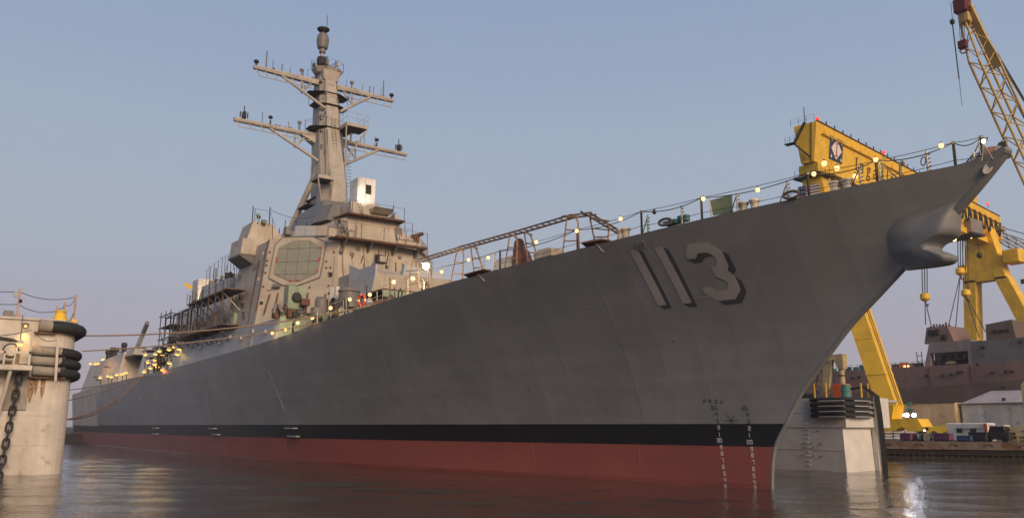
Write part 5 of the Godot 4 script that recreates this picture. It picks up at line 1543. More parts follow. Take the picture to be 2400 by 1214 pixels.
# lamps, staging tower and boom lift abaft the deckhouses
func aft_staging(warm: Color) -> void:
	var edge := [V(-121.01, 9.69, 9.66), V(-114.22, 9.61, 9.86), V(-111.4, 9.36, 9.92), V(-107.38, 9.45, 10), V(-103.86, 9.38, 10.05), V(-101.42, 9.42, 10.08)]
	for i in edge.size():
		var t := lamp("quarter_lamp", edge[i], 0.3, M.bulb_yellow, "hooded yellow lamp on the quarter deck edge, %s from the stern" % ORD[i], "hooded lamps on the quarter", Color(1.0, 0.85, 0.45), 0.35, true)
		part(t, "stand", mb().bar(edge[i] + V(0, 0.25, -0.1), edge[i] + V(0.1, -1.1, -0.1), 0.05, 5), M.dark)
	var tier := [V(-90.88, 8.98, 10.16), V(-89.74, 9.36, 10.16), V(-88.08, 9.41, 10.17), V(-85.9, 9.52, 10.17), V(-91.07, 10.07, 10.16), V(-89.64, 10.28, 10.16), V(-90.95, 10.95, 10.16), V(-87.76, 10.83, 10.17), V(-86.1, 10.67, 10.17), V(-84.23, 10.87, 10.17), V(-81.17, 9.43, 10.17), V(-81.18, 11.15, 10.16), V(-79.98, 10.74, 10.17), V(-77.57, 10.66, 10.16), V(-78.1, 10.21, 10.16), V(-76.54, 10.02, 10.15)]
	for i in tier.size():
		lamp("staging_lamp", tier[i] + V(0, 0, -0.4 * (i % 3)), 0.26, M.bulb_yellow, "hooded yellow lamp among brown staging, %s counted upwards from the deck edge" % ORD[i], "hooded lamps among the staging", Color(1.0, 0.85, 0.45), 0.4, true)
	var far := [V(-128.23, 12.13, 9.99), V(-125.35, 11.98, 9.41), V(-126.72, 11.99, 9.58), V(-122.64, 12.45, 9.28)]
	for i in far.size():
		lamp("hangar_lamp", far[i], 0.26, M.amber if i in [1, 2] else M.bulb_yellow, "small warm lamp above the hangar roof, %s" % ["farthest left", "third from left", "second from left", "rightmost and highest"][i], "lamps above the hangar roof", Color(1.0, 0.75, 0.4), 1.2, true)
	lamp("orange_lamp", V(-82.02, 8.71, 10.17), 0.26, M.amber, "orange lamp low on the deck edge beneath the brown staging", "", Color(1.0, 0.5, 0.2), 0.8, true)
	# staging tower against the aft house
	var tw := thing("staging_tower", "open scaffold tower of thin pipes at the after end of the deckhouses", "scaffold", V(-84, 8.6, 9.6))
	for x in [-82.0, -84.2, -86.4]:
		for z in [8.0, 9.8]:
			part(tw, "standard", mb().bar(V(x, 8.5, z), V(x, 15.2 + 0.3 * fmod(absf(x), 2.0), z), 0.05, 5), M.dark)
	for k in 5:
		var y := 9.6 + k * 1.3
		for z in [8.0, 9.8]: part(tw, "ledger", mb().bar(V(-81.7, y, z), V(-86.7, y, z), 0.045, 5), M.dark)
		for x in [-82.0, -84.2, -86.4]: part(tw, "transom", mb().bar(V(x, y, 7.8), V(x, y, 10.0), 0.045, 5), M.dark)
		if k % 2 == 1: part(tw, "planks", mb().box(V(-84.2, y + 0.08, 8.9), V(4.8, 0.07, 1.6)), M.scaffold)
	part(tw, "brace", mb().bar(V(-82, 9.6, 9.85), V(-86.4, 13.5, 9.85), 0.04, 5), M.dark)
	# low brown staging full of planks and lamps
	var lo := thing("low_staging", "tangle of brown scaffold and planks lit by hooded lamps", "scaffold", V(-90, 8.5, 9))
	var r := RandomNumberGenerator.new()
	r.seed = 4
	for i in 30:
		var q := V(-79.5 - r.randf() * 15.0, 8.5, 8.2 + r.randf() * 1.4)
		part(lo, "standard", mb().bar(q, q + V(r.randf_range(-0.2, 0.2), 1.6 + r.randf() * 1.9 * clampf((q.x + 97.0) / 12.0, 0.3, 1.0), 0), 0.06, 5), M.scaffold)
	for i in 9:
		var xx := -80.0 - i * 1.7
		part(lo, "planks", mb().box(V(xx, 9.7 + 0.9 * (i % 3), 9.0), V(3.2, 0.08, 1.2)), M.rust)
		part(lo, "ledger", mb().bar(V(xx + 1.5, 10.0 + 0.8 * (i % 3), 9.7), V(xx - 1.5, 10.0 + 0.8 * (i % 3), 9.7), 0.05, 5), M.scaffold)
	# boom lift with two cage baskets
	var bl := thing("boom_lift", "grey boom lift raised behind the quarter with round cage baskets", "boom lift", V(-104, 12.6, 6))
	var j0 := V(-116.83, 11.9, 6.5)
	var j1 := V(-113.65, 13.56, 6.5)
	var j2 := V(-110.87, 15.24, 6.5)
	var j3 := V(-108.56, 16.55, 6.5)
	part(bl, "lower_boom", mb().beam(j0, j1, 0.5, 0.6), M.dark)
	part(bl, "middle_boom", mb().beam(j1, j2, 0.5, 0.55), M.white)
	part(bl, "upper_boom", mb().beam(j2, j3, 0.42, 0.6), M.steel)
	for b in [[V(-121.79, 12.71, 6.5), 1.15, 1.9], [V(-111.75, 12.06, 6.5), 0.75, 1.9]]:
		var c: Vector3 = b[0]
		var rr: float = b[1]
		var bk := part(bl, "basket", mb().lathe([[rr * 0.7, -0.35], [rr, 0.0], [rr, 0.1], [0.0, 0.1]], c, 12), M.blue)
		for k in 3:
			var hoop: Array = []
			for i in 13: hoop.append(c + V(cos(TAU * i / 12) * rr, 0.1 + 0.6 * k, sin(TAU * i / 12) * rr))
			part(bk, "hoop", mb().path(hoop, 0.045, 4), M.steel)
		for i in 9: part(bk, "bar", mb().bar(c + V(cos(TAU * i / 9) * rr, 0, sin(TAU * i / 9) * rr), c + V(cos(TAU * i / 9) * rr * 0.95, b[2] - 0.6, sin(TAU * i / 9) * rr * 0.95), 0.04, 4), M.steel)
	part(bl, "carriage", mb().box(V(-115.52, 11.4, 6.5), V(2.4, 0.8, 1.6)), M.dark)

# ---------------------------------------------------------------- the two dock walls
func docks() -> void:
	left_dock()
	right_dock()

func left_dock() -> void:
	var d := thing("dock_tower", "tall off-white dock wall with fender rings at left edge", "dock wall", V(-50, 0, 30))
	var xf := -43.5
	var zc := 24.15
	var pl: Array = []
	for i in 7: pl.append(V(xf - 1.0 + cos(PI / 2 * i / 6) * 1.0, 0, zc + 1.0 - sin(PI / 2 * i / 6) * 1.0))
	pl.append(V(-66, 0, zc)); pl.append(V(-66, 0, 44)); pl.append(V(xf, 0, 44))
	var lo: Array = []
	var hi: Array = []
	for q in pl:
		lo.append(q - Vector3.UP * 2.0); hi.append(q + Vector3.UP * 8.95)
	part(d, "wall", mb().loft(lo, hi), M.dock_white)
	# horizontal plate seams
	for y in [1.7, 3.4, 5.1]:
		part(d, "seam", mb().beam(V(xf + 0.012, y, 25.2), V(xf + 0.012, y, 40), 0.03, 0.03), M.dock_white)
	part(d, "deck_plate", mb().loft([V(-66.1, 8.95, 44), V(xf + 0.12, 8.95, 44), V(xf + 0.12, 8.95, 24.9), V(-44.6, 8.95, 24.0), V(-66.1, 8.95, 24.0)], [V(-66.1, 9.07, 44), V(xf + 0.12, 9.07, 44), V(xf + 0.12, 9.07, 24.9), V(-44.6, 9.07, 24.0), V(-66.1, 9.07, 24.0)]), M.dock_white)
	# fenders: painted length along the face, bare black rubber round the corner
	for f in [[8.62, 0.36, 26.3, 25.6], [7.12, 0.29, 26.6, 24.95], [6.52, 0.29, 26.6, 24.9], [5.92, 0.30, 26.4, 24.85]]:
		var y: float = f[0]
		var r: float = f[1]
		var xo := xf + r * 0.7
		var straight: Array = [V(xo, y + 0.06, f[2]), V(xo, y + 0.03, lerpf(f[2], f[3], 0.5)), V(xo, y, f[3])]
		var bend: Array = [V(xo, y, f[3])]
		for i in 9: bend.append(V(xf - 1.0 + cos(PI / 2 * i / 8) * (1.0 + r * 0.7), y - 0.02 * i, zc + 1.0 - sin(PI / 2 * i / 8) * (1.0 + r * 0.7)))
		bend.append(V(xf - 3.5, y - 0.2, zc - r * 0.7))
		var fe := part(d, "fender", mb().path(bend, r, 12), M.rubber, "black rubber fender bent round the corner")
		part(fe, "painted_length", mb().path(straight, r * 0.97, 12), M.rubber_worn)
		part(fe, "bracket", mb().box(V(xf + 0.05, y - r - 0.05, lerpf(f[2], f[3], 0.5)), V(0.5, 0.1, f[2] - f[3] + 0.4)), M.rust)
	# walkway with rails
	var wy := 5.95
	part(d, "walkway", mb().box(V(-42.7, wy + 0.1, 31.5), V(1.6, 0.28, 9.9)), M.dock_white)
	part(d, "walkway_rail", mb().beam(V(-41.95, wy + 0.95, 26.7), V(-41.95, wy + 0.95, 34), 0.1, 0.14), M.dock_white)
	for z in [26.75, 28.0, 29.3, 30.6]: part(d, "rail_post", mb().beam(V(-41.95, wy + 0.2, z), V(-41.95, wy + (2.3 if z < 27.5 else 1.0), z), 0.1, 0.1), M.dock_white)
	part(d, "rail_post", mb().beam(V(-42.4, wy - 0.6, 25.25), V(-42.4, wy + 1.9, 25.35), 0.13, 0.13), M.dock_white)
	part(d, "rail_chain", mb().path(sag(V(-41.95, wy + 2.28, 26.75), V(-42.4, wy + 1.85, 25.35), 0.35, 8), 0.02, 4), M.cable)
	part(d, "rail_chain", mb().path(sag(V(-41.95, wy + 2.28, 26.75), V(-41.95, wy + 1.9, 30.0), 0.25, 8), 0.02, 4), M.cable)
	part(d, "support_strut", mb().beam(V(-42.1, wy, 27.6), V(-42.9, 3.6, 27.9), 0.14, 0.14), M.dock_white)
	part(d, "support_strut", mb().beam(V(-42.1, wy, 28.5), V(-42.9, 3.9, 28.6), 0.14, 0.14), M.dock_white)
	part(d, "chain_backing", mb().box(V(xf + 0.05, 4.8, 27.1), V(0.12, 2.2, 1.2)), M.rubber_worn)
	for a in [[26.35, 0.18, 1.5], [26.1, 0.1, 1.0], [25.75, 0.14, 1.25]]:
		var q := PackedVector2Array([W(-a[1], 0), W(a[1], 0), W(a[1] * 0.8, -a[2] * 0.6), W(0.0, -a[2]), W(-a[1] * 0.7, -a[2] * 0.7)])
		part(d, "rust_run", mb().plate(q, Transform3D(Basis(V(0, 0, -1), V(0, 1, 0), V(1, 0, 0)), V(xf, 5.55, a[0])), 0.006), M.rust_run)
	# machinery box with a round door
	part(d, "machinery_box", mb().box(V(-43.2, wy + 1.05, 28.1), V(0.9, 1.1, 1.5)), M.light_grey)
	part(d, "round_door", mb().lathe([[0.34, 0], [0.36, 0.06], [0.3, 0.1], [0.0, 0.1]], V(-42.73, wy + 1.1, 27.65), 18, Basis(V(0, 0, 1), V(1, 0, 0), V(0, 1, 0))), M.light_grey)
	part(d, "door_gasket", mb().lathe([[0.36, 0], [0.42, 0.05], [0.36, 0.09]], V(-42.74, wy + 1.1, 27.65), 18, Basis(V(0, 0, 1), V(1, 0, 0), V(0, 1, 0))), M.black)
	part(d, "hose_bundle", mb().path([V(-42.9, wy + 1.65, 29.2), V(-42.9, wy + 1.8, 28.4), V(-42.9, wy + 1.7, 27.6), V(-42.9, wy + 1.5, 27.2)], 0.12, 6), M.dark)
	part(d, "control_box", mb().box(V(-42.9, wy + 0.75, 26.9), V(0.5, 0.8, 0.6)), M.light_grey)
	# pale posts and their cables on top
	var tops := [[V(-43.7, 9.05, 27.45), 1.75], [V(-44.3, 9.05, 24.35), 1.75], [V(-43.9, 9.6, 24.98), 0.6], [V(-43.9, 9.6, 25.36), 0.3]]
	for i in tops.size():
		var b: Vector3 = tops[i][0]
		var h: float = tops[i][1]
		part(d, "cable_post", mb().beam(b, b + Vector3.UP * h, 0.11, 0.11), M.post_pink)
		if i < 2: part(d, "post_foot", mb().box(b + V(0, 0.08, 0), V(0.3, 0.24, 0.3)), M.yellow if i == 1 else M.post_pink)
	var a0: Vector3 = tops[0][0] + Vector3.UP * 1.55
	var a1: Vector3 = tops[1][0] + Vector3.UP * 1.6
	part(d, "top_cable", mb().path(sag(a0, a1, 0.3, 12), 0.02, 4), M.cable)
	part(d, "top_cable", mb().path(sag(a0 - Vector3.UP * 0.75, tops[3][0] + Vector3.UP * 0.05, 0.25, 12), 0.02, 4), M.cable)
	part(d, "top_cable", mb().path(sag(a1, tops[2][0] + Vector3.UP * 0.5, 0.3, 8), 0.02, 4), M.cable)
	part(d, "top_cable", mb().path(sag(tops[2][0] + Vector3.UP * 0.45, tops[3][0] + Vector3.UP * 0.2, 0.15, 8), 0.02, 4), M.cable)
	part(d, "top_cable", mb().path(sag(a0, a0 + V(0, 0.05, 3), 0.1, 6), 0.02, 4), M.cable)
	part(d, "top_cable", mb().path(sag(a0 - Vector3.UP * 0.75, a0 + V(0, -0.7, 3), 0.1, 6), 0.02, 4), M.cable)
	part(d, "top_cable", mb().path(sag(a1 - Vector3.UP * 0.8, tops[2][0] - V(0, 0.5, 0.2), 0.3, 8), 0.02, 4), M.cable)
	part(d, "junction_box", mb().box(a0 + V(0.1, -0.55, -0.08), V(0.16, 0.2, 0.16)), M.black)
	part(d, "post_lamp", mb().box(a0 + V(0, -0.15, 0.2), V(0.14, 0.34, 0.16)), M.light_grey)
	part(d, "bollard", mb().lathe([[0.42, 0], [0.38, 0.2], [0.31, 0.32], [0.28, 0.48], [0.32, 0.54], [0.32, 0.6], [0.0, 0.61]], V(-43.95, 9.07, 25.15), 14), M.yellow, "yellow bollard on the dock wall top")
	part(d, "grey_box", mb().box(V(-43.9, 9.25, 27.9), V(0.5, 0.4, 0.5)), M.steel)
	# wall lamp whose light spreads down the wall, and the hooded lamp in front of it
	var wl := lamp("wall_lamp", V(-43.22, 8.55, 27.0), 0.08, M.bulb_yellow, "small lamp under the dock wall top throwing a warm cone down the wall", "", Color(1.0, 0.72, 0.36), 0.0)
	wl.get_node("light").free()
	part(wl, "hood", mb().lathe([[0.2, 0.0], [0.14, 0.12], [0.0, 0.15]], V(-43.22, 8.6, 27.0), 10), M.steel)
	part(wl, "bracket", mb().bar(V(-43.5, 8.72, 27.0), V(-43.22, 8.72, 27.0), 0.03, 5), M.steel)
	var sp := SpotLight3D.new()
	sp.name = "light"
	sp.light_color = Color(1.0, 0.72, 0.38)
	sp.light_energy = 4.0
	sp.spot_angle = 52.0
	sp.spot_range = 14.0
	sp.spot_attenuation = 2.0
	sp.light_size = 0.08
	sp.shadow_enabled = true
	wl.add_child(sp)
	sp.rotation = V(-PI / 2, 0, 0)
	sp.position = Vector3.DOWN * 0.1
	var hl := lamp("hooded_lamp", V(-42.0, 7.45, 27.3), 0.2, M.bulb_yellow, "hooded lamp hanging from a thin pole before the dock wall", "", Color(1.0, 0.8, 0.5), 1.0, true)
	part(hl, "pole", mb().bar(V(-42.0, 7.7, 27.3), V(-42.2, 9.05, 27.3), 0.035, 5), M.steel)
	part(hl, "post", mb().beam(V(-41.95, wy + 0.2, 27.55), V(-41.98, 7.35, 27.38), 0.08, 0.08), M.dock_white)
	# anchor chain hanging down the face
	var ch := thing("anchor_chain", "heavy black chain hanging down the left dock wall", "chain", V(-42.9, 0, 27.3))
	var top := V(-43.0, 5.7, 27.05)
	var bot := V(-43.0, -0.8, 27.55)
	var dir := (bot - top).normalized()
	var pitch := 0.46
	var k := int(top.distance_to(bot) / pitch)
	for i in k:
		var c := top + dir * pitch * (i + 0.5)
		var side := V(0, 0, 1) if i % 2 == 0 else V(1, 0, 0.1)
		side = (side - dir * side.dot(dir)).normalized()
		var ring: Array = []
		for j in 17:
			var a := TAU * j / 16
			ring.append(c + side * cos(a) * 0.15 + dir * (sin(a) * 0.17 + (0.13 if sin(a) > 0.01 else (-0.13 if sin(a) < -0.01 else 0.0))))
		part(ch, "link", mb().path(ring, 0.062, 7), M.chain)

func right_dock() -> void:
	var d := thing("dock_pier", "grey and white dock wall with stacked fender rings beyond the bow", "dock wall", V(-25, 0, -19))
	var ty := 4.55
	# side wall (grey) and end wall (white), the head of the wall standing proud of the end
	part(d, "wall", mb().loft([V(-17.9, -2, -15.5), V(-17.9, -2, -18.55), V(-60, -2, -18.55), V(-60, -2, -15.5)], [V(-18.05, ty - 1.85, -15.5), V(-18.05, ty - 1.85, -18.55), V(-60, ty - 1.85, -18.55), V(-60, ty - 1.85, -15.5)]), M.dock_clean)
	part(d, "wall_head", mb().loft([V(-17.75, ty - 1.85, -15.45), V(-17.75, ty - 1.85, -19.8), V(-60, ty - 1.85, -19.8), V(-60, ty - 1.85, -15.45)], [V(-17.75, ty, -15.45), V(-17.75, ty, -19.8), V(-60, ty, -19.8), V(-60, ty, -15.45)]), M.dock_clean)
	part(d, "end_slab", mb().box(V(-17.62, ty - 0.95, -19.3), V(0.3, 1.9, 1.15)), M.dock_clean)
	part(d, "corner_post", mb().box(V(-17.8, 1.0, -18.75), V(0.35, 5.9, 0.42)), M.dock_clean)
	for y in [ty - 0.9, 1.3]: part(d, "seam", mb().beam(V(-18, y, -15.43 if y > 2.7 else -15.48), V(-50, y, -15.43 if y > 2.7 else -15.48), 0.012, 0.03), M.dock_clean)
	for i in 12: part(d, "rung", mb().box(V(-20.6, 0.35 + i * 0.28, -15.44), V(0.22, 0.05, 0.06)), M.dock_clean)
	for q in [V(-19.8, 2.5, -15.44), V(-20.9, 1.7, -15.44), V(-20.3, 1.7, -15.44), V(-20.9, 1.45, -15.44), V(-20.2, 1.45, -15.44), V(-21, 0.95, -15.44), V(-20.2, 0.95, -15.44), V(-19.6, 0.95, -15.44), V(-19.6, 1.7, -15.44)]:
		part(d, "lug", mb().box(q, V(0.1, 0.06, 0.08)), M.steel)
	# fender rings round the corner
	for i in 4:
		var y := ty - 0.12 - 0.33 * i
		var ring: Array = []
		for p in [V(-20.1, y, -15.35), V(-19.2, y, -15.25), V(-18.3, y, -15.2), V(-17.75, y, -15.25), V(-17.5, y, -15.5), V(-17.45, y, -16.1), V(-17.5, y, -17.2), V(-17.6, y, -18.2)]: ring.append(p)
		var f := part(d, "fender", mb().path(ring, 0.13, 8), M.rubber, "black fender ring round the pier corner")
		part(f, "worn_strip", mb().path([V(-19.4, y - 0.1, -15.12), V(-18.2, y - 0.1, -15.06), V(-17.55, y - 0.11, -15.12)], 0.05, 6), M.light_grey)
		part(f, "worn_strip", mb().path([V(-17.36, y - 0.1, -15.9), V(-17.38, y - 0.1, -17.0), V(-17.5, y - 0.1, -17.9)], 0.045, 6), M.light_grey)
	# hoses down the end
	for i in 4:
		var z := -18.35 - i * 0.14
		part(d, "hose", mb().path([V(-19.5, ty + 0.5, z + 0.6), V(-18.2, ty + 0.75, z + 0.2), V(-17.45, ty + 0.1, z), V(-17.42, ty - 1.0, z - 0.1), V(-17.45, 1.0, z - 0.3), V(-17.5, -0.4, z - 0.35)], 0.05 + 0.012 * (i % 2), 6), M.black if i % 2 else M.rubber)
	part(d, "pipe_outlet", mb().bar(V(-18.2, ty - 0.15, -19.8), V(-18.0, ty - 0.2, -21.6), 0.12, 8), M.light_grey)
	# yellow rail posts
	var posts := [V(-20.02, 4.7, -15.7), V(-19.17, 4.67, -15.7), V(-18, 4.68, -17.76), V(-18, 4.64, -18.52)]
	for q in posts: part(d, "rail_post", mb().beam(V(q.x, ty, q.z), V(q.x, ty + 0.95, q.z), 0.08, 0.08), M.yellow)
	part(d, "rail_wire", mb().path(sag(posts[0] + Vector3.UP * 0.8, posts[1] + Vector3.UP * 0.8, 0.05, 4), 0.015, 4), M.yellow)
	# loader crane on the wall
	var cb := V(-21, 4.9, -20.33)
	var c := thing("davit_crane", "small cream davit crane standing on the right dock wall", "crane", V(cb.x, ty, cb.z))
	var hh := 3.1
	part(c, "column", mb().lathe([[0.24, 0], [0.2, 1.0], [0.19, 2.2]], V(cb.x, ty, cb.z), 10), M.cream)
	part(c, "column_band", mb().lathe([[0.23, 0], [0.23, 0.08]], V(cb.x, ty + 1.6, cb.z), 10), M.dark)
	part(c, "jib", mb().loft([V(cb.x - 0.1, ty + 2.1, cb.z + 0.25), V(cb.x + 0.3, ty + 2.1, cb.z + 0.25), V(cb.x + 0.3, ty + 2.1, cb.z - 0.25), V(cb.x - 0.1, ty + 2.1, cb.z - 0.25)], [V(cb.x - 0.5, ty + hh, cb.z + 0.35), V(cb.x + 0.35, ty + hh, cb.z + 0.3), V(cb.x + 0.35, ty + hh, cb.z - 0.25), V(cb.x - 0.5, ty + hh, cb.z - 0.25)]), M.cream)
	part(c, "jib_arm", mb().beam(V(cb.x + 0.2, ty + hh - 0.1, cb.z + 0.1), V(cb.x - 2.1, ty + hh - 0.55, cb.z + 0.5), 0.3, 0.3), M.cream)
	part(c, "second_arm", mb().loft([V(cb.x - 1.35, ty + 0.6, cb.z + 0.3), V(cb.x - 0.95, ty + 0.6, cb.z + 0.3), V(cb.x - 0.95, ty + 0.6, cb.z), V(cb.x - 1.35, ty + 0.6, cb.z)], [V(cb.x - 1.25, ty + hh - 0.2, cb.z + 0.3), V(cb.x - 0.45, ty + hh - 0.1, cb.z + 0.3), V(cb.x - 0.45, ty + hh - 0.1, cb.z), V(cb.x - 1.25, ty + hh - 0.2, cb.z)]), M.cream)
	part(c, "hose", mb().path([V(cb.x - 1.7, ty + 2.4, cb.z + 0.5), V(cb.x - 1.6, ty + 1.5, cb.z + 0.5), V(cb.x - 1.9, ty + 0.8, cb.z + 0.5), V(cb.x - 1.4, ty + 0.3, cb.z + 0.5)], 0.05, 5), M.black)
	var og := V(cb.x + 0.1, ty, cb.z + 0.3)
	var ob := thing("orange_cabinet", "orange-red cabinet at the foot of the davit crane", "cabinet", og)
	part(ob, "case", mb().box(og + V(0, 0.55, 0), V(1.0, 1.0, 0.7)), M.orange)
	part(ob, "door", mb().box(og + V(0.51, 0.55, 0), V(0.03, 0.86, 0.6)), M.orange)
	part(ob, "leg", mb().box(og + V(0.4, 0.05, 0.2), V(0.1, 0.14, 0.1)).box(og + V(-0.4, 0.05, 0.2), V(0.1, 0.14, 0.1)), M.dark)
	solo("hose_heap", mb().ball(V(-20.8, ty + 0.12, -16.3), V(0.9, 0.28, 0.5), 10, 6), M.dark, "dark hose heap left of the orange cabinet", "hose")
	solo("teal_drum", mb().lathe([[0.28, 0], [0.3, 0.05], [0.28, 0.4], [0.3, 0.45], [0.28, 0.85], [0.0, 0.86]], V(-18.8, ty, -17.3), 12), M.teal, "teal drum right of the orange cabinet", "drum")
	solo("bulwark_plate", mb().box(V(-24.6, ty - 0.2, -15.3), V(3.0, 0.5, 0.3)), M.rubber, "dark rubber fender pad at the wall head behind the bow", "fender")

# ---------------------------------------------------------------- the yard beyond: quay, gantry crane, boom crane, unfinished ship, sheds
const E1 := Vector3(0.919, 0, -0.394)     # along the quay, to the right
const E2 := Vector3(-0.394, 0, -0.919)    # inland

func yard_side() -> void:
	quay()
	gantry()
	boom_crane()
	unfinished_ship()
	sheds()
	yard_gear()

func quay() -> void:
	var q := V(-26, 0, -40.3)
	var gy := 1.45
	var g := mb()
	var a := q - E1 * 900.0 + Vector3.UP * gy
	var b := q + E1 * 900.0 + Vector3.UP * gy
	g.loft([a - Vector3.UP * 3.5, a + E2 * 1500.0 - Vector3.UP * 3.5, b + E2 * 1500.0 - Vector3.UP * 3.5, b - Vector3.UP * 3.5], [a, a + E2 * 1500.0, b + E2 * 1500.0, b])
	structure("ground", g, M.asphalt)
	var o := structure("quay_wall", mb().beam(q - E1 * 60 + V(0, gy - 0.3, 0) - E2 * 0.12, q + E1 * 60 + V(0, gy - 0.3, 0) - E2 * 0.12, 0.7, 0.66), M.quay)
	var back := part(o, "fender_timber", mb().beam(q - E1 * 60 + V(0, 0.66, 0) - E2 * 0.2, q + E1 * 60 + V(0, 0.66, 0) - E2 * 0.2, 0.3, 0.16), M.quay_dark)
	part(o, "fender_timber", mb().beam(q - E1 * 60 + V(0, 0.46, 0) - E2 * 0.2, q + E1 * 60 + V(0, 0.46, 0) - E2 * 0.2, 0.3, 0.14), M.quay_dark)
	var ribs := mb()
	for i in 130: ribs.slab(q + E1 * (-32 + i * 0.5) + V(0, 0.3, 0) - E2 * 0.06, V(0.2, 0.5, 0.12), Basis(E1, Vector3.UP, -E2))
	var rb := part(o, "sheet_pile_ribs", ribs, M.quay)
	rb.set_meta("kind", "stuff")
	part(o, "tide_band", mb().beam(q - E1 * 60 + V(0, 0.06, 0) - E2 * 0.16, q + E1 * 60 + V(0, 0.06, 0) - E2 * 0.16, 0.2, 0.22), M.quay_dark)
	for i in 6:
		var c := q + E1 * (-3.5 + i * 2.6) + V(0, gy - 0.12, 0) - E2 * 0.5
		var arc: Array = []
		for k in 9: arc.append(c + E1 * cos(PI * k / 8) * 0.32 + Vector3.UP * (sin(PI * k / 8) * 0.2 - 0.25))
		part(o, "mooring_hoop", mb().path(arc, 0.045, 5), M.rust)

func quad_tower(m: MB, a: Vector3, b: Vector3, wa: float, wb: float, ta: float, tb: float, x: Vector3, z: Vector3) -> MB:
	# box leg from a (bottom) to b (top), widths along x and thicknesses along z
	return m.loft([a - x * wa - z * ta, a + x * wa - z * ta, a + x * wa + z * ta, a - x * wa + z * ta], [b - x * wb - z * tb, b + x * wb - z * tb, b + x * wb + z * tb, b - x * wb + z * tb])

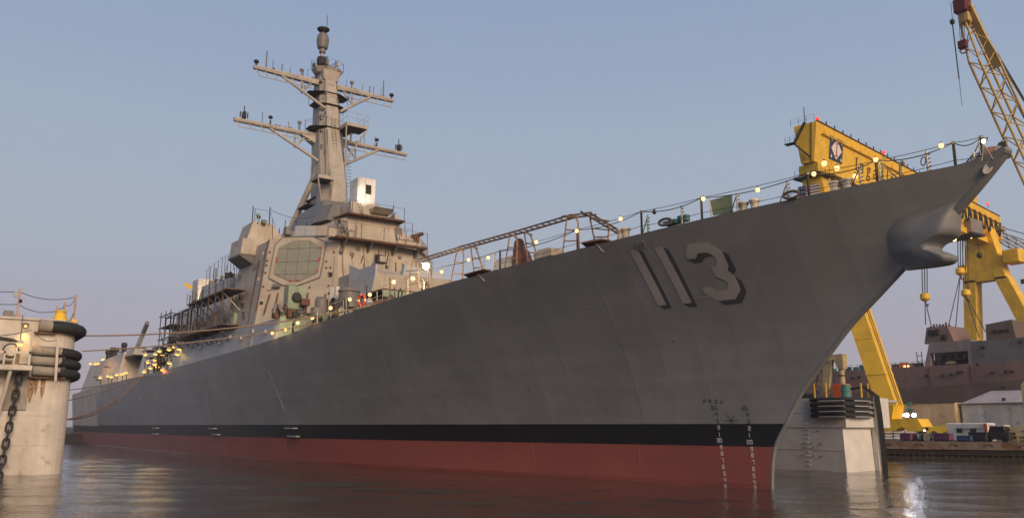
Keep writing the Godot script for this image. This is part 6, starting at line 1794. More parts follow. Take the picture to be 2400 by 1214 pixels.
func gantry() -> void:
	var n := V(0.988, 0, -0.151)      # outward normal of the lettered side
	var g := V(-0.151, 0, -0.988)     # along the girder, away from the water
	var t := thing("gantry_crane", "huge yellow gantry crane spanning the yard behind the bow", "crane", V(-53, 1.45, -66))
	var p0 := V(-51.99, 44, -65.86)
	var len := 78.0
	var w := 3.4
	var rt := p0
	var sec := [rt - n * w, rt, rt - n * 0.75 - Vector3.UP * 5.6, rt - n * (w - 0.75) - Vector3.UP * 5.6]
	var far: Array = []
	for q in sec: far.append(q + g * len)
	var f := [sec[0], sec[3], sec[2], sec[1]]
	var fb := [far[0], far[3], far[2], far[1]]
	part(t, "girder", mb().loft(fb, f), M.yellow)
	part(t, "lower_flange", mb().loft([sec[3] + g * len - n * 0.3 - Vector3.UP * 1.0, sec[2] + g * len + n * 0.5 - Vector3.UP * 1.0, sec[2] + g * len + n * 0.5 + Vector3.UP * 0.05, sec[3] + g * len - n * 0.3 + Vector3.UP * 0.05], [sec[3] + g * 1.5 - n * 0.3 - Vector3.UP * 1.0, sec[2] + g * 1.5 + n * 0.5 - Vector3.UP * 1.0, sec[2] + g * 1.5 + n * 0.5 + Vector3.UP * 0.05, sec[3] + g * 1.5 - n * 0.3 + Vector3.UP * 0.05]), M.yellow)
	part(t, "top_rail", mb().beam(rt + Vector3.UP * 0.08, rt + g * len + Vector3.UP * 0.08, 0.3, 0.12), M.rust)
	part(t, "side_ledge", mb().beam(rt - Vector3.UP * 1.45 + g * 1.5, rt - Vector3.UP * 1.45 + g * len, 0.3, 0.1), M.yellow)
	for i in 24:
		var c := rt + g * (2.4 + i * 2.9) - Vector3.UP * 0.8
		part(t, "ledge_bracket", mb().loft([c + n * -0.1 - g * 0.35 - Vector3.UP * 0.4, c + n * -0.1 + g * 0.35 - Vector3.UP * 0.4, c + n * 0.16 + g * 0.35 - Vector3.UP * 0.5, c + n * 0.16 - g * 0.35 - Vector3.UP * 0.5], [c + n * -0.1 - g * 0.02 + Vector3.UP * 0.3, c + n * -0.1 + g * 0.02 + Vector3.UP * 0.3, c + n * 0.02 + g * 0.02 + Vector3.UP * 0.28, c + n * 0.02 - g * 0.02 + Vector3.UP * 0.28]), M.yellow)
	for i in 16: part(t, "rail_knob", mb().bar(rt + g * (3 + i * 2.6), rt + g * (3 + i * 2.6) + Vector3.UP * 0.7, 0.09, 5), M.dark)
	for i in 12: part(t, "web_stiffener", mb().beam(rt + g * (5.0 + i * 6.0) - Vector3.UP * 1.5 - n * 0.18, rt + g * (5.0 + i * 6.0) - Vector3.UP * 5.5 - n * 0.72, 0.05, 0.1, g), M.yellow)
	# catwalks and aerial clutter round the near end
	var ec := rt - n * w * 0.5
	rail(t, "end_rail", [rt - n * (w + 0.4) + Vector3.UP * 0.1, rt - n * 0.3 + Vector3.UP * 0.1], 1.0, M.dark, 1.0, 2)
	part(t, "whip", mb().bar(ec + Vector3.UP * 0.1, ec + Vector3.UP * 2.4, 0.06, 5), M.dark)
	part(t, "end_stair", mb().beam(ec - n * 1.6 - Vector3.UP * 2.6 - g * 0.4, ec + n * 0.2 + Vector3.UP * 0.1 - g * 0.4, 0.5, 0.18), M.dark)
	part(t, "end_stair", mb().beam(ec - n * 1.6 - Vector3.UP * 2.6 - g * 0.4, ec + n * 0.6 - Vector3.UP * 5.0 - g * 0.4, 0.5, 0.18), M.dark)
	part(t, "end_landing", mb().beam(ec - n * 2.7 - Vector3.UP * 2.6 - g * 0.6, ec - n * 1.3 - Vector3.UP * 2.6 - g * 0.6, 0.9, 0.15), M.dark)
	part(t, "end_stiffener", mb().beam(rt - n * 0.75 - g * 0.06, sec[2] - n * 0.4 - g * 0.06, 0.12, 0.12), M.rust)
	rail(t, "stair_rail", [ec - n * 2.7 - Vector3.UP * 2.5 - g * 0.8, ec - n * 1.3 - Vector3.UP * 2.5 - g * 0.8], 0.9, M.dark, 0.7, 2)
	# near leg: neck under the girder, then two legs spread along the rails
	var nk := ec + g * 2.2 - Vector3.UP * 5.7
	var X := V(1, 0, 0)
	part(t, "neck", quad_tower(mb(), nk - Vector3.UP * 7.0 + X * 0.2, nk + Vector3.UP * 0.1, 1.9, 1.15, 1.4, 1.3, n, g), M.yellow)
	part(t, "neck_collar", mb().box(nk - Vector3.UP * 0.6, V(3.2, 1.4, 3.2)), M.yellow)
	rail(t, "neck_rail", [nk + V(-2.0, -1.7, 2.0), nk + V(2.2, -1.7, 2.0), nk + V(2.2, -1.7, -1)], 1.1, M.dark, 0.9, 2)
	part(t, "neck_walk", mb().box(nk + V(0.1, -1.8, 0.6), V(4.4, 0.18, 3.4)), M.dark)
	var foot := V(-44.0, 5.2, -64.6)
	var hip := nk - Vector3.UP * 6.6 + X * 0.9
	part(t, "leg", quad_tower(mb(), foot, hip, 1.15, 1.25, 1.15, 1.3, n, g), M.yellow)
	part(t, "leg", quad_tower(mb(), V(-64.5, 4.0, -68.5), nk - Vector3.UP * 6.6 - X * 0.9, 1.15, 1.25, 1.15, 1.3, n, g), M.yellow)
	for k in 5: part(t, "leg_band", quad_tower(mb(), foot.lerp(hip, 0.14 + 0.17 * k), foot.lerp(hip, 0.146 + 0.17 * k), 1.22, 1.22, 1.24, 1.24, n, g), M.yellow)
	for k in 2:
		var ld := mb()
		var l0 := foot + n * 1.25 + g * (0.3 - 0.6 * k)
		var l1 := hip + n * 1.32 + g * (0.3 - 0.6 * k)
		ld.bar(l0, l1, 0.05, 4)
		part(t, "leg_ladder", ld, M.dark)
	part(t, "foot_block", mb().loft([foot + V(-1.2, -1.7, 1.1), foot + V(0.7, -1.7, 1.1), foot + V(0.7, -1.7, -1.1), foot + V(-1.2, -1.7, -1.1)], [foot + V(-1.25, 0.4, 1.2), foot + V(1.15, 0.0, 1.2), foot + V(1.15, 0.0, -1.2), foot + V(-1.25, 0.4, -1.2)]), M.yellow)
	part(t, "sill_beam", mb().loft([V(-47.5, 2.5, -63.6), V(-39.6, 2.5, -63.6), V(-39.6, 2.5, -66), V(-47.5, 2.5, -66)], [V(-47.5, 3.6, -63.6), V(-40.2, 3.6, -63.6), V(-40.2, 3.6, -66), V(-47.5, 3.6, -66)]), M.yellow)
	for c in [V(-45.2, 1.45, -63.4), V(-39.0, 1.45, -63.4)]:
		part(t, "bogie", mb().loft([c + V(-1.2, 0.3, 0), c + V(1.2, 0.3, 0), c + V(1.2, 0.3, -1.8), c + V(-1.2, 0.3, -1.8)], [c + V(-3.2, 1.25, 0), c + V(3.2, 1.25, 0), c + V(3.2, 1.25, -1.8), c + V(-3.2, 1.25, -1.8)]), M.yellow)
		for s in [-0.8, 0.8]: part(t, "wheel", mb().lathe([[0.0, 0], [0.38, 0], [0.38, 0.25], [0.0, 0.25]], c + V(s, 0.38, 0), 14, Basis(V(1, 0, 0), V(0, 0, 1), V(0, -1, 0))), M.dark)
		part(t, "pivot_pin", mb().lathe([[0.2, 0], [0.2, 0.1], [0.0, 0.12]], c + V(0, 1.0, 0.0), 10, Basis(V(1, 0, 0), V(0, 0, 1), V(0, -1, 0))), M.dark)
	# flag on the neck
	var fc := V(-54.2, 34.59, -66.2)
	var fx := n
	var fb0 := Basis(fx, Vector3.UP, -g)
	var fl := part(t, "flag", mb().box(fc + Vector3.DOWN * 0.2, V(3.1, 2.0, 0.06), fb0), M.flag_red, "striped flag painted on the crane's neck")
	part(fl, "canton", mb().box(fc - fx * 0.98 + Vector3.UP * 0.2 - g * 0.04, V(1.15, 1.2, 0.06), fb0), M.navy)
	for i in 4: part(fl, "stripe", mb().box(fc + fx * 0.57 - Vector3.UP * (-0.62 + 0.4 * i) - g * 0.04, V(1.95, 0.18, 0.06), fb0), M.logo_white)
	for i in 6: part(fl, "star", mb().box(fc - fx * (1.35 - 0.36 * (i % 3)) + Vector3.UP * (0.5 - 0.55 * (i / 3)) - g * 0.075, V(0.13, 0.13, 0.03), fb0), M.logo_white)
	# company emblem and name on the lettered side (the face leans in a little)
	var lean := (Vector3.UP * 5.6 + n * 0.75).normalized()
	var fn := g.cross(lean).normalized()
	if fn.dot(n) < 0: fn = -fn
	var e0 := V(-52.91, 41.32, -71.94)
	var depth_in := (44.0 - e0.y) / 5.6 * 0.75
	var ec2 := e0 - n * depth_in + fn * 0.05
	var eb := Basis(g, lean, g.cross(lean))
	var em := part(t, "emblem", mb().box(ec2, V(4.0, 3.3, 0.06), eb), M.navy, "dark blue square emblem with a white diamond and red letter")
	var dia := PackedVector2Array([W(0, 1.45), W(-1.6, 0), W(0, -1.45), W(1.6, 0)])
	var ef := Transform3D(Basis(g, lean, fn), ec2 + fn * 0.04)
	part(em, "diamond", mb().plate(dia, ef, 0.04), M.logo_white)
	part(em, "letter", mb().plate(PackedVector2Array([W(-0.12, -0.9), W(0.12, -0.9), W(0.12, 0.9), W(-0.12, 0.9)]), Transform3D(ef.basis, ef.origin + fn * 0.05), 0.03), M.logo_red)
	for s in [-0.9, 0.9]: part(em, "letter_serif", mb().plate(PackedVector2Array([W(-0.4, s - 0.08), W(0.4, s - 0.08), W(0.4, s + 0.08), W(-0.4, s + 0.08)]), Transform3D(ef.basis, ef.origin + fn * 0.05), 0.03), M.logo_red)
	for sx in [-1.5, 1.5]:
		for sy in [-1.22, 1.22]:
			var stp := PackedVector2Array()
			for k in 10: stp.append(W(sx, sy) + W(sin(TAU * k / 10), cos(TAU * k / 10)) * (0.32 if k % 2 == 0 else 0.13))
			part(em, "star", mb().plate(stp, Transform3D(ef.basis, ef.origin + fn * 0.02), 0.04), M.logo_white)
	var font := SystemFont.new()
	font.font_names = PackedStringArray(["Droid Sans"])
	var lets := [["I", V(-53.92, 39.93, -78.54)], ["n", V(-54.21, 39.87, -80.39)], ["g", V(-54.56, 39.77, -82.72)], ["a", V(-54.91, 39.85, -84.99)], ["l", V(-55.32, 40.14, -87.67)], ["l", V(-55.59, 40.3, -89.45)], ["s", V(-55.86, 40.18, -91.19)]]
	for l in lets:
		var tm := TextMesh.new()
		tm.text = l[0]
		tm.font = font
		tm.font_size = 64
		tm.pixel_size = 2.6 / 64.0
		tm.depth = 0.06
		tm.horizontal_alignment = HORIZONTAL_ALIGNMENT_CENTER
		tm.vertical_alignment = VERTICAL_ALIGNMENT_BOTTOM
		var lp: Vector3 = l[1]
		var o := part(t, "letter", tm, M.lettering)
		o.transform = Transform3D(Basis(g, lean, fn), lp - n * ((44.0 - lp.y) / 5.6 * 0.75) + fn * 0.05 - lean * 0.75 - t.position)
	# lamps under the girder, red beacons
	var ul := [V(-50.74, 37.4, -65.02), V(-51, 37.4, -68.3), V(-51.78, 37.4, -73.8)]
	for i in 3: lamp("girder_lamp", ul[i], 0.36, M.bulb, "lamp under the gantry girder, %s from the near end" % ORD[i], "lamps under the gantry girder", Color(1, 0.85, 0.6), 6.0)
	var bc := [V(-52.28, 44.49, -66.53), V(-55.06, 44.41, -87.3), V(-63.13, 45.58, -137.14), V(-59.05, 22.38, -136.73)]
	var bl := ["red beacon on the near top corner of the gantry girder", "red beacon midway along the gantry girder top", "red beacon on the far end of the gantry girder", "red beacon low beside the far gantry leg at right edge"]
	for i in 4:
		var bt := thing("red_beacon", bl[i], "beacon", bc[i], "red warning beacons")
		part(bt, "globe", mb().ball(bc[i], V(0.28, 0.28, 0.28), 8, 6), M.beacon)
		part(bt, "stem", mb().bar(bc[i] - Vector3.UP * 0.8, bc[i] - Vector3.UP * 0.2, 0.06, 5), M.dark)
	# far end: festoon loops, trolley, A-frame
	for i in 9:
		var c := rt + g * (50.0 + i * 3.0) - Vector3.UP * 1.6 + n * 0.35
		part(t, "festoon_loop", mb().path(sag(c, c + g * 2.7, 2.9, 10), 0.17, 5), M.rubber)
	part(t, "far_end_cap", mb().box(rt + g * (len + 0.1) - n * w * 0.5 - Vector3.UP * 2.4, V(w, 4.6, 0.5), Basis(n, Vector3.UP, -g)), M.yellow)
	var apex := V(-64.85, 39.56, -136)
	part(t, "far_leg_head", mb().loft([apex + V(-3.3, -9.4, 1.3), apex + V(4.6, -9.4, 1.3), apex + V(4.6, -9.4, -1.3), apex + V(-3.3, -9.4, -1.3)], [apex + V(-1.6, 1.2, 1.3), apex + V(2.4, 1.2, 1.3), apex + V(2.4, 1.2, -1.3), apex + V(-1.6, 1.2, -1.3)]), M.yellow)
	part(t, "far_leg", quad_tower(mb(), apex + V(-4.6, -38.0, 0), apex + V(-2.2, -9.0, 0), 1.25, 1.15, 1.3, 1.3, X, V(0, 0, 1)), M.yellow)
	part(t, "far_leg", quad_tower(mb(), apex + V(14.5, -38.0, 0), apex + V(3.6, -9.0, 0), 1.35, 1.2, 1.3, 1.3, X, V(0, 0, 1)), M.yellow)
	part(t, "leg_collar", mb().box(apex + V(-3.2, -6.6, 0), V(1.6, 1.6, 3.4)), M.yellow)
	part(t, "leg_collar", mb().box(apex + V(6.0, -5.4, 0), V(3.0, 2.6, 3.4)), M.yellow)
	for i in 3: part(t, "leg_sign", mb().box(apex + V(7.6 + i * 0.55, -10.5 - i * 1.7, 1.42), V(0.9, 0.9, 0.06)), M.lettering)
	part(t, "trolley", mb().box(V(-63.05, 38.82, -125.48), V(6.0, 2.8, 4.2)), M.brown_grey, "grey machinery trolley slung under the girder")
	part(t, "trolley_floor", mb().box(V(-63.28, 37.41, -125.64), V(6.6, 0.4, 4.6)), M.dark)
	part(t, "column_above", mb().bar(V(-65.92, 44.93, -136.96), V(-65.32, 49.25, -136.33), 0.75, 10), M.yellow)
	for a in [[V(-63.42, 37.09, -125.54), V(-64.39, 31.07, -126.23)], [V(-62.91, 37.09, -126.26), V(-64.43, 27.07, -127.54)], [V(-63.72, 32.39, -112.64), V(-64.8, 25.18, -113.59)]]:
		for k in 3: part(t, "hoist_rope", mb().bar(a[0] + V(-0.5 + 0.5 * k, 0, 0), a[1] + V(-0.4 + 0.4 * k, 0, 0), 0.09, 4), M.cable)
		part(t, "hook_block", mb().lathe([[0.1, 0.9], [0.8, 0.6], [0.85, -0.3], [0.4, -0.7], [0.12, -0.8]], a[1], 10), M.yellow)
		part(t, "hook", mb().path([a[1] + V(0, -0.8, 0), a[1] + V(0.05, -1.3, 0), a[1] + V(0.35, -1.6, 0), a[1] + V(0.45, -1.2, 0)], 0.14, 5), M.dark)
	for a in [[V(-64.86, 24.8, -113.63), V(-60.23, 19.31, -104.42)], [V(-64.86, 24.8, -113.63), V(-59.72, 19.18, -105.19)], [V(-64.47, 30.6, -126.29), V(-59, 19.55, -109.59)], [V(-64.47, 30.6, -126.29), V(-58.76, 17.44, -110.65)], [V(-64.51, 26.6, -127.59), V(-56.39, 17.44, -113.98)], [V(-64.51, 26.6, -127.59), V(-55.63, 18.28, -114.76)]]:
		part(t, "sling", mb().bar(a[0], a[1], 0.08, 4), M.cable)
	var al := [V(-62.72, 38.94, -131.19), V(-62.18, 37.64, -127.11), V(-63.13, 36.66, -122.58)]
	for i in 3: lamp("trolley_lamp", al[i], 0.42, M.flood_warm, "bright lamp at the gantry trolley, %s" % ["rightmost, on the leg head", "middle one", "leftmost and largest"][i], "lamps at the gantry trolley", Color(1, 0.72, 0.34), 60.0 if i < 2 else 20.0)
	var sm := V(-62.52, 34.36, -131.26)
	part(t, "auxiliary_hook", mb().bar(sm + V(0, 7, 1), sm + V(0, 0.5, 1), 0.07, 4).ball(sm + V(0, 0, 1), V(0.55, 0.6, 0.55), 8, 6).ball(sm + V(-0.2, 4.6, 1), V(0.45, 0.5, 0.45), 8, 6), M.dark)

func lattice(root: Node3D, a: Vector3, b: Vector3, wa: float, wb: float, side: Vector3, bays: int, mat: Material, r: float) -> void:
	var d := (b - a).normalized()
	var s := (side - d * side.dot(d)).normalized()
	var u := d.cross(s)
	var corners := [s + u, s - u, -s - u, -s + u]
	for c in corners: part(root, "chord", mb().bar(a + c * wa, b + c * wb, r, 6), mat)
	for i in bays:
		var t0 := float(i) / bays
		var t1 := float(i + 1) / bays
		for k in 4:
			var c0: Vector3 = corners[k]
			var c1: Vector3 = corners[(k + 1) % 4]
			var p0 := a.lerp(b, t0) + c0 * lerpf(wa, wb, t0)
			var p1 := a.lerp(b, t1) + c1 * lerpf(wa, wb, t1)
			if (i + k) % 2:
				p0 = a.lerp(b, t0) + c1 * lerpf(wa, wb, t0)
				p1 = a.lerp(b, t1) + c0 * lerpf(wa, wb, t1)
			part(root, "lacing", mb().bar(p0, p1, r * 0.5, 4), mat)

func boom_crane() -> void:
	var top := V(-30.67, 51.16, -64.76)
	var mid := V(-29.56, 37.39, -71.03)
	var d := (mid - top).normalized()
	var foot := top + d * 62.0
	foot.y = maxf(foot.y, 2.5)
	var t := thing("boom_crane", "tall yellow lattice-boom crane leaning in from the right edge", "crane", V(foot.x, 1.45, foot.z))
	var side := V(0.58, 0, -0.815)
	side = -side
	lattice(t, top + d * 1.0, top + d * 6.0, 0.5, 1.05, side, 3, M.boom, 0.12)
	lattice(t, top + d * 6.0, foot, 1.05, 1.1, side, 30, M.boom, 0.16)
	var out := d.cross(V(0, 0, 0) + side).normalized()
	var rgt := (side.cross(V(0, 1, 0))).normalized()
	part(t, "head", mb().box(top + V(0, 0.4, 0), V(1.5, 1.7, 1.5)), M.dark_red)
	part(t, "head_plate", mb().box(top + d * 1.2, V(1.2, 1.2, 1.6)), M.boom)
	# inspection walk along the boom's back
	var sx := V(-30, 51.36, -64.76)
	var s2 := V(-29.12, 44.22, -68.44)
	part(t, "boom_walk", mb().beam(sx, s2, 0.9, 0.3), M.boom)
	part(t, "boom_walk_end", mb().beam(s2, s2 + V(0.3, 0.9, -0.2), 0.8, 0.2), M.boom)
	for i in 10: part(t, "walk_post", mb().bar(sx.lerp(s2, i / 9.0), sx.lerp(s2, i / 9.0) + V(0.35, 0.75, -0.25), 0.04, 4), M.boom)
	for k in 4: part(t, "pendant", mb().bar(V(-29.59, 45.74, -69.9) + V(0, 0.3 * k, 0), V(-27.98, 37.73, -74.89) + V(0, 0.3 * k, 0.2 * k), 0.05, 4), M.cable)
	for k in 3: part(t, "pendant", mb().bar(V(-29.82, 44.99, -69.82) + V(0, 0.2 * k, 0), V(-28.38, 35.23, -75.18) + V(0, 0.2 * k, 0.2 * k), 0.04, 4), M.cable)
	# hook block and headache ball
	var hb := V(-30.4, 46.21, -63.31)
	for k in 4: part(t, "fall_rope", mb().bar(V(-30.11, 49.81, -62.5) + V(0.12 * k, 0, -0.1 * k), hb + V(-0.25 + 0.17 * k, 0.4, 0), 0.035, 4), M.cable)
	part(t, "hook_block", mb().box(hb, V(0.95, 0.95, 0.6)), M.dark_red, "dark red hook block under the boom head")
	part(t, "hook", mb().path([hb + V(0, -0.5, 0), hb + V(-0.35, -0.75, 0.2), hb + V(-0.2, -1.05, 0.1), hb + V(0.25, -1.05, -0.1), hb + V(0.4, -0.75, -0.2), hb + V(0.1, -0.6, 0)], 0.09, 5), M.dark_red)
	part(t, "whip_line", mb().bar(V(-30.45, 51.02, -61.59), V(-30.66, 48.84, -62.04), 0.035, 4), M.cable)
	part(t, "line_weight", mb().ball(V(-30.7, 48.79, -62.01), V(0.3, 0.36, 0.3), 8, 6), M.dark)
	part(t, "whip_line", mb().bar(V(-30.71, 48.74, -62.02), V(-31.29, 42.28, -63.4), 0.07, 5), M.dark)
	part(t, "whip_line", mb().bar(V(-31.29, 42.28, -63.4), V(-31.58, 39.22, -64.03), 0.03, 4), M.cable)
	part(t, "carbody", mb().box(foot + V(2, 0.6, -1), V(7, 3.2, 5)), M.boom)
	# a lower lattice jib farther off, by the gantry's far leg
	var j := thing("lattice_jib", "pale lattice jib sloping down to the right beside the gantry's far leg", "crane", V(-50, 40, -130))
	lattice(j, V(-66.09, 41.33, -144.99), V(-61.48, 36.21, -153.22), 0.7, 0.9, V(0, 1, 0), 10, M.boom_grey, 0.13)
	for k in 2: part(j, "pendant", mb().bar(V(-66.08, 42.01, -144.77) + V(0, k, 0), V(-61.05, 38.85, -152.92) + V(0, k * 1.5, 0), 0.09, 4), M.cable)
	part(j, "foot_platform", mb().box(V(-64.85, 40.85, -139.85), V(6.0, 0.9, 2.0)), M.boom_grey)
	part(j, "striped_boom", mb().beam(V(-63.3, 39.29, -121.45), V(-63.61, 39.83, -127.87), 0.7, 0.7), M.boom_grey)
	for i in 5: part(j, "stripe", mb().beam(V(-63.3, 39.29, -121.45).lerp(V(-63.61, 39.83, -127.87), (i + 0.1) / 5.0), V(-63.3, 39.29, -121.45).lerp(V(-63.61, 39.83, -127.87), (i + 0.6) / 5.0), 0.74, 0.74), M.dark)
	# a yellow crane head far off behind the aft houses
	var c := V(-222.11, 39.5, -28.05)
	var dc := thing("distant_crane", "small yellow crane head far behind the aft houses", "crane", c)
	part(dc, "jib", mb().beam(c + V(-1.2, 1.2, 1.4), c + V(0.4, -0.2, -0.6), 0.9, 0.9), M.yellow)
	part(dc, "head", mb().box(c + V(0.8, -0.6, -1.0), V(1.6, 2.0, 1.6)), M.yellow)
	part(dc, "rope", mb().bar(c + V(0.2, -1, -0.4), c + V(0.2, -9, -0.4), 0.08, 4).bar(c + V(0.6, -1, -0.9), c + V(0.6, -9, -0.9), 0.08, 4), M.cable)
	part(dc, "tower", mb().bar(c + V(1.0, -1, -1.2), V(c.x + 1.0, 1, c.z - 1.2), 0.6, 6), M.yellow)

func unfinished_ship() -> void:
	var z := -100.0
	var t := thing("unfinished_ship", "brown primed unfinished ship towering over the yard sheds", "ship", V(-50, 1.45, -108))
	var y0 := 2.0
	part(t, "hull", mb().loft([V(-110, y0, z), V(20, y0, z), V(20, y0, z - 22), V(-110, y0, z - 22)], [V(-110, 12.3, z - 0.3), V(20, 11.9, z - 0.3), V(20, 11.9, z - 22), V(-110, 12.3, z - 22)]), M.brown)
	part(t, "lower_paint", mb().loft([V(-110, y0, z + 0.03), V(20, y0, z + 0.03), V(20, y0, z - 0.2), V(-110, y0, z - 0.2)], [V(-110, 6.9, z + 0.0), V(20, 15.0 - 3.2, z + 0.0), V(20, 11.8, z - 0.35), V(-110, 6.9, z - 0.35)]), M.brown_dark)
	var plates := [[-75.0, M.brown], [-58.0, M.brown], [-51.5, M.brown_dark]]
	for p in plates: part(t, "block_joint", mb().beam(V(p[0], y0, z + 0.04), V(p[0], 12.0, z - 0.24), 0.18, 0.12), M.rust)
	# deckhouse: lighter forward block with a recessed opening, slate block behind
	var h0 := V(-59, 11.91, -100)
	var h1 := V(-51.34, 11.81, -100)
	var top := 15.8
	var zz := z - 0.5
	var ox0 := V(-57.92, 13.67, -100)
	var ox1 := V(-51.92, 13.73, -100)
	var oyb := 12.15
	var oyt := 14.15
	# the block is built as frame pieces round the opening
	part(t, "house_wall", mb().loft([V(h0.x, 11.9, zz), V(ox0.x, 11.9, zz), V(ox0.x, 11.9, zz - 1.2), V(h0.x, 11.9, zz - 1.2)], [V(h0.x + 1.2, top, zz - 0.2), V(ox0.x, top, zz - 0.2), V(ox0.x, top, zz - 1.2), V(h0.x + 1.2, top, zz - 1.2)]), M.brown_grey)
	part(t, "house_wall", mb().loft([V(ox1.x, 11.9, zz), V(h1.x, 11.9, zz), V(h1.x, 11.9, zz - 1.2), V(ox1.x, 11.9, zz - 1.2)], [V(ox1.x, top, zz - 0.2), V(h1.x, top, zz - 0.2), V(h1.x, top, zz - 1.2), V(ox1.x, top, zz - 1.2)]), M.brown_grey)
	part(t, "house_wall", mb().loft([V(ox0.x, oyt, zz - 0.12), V(ox1.x, oyt, zz - 0.12), V(ox1.x, oyt, zz - 1.2), V(ox0.x, oyt, zz - 1.2)], [V(ox0.x, top, zz - 0.2), V(ox1.x, top, zz - 0.2), V(ox1.x, top, zz - 1.2), V(ox0.x, top, zz - 1.2)]), M.brown_grey)
	part(t, "house_wall", mb().box(V((ox0.x + ox1.x) * 0.5, oyb - 0.12, zz - 0.6), V(ox1.x - ox0.x, 0.24, 1.2)), M.brown_grey)
	part(t, "recess_back", mb().box(V((ox0.x + ox1.x) * 0.5, 13.2, zz - 3.4), V(ox1.x - ox0.x + 2.0, 2.6, 0.2)), M.brown_dark)
	part(t, "house_roof", mb().box(V((h0.x + h1.x) * 0.5 + 0.6, top - 0.1, zz - 5.0), V(h1.x - h0.x - 1.2, 0.3, 8.0)), M.brown_grey)
	for i in 4: part(t, "recess_door", mb().box(V(ox0.x + 0.5 + i * 1.35, 13.5, zz - 3.25), V(0.55, 0.9, 0.1)), M.black)
	part(t, "recess_shelf", mb().box(V((ox0.x + ox1.x) * 0.5, 12.95, zz - 1.9), V(ox1.x - ox0.x, 0.12, 2.4)), M.dark)
	part(t, "canvas_bundle", mb().ball(V(ox0.x + 2.8, 12.5, zz - 1.0), V(1.0, 0.3, 0.5), 10, 6), M.cream)
	part(t, "slate_house", mb().loft([V(h1.x + 0.02, 11.9, zz + 0.05), V(18, 11.9, zz + 0.05), V(18, 11.9, zz - 10), V(h1.x + 0.02, 11.9, zz - 10)], [V(h1.x + 0.02, 15.5, zz - 0.15), V(18, 15.9, zz - 0.15), V(18, 15.9, zz - 10), V(h1.x + 0.02, 15.5, zz - 10)]), M.slate)
	# bridge block and the block beyond
	var b0 := V(-58.87, 16.04, -101)
	var b1 := V(-54.05, 16, -101)
	part(t, "bridge_block", mb().loft([V(b0.x, 15.75, z - 1), V(b1.x, 15.75, z - 1), V(b1.x, 15.75, z - 7), V(b0.x, 15.75, z - 7)], [V(b0.x + 0.4, 18.4, z - 1.4), V(b1.x - 1.1, 18.4, z - 1.4), V(b1.x - 1.1, 18.4, z - 7), V(b0.x + 0.4, 18.4, z - 7)]), M.brown)
	for p in [V(-57.64, 17.45, -100.95), V(-56.67, 17.43, -100.95), V(-55.56, 16.52, -100.9)]: part(t, "window", mb().box(p, V(0.75, 0.85, 0.5)), M.black)
	for i in 7: part(t, "roof_fitting", mb().box(V(b0.x + 0.8 + i * 0.5, 18.5 + 0.1 * (i % 3), z - 2), V(0.22, 0.3 + 0.3 * (i % 2), 0.3)), M.rust)
	var c0 := V(-50.15, 16.46, -103)
	var c1 := V(-45.7, 16.65, -103)
	part(t, "aft_block", mb().loft([V(c0.x, 15.3, z - 3), V(c1.x, 15.3, z - 3), V(c1.x, 15.3, z - 9), V(c0.x, 15.3, z - 9)], [V(c0.x + 0.1, 18.2, z - 3.2), V(c1.x - 0.5, 18.6, z - 3.2), V(c1.x - 0.5, 18.6, z - 9), V(c0.x + 0.1, 18.2, z - 9)]), M.brown_dark)
	for i in 3: part(t, "window", mb().box(V(c0.x + 1.4 + i * 0.9, 17.0, z - 3.05), V(0.6, 0.4, 0.4)), M.black)
	for p in [V(-58.5, 10.6, -100), V(-55.96, 10.54, -100), V(-54.61, 10.61, -100), V(-53.45, 10.88, -100), V(-52.93, 10.92, -100), V(-48.39, 10.57, -100), V(-46.43, 10.66, -100), V(-45.6, 10.61, -100), V(-46.88, 8.36, -99.9), V(-71.65, 10.85, -100), V(-70.28, 10.93, -100), V(-49.48, 14.49, -100.4), V(-50.51, 11.91, -100.4), V(-44.13, 14.84, -100.4)]:
		part(t, "port", mb().box(p, V(0.42, 0.36, 0.3)), M.black)
	var rr := RandomNumberGenerator.new()
	rr.seed = 12
	rail(t, "deck_rail", [V(-85, 12.2, z - 0.8), V(-57, 12.0, z - 0.8)], 1.0, M.dark, 1.0, 2)
	for i in 16: part(t, "deck_gear", mb().box(V(-79 + i * 1.45, 12.5, z - 1.6), V(0.5 + rr.randf(), 0.5 + rr.randf() * 0.6, 0.8)), [M.rust, M.teal, M.dark, M.brown, M.orange][rr.randi() % 5])
	part(t, "stair_tower", mb().box(V(h0.x - 0.5, 13.4, zz - 0.5), V(0.1, 2.4, 0.1)).box(V(h0.x - 1.3, 13.4, zz - 0.5), V(0.1, 2.4, 0.1)).box(V(h0.x - 0.9, 13.0, zz - 0.5), V(0.9, 0.1, 0.1)).box(V(h0.x - 0.9, 13.9, zz - 0.5), V(0.9, 0.1, 0.1)), M.rust)
	var dl := [V(-62.55, 12.35, -101), V(-61.96, 12.38, -101)]
	for i in 2: lamp("ship_deck_lamp", dl[i], 0.2, M.bulb, "tiny lamp on the brown ship's deck, %s of two" % ["left", "right"][i], "lamps on the brown ship's deck", Color(1, 0.85, 0.6), 0.4)

func shed(called: String, label: String, a: Vector3, wide: float, deep: float, high: float, mat: Material, ribs: int) -> Node3D:
	# a = near left foot; long side along x
	var t := thing(called, label, "building", a)
	part(t, "wall", mb().loft([a, a + V(wide, 0, 0), a + V(wide, 0, -deep), a + V(0, 0, -deep)], [a + V(0, high, 0), a + V(wide, high, 0), a + V(wide, high, -deep), a + V(0, high, -deep)]), mat)
	for i in ribs: part(t, "wall_panel", mb().box(a + V(wide * (i + 0.5) / ribs, high * 0.5, 0.03), V(wide / ribs - 0.08, high - 0.1, 0.06)), mat)
	return t

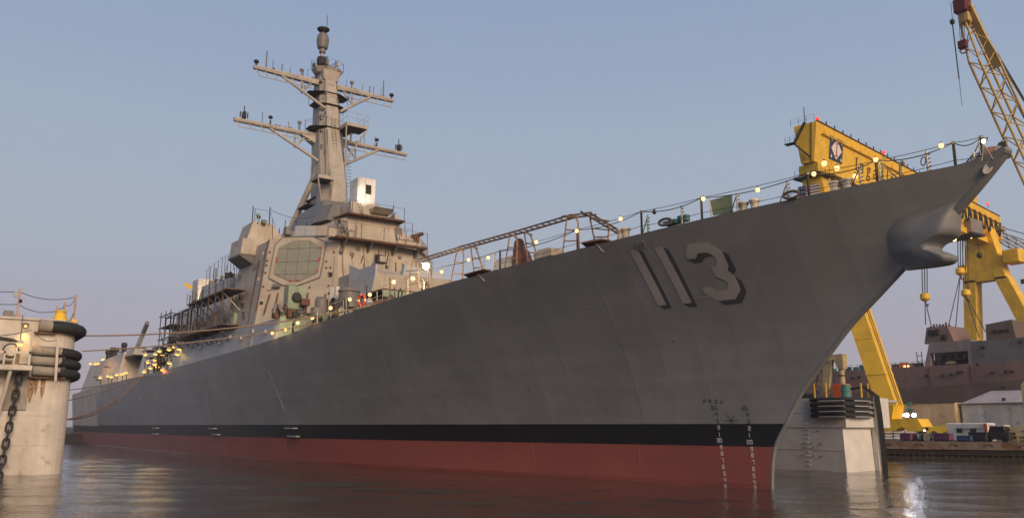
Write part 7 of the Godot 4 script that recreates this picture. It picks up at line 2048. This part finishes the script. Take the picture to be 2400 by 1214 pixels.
func sheds() -> void:
	var s1 := shed("tan_shed", "long tan panelled shed behind the bright floodlights", V(-54.2, 1.45, -79), 10.6, 8, 4.3, M.shed_tan, 7)
	part(s1, "roof_edge", mb().box(V(-48.9, 5.8, -79 + 0.0), V(10.8, 0.12, 0.4)), M.rust)
	for i in 4: part(s1, "vent_hole", mb().box(V(-52.6 + i * 0.35, 4.6, -78.92), V(0.16, 0.16, 0.06)), M.dark)
	for p in [V(-49.6, 4.9, -78.8), V(-49.6, 5.7, -78.8)]: part(s1, "wall_box", mb().box(p, V(0.45, 0.45, 0.4)), M.teal)
	var s2 := shed("white_shed", "white metal shed with a pale pitched roof at far right", V(-43.3, 1.45, -80), 24, 10, 4.1, M.shed_white, 16)
	var r0 := V(-43.5, 5.55, -79.8)
	part(s2, "roof", mb().loft([r0, r0 + V(24.4, 0, 0), r0 + V(24.4, 0, -10.4), r0 + V(0, 0, -10.4)], [r0 + V(1.8, 1.75, -5.0), r0 + V(24.4, 1.75, -5.0), r0 + V(24.4, 1.75, -5.4), r0 + V(1.8, 1.75, -5.4)]), M.roof_white)
	part(s2, "gutter", mb().beam(r0 + V(-0.1, 0.02, 0.1), r0 + V(24.4, 0.02, 0.1), 0.16, 0.14), M.steel)
	part(s2, "roof_vent", mb().lathe([[0.2, 0], [0.2, 0.3], [0.3, 0.4], [0, 0.5]], r0 + V(5.2, 0.25, -1.0), 8), M.dark)
	# low annex and columns in front of the tan shed
	var s3 := shed("cream_annex", "low cream annex under the tan shed", V(-49.3, 1.45, -75), 6.4, 3.0, 1.55, M.cream, 4)
	part(s3, "small_window", mb().box(V(-45.2, 2.3, -74.92), V(0.6, 0.4, 0.08)), M.dark)
	var col := shed("crane_leg_stub", "pale yellow crane leg at the extreme right edge", V(-34.2, 1.45, -76.5), 2.6, 2.4, 6.2, M.cream, 2)
	part(col, "cap", mb().loft([V(-34.2, 7.65, -76.5), V(-31.6, 7.65, -76.5), V(-31.6, 7.65, -78.9), V(-34.2, 7.65, -78.9)], [V(-33.0, 8.9, -76.5), V(-31.6, 8.9, -76.5), V(-31.6, 8.9, -78.9), V(-33.0, 8.9, -78.9)]), M.cream)
	# floodlight mast, very bright, mirrored in the water
	var fm := V(-44.67, 4.1, -69.91)
	var mt := thing("floodlight_mast", "slim pale mast carrying the yard floodlights", "mast", V(fm.x, 1.45, fm.z))
	part(mt, "pole", mb().bar(V(fm.x, 1.45, fm.z - 0.6), V(fm.x, fm.y + 0.6, fm.z - 0.6), 0.06, 6), M.black)
	part(mt, "cross_arm", mb().beam(V(fm.x - 1.0, fm.y + 0.5, fm.z - 0.6), V(fm.x + 0.9, fm.y + 0.5, fm.z - 0.6), 0.08, 0.08), M.dark)
	var fl := [V(-44.85, 4.1, -68.78), V(-44.6, 4.1, -69.12), V(-44.08, 4.1, -69.85)]
	for i in 3:
		var yl := lamp("yard_floodlight", fl[i], 0.13 if i == 0 else 0.23, M.flood_white, "dazzling bluish-white yard floodlight before the tan shed, %s of three" % ["leftmost and smallest", "middle", "rightmost"][i], "yard floodlights", Color(0.95, 0.92, 0.9), 45.0)
		part(yl, "housing", mb().box(fl[i] + V(0, 0, -0.3), V(0.34, 0.34, 0.16)), M.black)
	lamp("annex_lamp", V(-36.77, 2.26, -58.77), 0.12, M.flood, "small star-bright lamp before the cream annex", "", Color(1, 0.95, 0.8), 3.0)
	for i in 3: lamp("doorway_lamp", [V(-37.95, 2.42, -64.09), V(-37.92, 2.09, -64.25), V(-38.05, 1.8, -64.17)][i], 0.16, M.amber, "amber lamp in the gap right of the cream annex, %s of three" % ["top", "middle", "bottom"][i], "amber doorway lamps", Color(1, 0.6, 0.2), 3.0)

func yard_gear() -> void:
	var gy := 1.45
	var fz := V(-32.82, 1.45, -44.02)
	var along := E1
	# striped barrier
	var b := thing("striped_barrier", "low white barred barrier on the quay right of the pier", "barrier", fz)
	for k in 3: part(b, "bar", mb().beam(fz + Vector3.UP * (0.2 + 0.28 * k), fz + along * 3.1 + Vector3.UP * (0.2 + 0.28 * k), 0.06, 0.12), M.white)
	for k in 4: part(b, "post", mb().box(fz + along * (k * 1.0) + Vector3.UP * 0.45, V(0.08, 0.9, 0.08)), M.dark)
	var fence := thing("lattice_barrier", "short white criss-cross barrier beside the barred barrier", "barrier", fz + along * 3.3)
	for k in 6:
		part(fence, "slat", mb().beam(fz + along * (3.2 + 0.26 * k) + Vector3.UP * 0.05, fz + along * (3.5 + 0.26 * k) + Vector3.UP * 0.75, 0.04, 0.07), M.white)
		part(fence, "slat", mb().beam(fz + along * (3.5 + 0.26 * k) + Vector3.UP * 0.05, fz + along * (3.2 + 0.26 * k) + Vector3.UP * 0.75, 0.04, 0.07), M.white)
	# boxes, bins and machines along the quay, each its own thing
	var items := [["plum_bin", "plum-coloured bin beside the criss-cross barrier", "bin", 2140.0, 1031.0, 1.0, 0.7, "purple"], ["machine_heap", "dark tangled machinery heap on the quay left of the purple crates", "machinery", 2172.0, 1033.0, 1.6, 1.3, "dark"], ["green_generator", "small green generator in the machinery heap", "generator", 2170.0, 1034.0, 0.4, 0.6, "teal"], ["tan_spool", "tan cable spool right of the green generator", "spool", 2181.0, 1034.0, 0.6, 0.7, "cream"], ["purple_crate", "purple crate left of the white container", "crate", 2213.0, 1033.0, 1.5, 0.7, "purple"], ["blue_crate", "blue crate in front of the white container", "crate", 2257.0, 1033.0, 1.2, 0.5, "blue"], ["dark_cart", "dark cart in front of the white container", "cart", 2284.0, 1033.0, 1.5, 0.8, "dark"], ["white_pickup", "white-roofed vehicle parked right of the white container", "vehicle", 2324.0, 1034.0, 2.0, 1.35, "white"], ["yellow_rack", "yellow tiered rack near the right edge", "rack", 2360.0, 1036.0, 1.8, 1.2, "yellow"], ["red_tank", "dark red tank hung on the quay edge at far right", "tank", 2388.0, 1052.0, 1.3, 0.9, "dark_red"]]
	for it in items:
		var p := at_quay(it[3], it[4])
		var t := thing(it[0], it[1], it[2], p)
		var w: float = it[5]
		var h: float = it[6]
		var mt: Material = M[it[7]]
		if it[0] == "white_pickup":
			part(t, "body", mb().box(p + V(0, 0.5, 0), V(w, 0.6, 1.2)), M.dark)
			part(t, "cab", mb().loft([p + V(-0.7, 0.8, 0.55), p + V(0.7, 0.8, 0.55), p + V(0.7, 0.8, -0.55), p + V(-0.7, 0.8, -0.55)], [p + V(-0.55, 1.3, 0.5), p + V(0.5, 1.3, 0.5), p + V(0.5, 1.3, -0.5), p + V(-0.55, 1.3, -0.5)]), M.glass)
			part(t, "roof", mb().box(p + V(0, 1.35, 0), V(1.3, 0.1, 1.1)), M.white)
			for s in [-0.65, 0.65]: part(t, "wheel", mb().lathe([[0.0, 0], [0.28, 0], [0.28, 0.2], [0.0, 0.2]], p + V(s, 0.28, 0.5), 12, Basis(V(1, 0, 0), V(0, 0, 1), V(0, -1, 0))), M.black)
		elif it[0] == "tan_spool":
			part(t, "flange", mb().lathe([[0.0, 0], [0.35, 0], [0.35, 0.06], [0.0, 0.06]], p + V(0, 0.35, 0.2), 14, Basis(V(1, 0, 0), V(0, 0, 1), V(0, -1, 0))), mt)
			part(t, "flange", mb().lathe([[0.0, 0], [0.35, 0], [0.35, 0.06], [0.0, 0.06]], p + V(0, 0.35, -0.3), 14, Basis(V(1, 0, 0), V(0, 0, 1), V(0, -1, 0))), mt)
			part(t, "core", mb().bar(p + V(0, 0.35, -0.25), p + V(0, 0.35, 0.22), 0.2, 10), M.dark)
		elif it[0] == "yellow_rack":
			for k in 4: part(t, "shelf", mb().box(p + V(0, 0.2 + 0.33 * k, 0), V(w, 0.08, 0.8)), mt)
			for s in [-0.8, 0.0, 0.8]: part(t, "upright", mb().box(p + V(s, 0.6, 0.36), V(0.08, 1.2, 0.08)), mt)
		elif it[0] == "machine_heap":
			for k in 7: part(t, "machine_piece", mb().box(p + V(-0.7 + 0.23 * k, 0.2 + 0.13 * ((k * 5) % 4), 0.1 * (k % 3)), V(0.45, 0.4 + 0.2 * (k % 2), 0.5), Basis(Vector3.UP, 0.4 * k)), [M.dark, M.rust, M.steel][k % 3])
		else:
			part(t, "body", mb().box(p + V(0, h * 0.5 + 0.06, 0), V(w, h * 0.86, 0.7)), mt)
			part(t, "lid", mb().box(p + V(0, h * 0.96, 0), V(w * 1.04, h * 0.1, 0.76)), mt)
			part(t, "skid", mb().box(p + V(0, 0.04, 0), V(w * 0.9, 0.1, 0.6)), M.dark)
	var cp := at_quay(2265.0, 1030.0) + E2 * 3.0
	var ct := thing("white_container", "white office container with a red-edged end on the quay", "container", cp)
	part(ct, "body", mb().box(cp + V(0, 0.8, 0), V(3.6, 1.6, 1.6)), M.shed_white)
	part(ct, "end_panel", mb().box(cp + V(1.7, 0.8, 0.82), V(0.25, 1.5, 0.06)), M.orange)
	for k in 2: part(ct, "window", mb().box(cp + V(-0.6 + 1.2 * k, 0.95, 0.82), V(0.5, 0.4, 0.05)), M.dark)
	part(ct, "side_pipe", mb().beam(cp + V(-0.9, 1.1, 0.84), cp + V(1.3, 1.1, 0.84), 0.05, 0.05), M.steel)
	var pl := at_quay(2390.0, 1032.0)
	var st := thing("plate_stack", "stack of striped steel plates at the right edge of the quay", "steel stack", pl)
	for k in 5: part(st, "plate", mb().box(pl + V(0.6, 0.12 + 0.2 * k, -0.6), V(3.4, 0.09, 1.4)), M.shed_white if k % 2 else M.dark)

func at_quay(px: float, _py: float) -> Vector3:
	# stations along the quay edge, just behind the coping
	return V(-26, 1.45, -40.3) + E1 * (-4.9 + (px - 2070.0) * 0.0395) + E2 * 2.0

func fleet_extras() -> void:
	deck_gear()
	docks()
	yard_side()
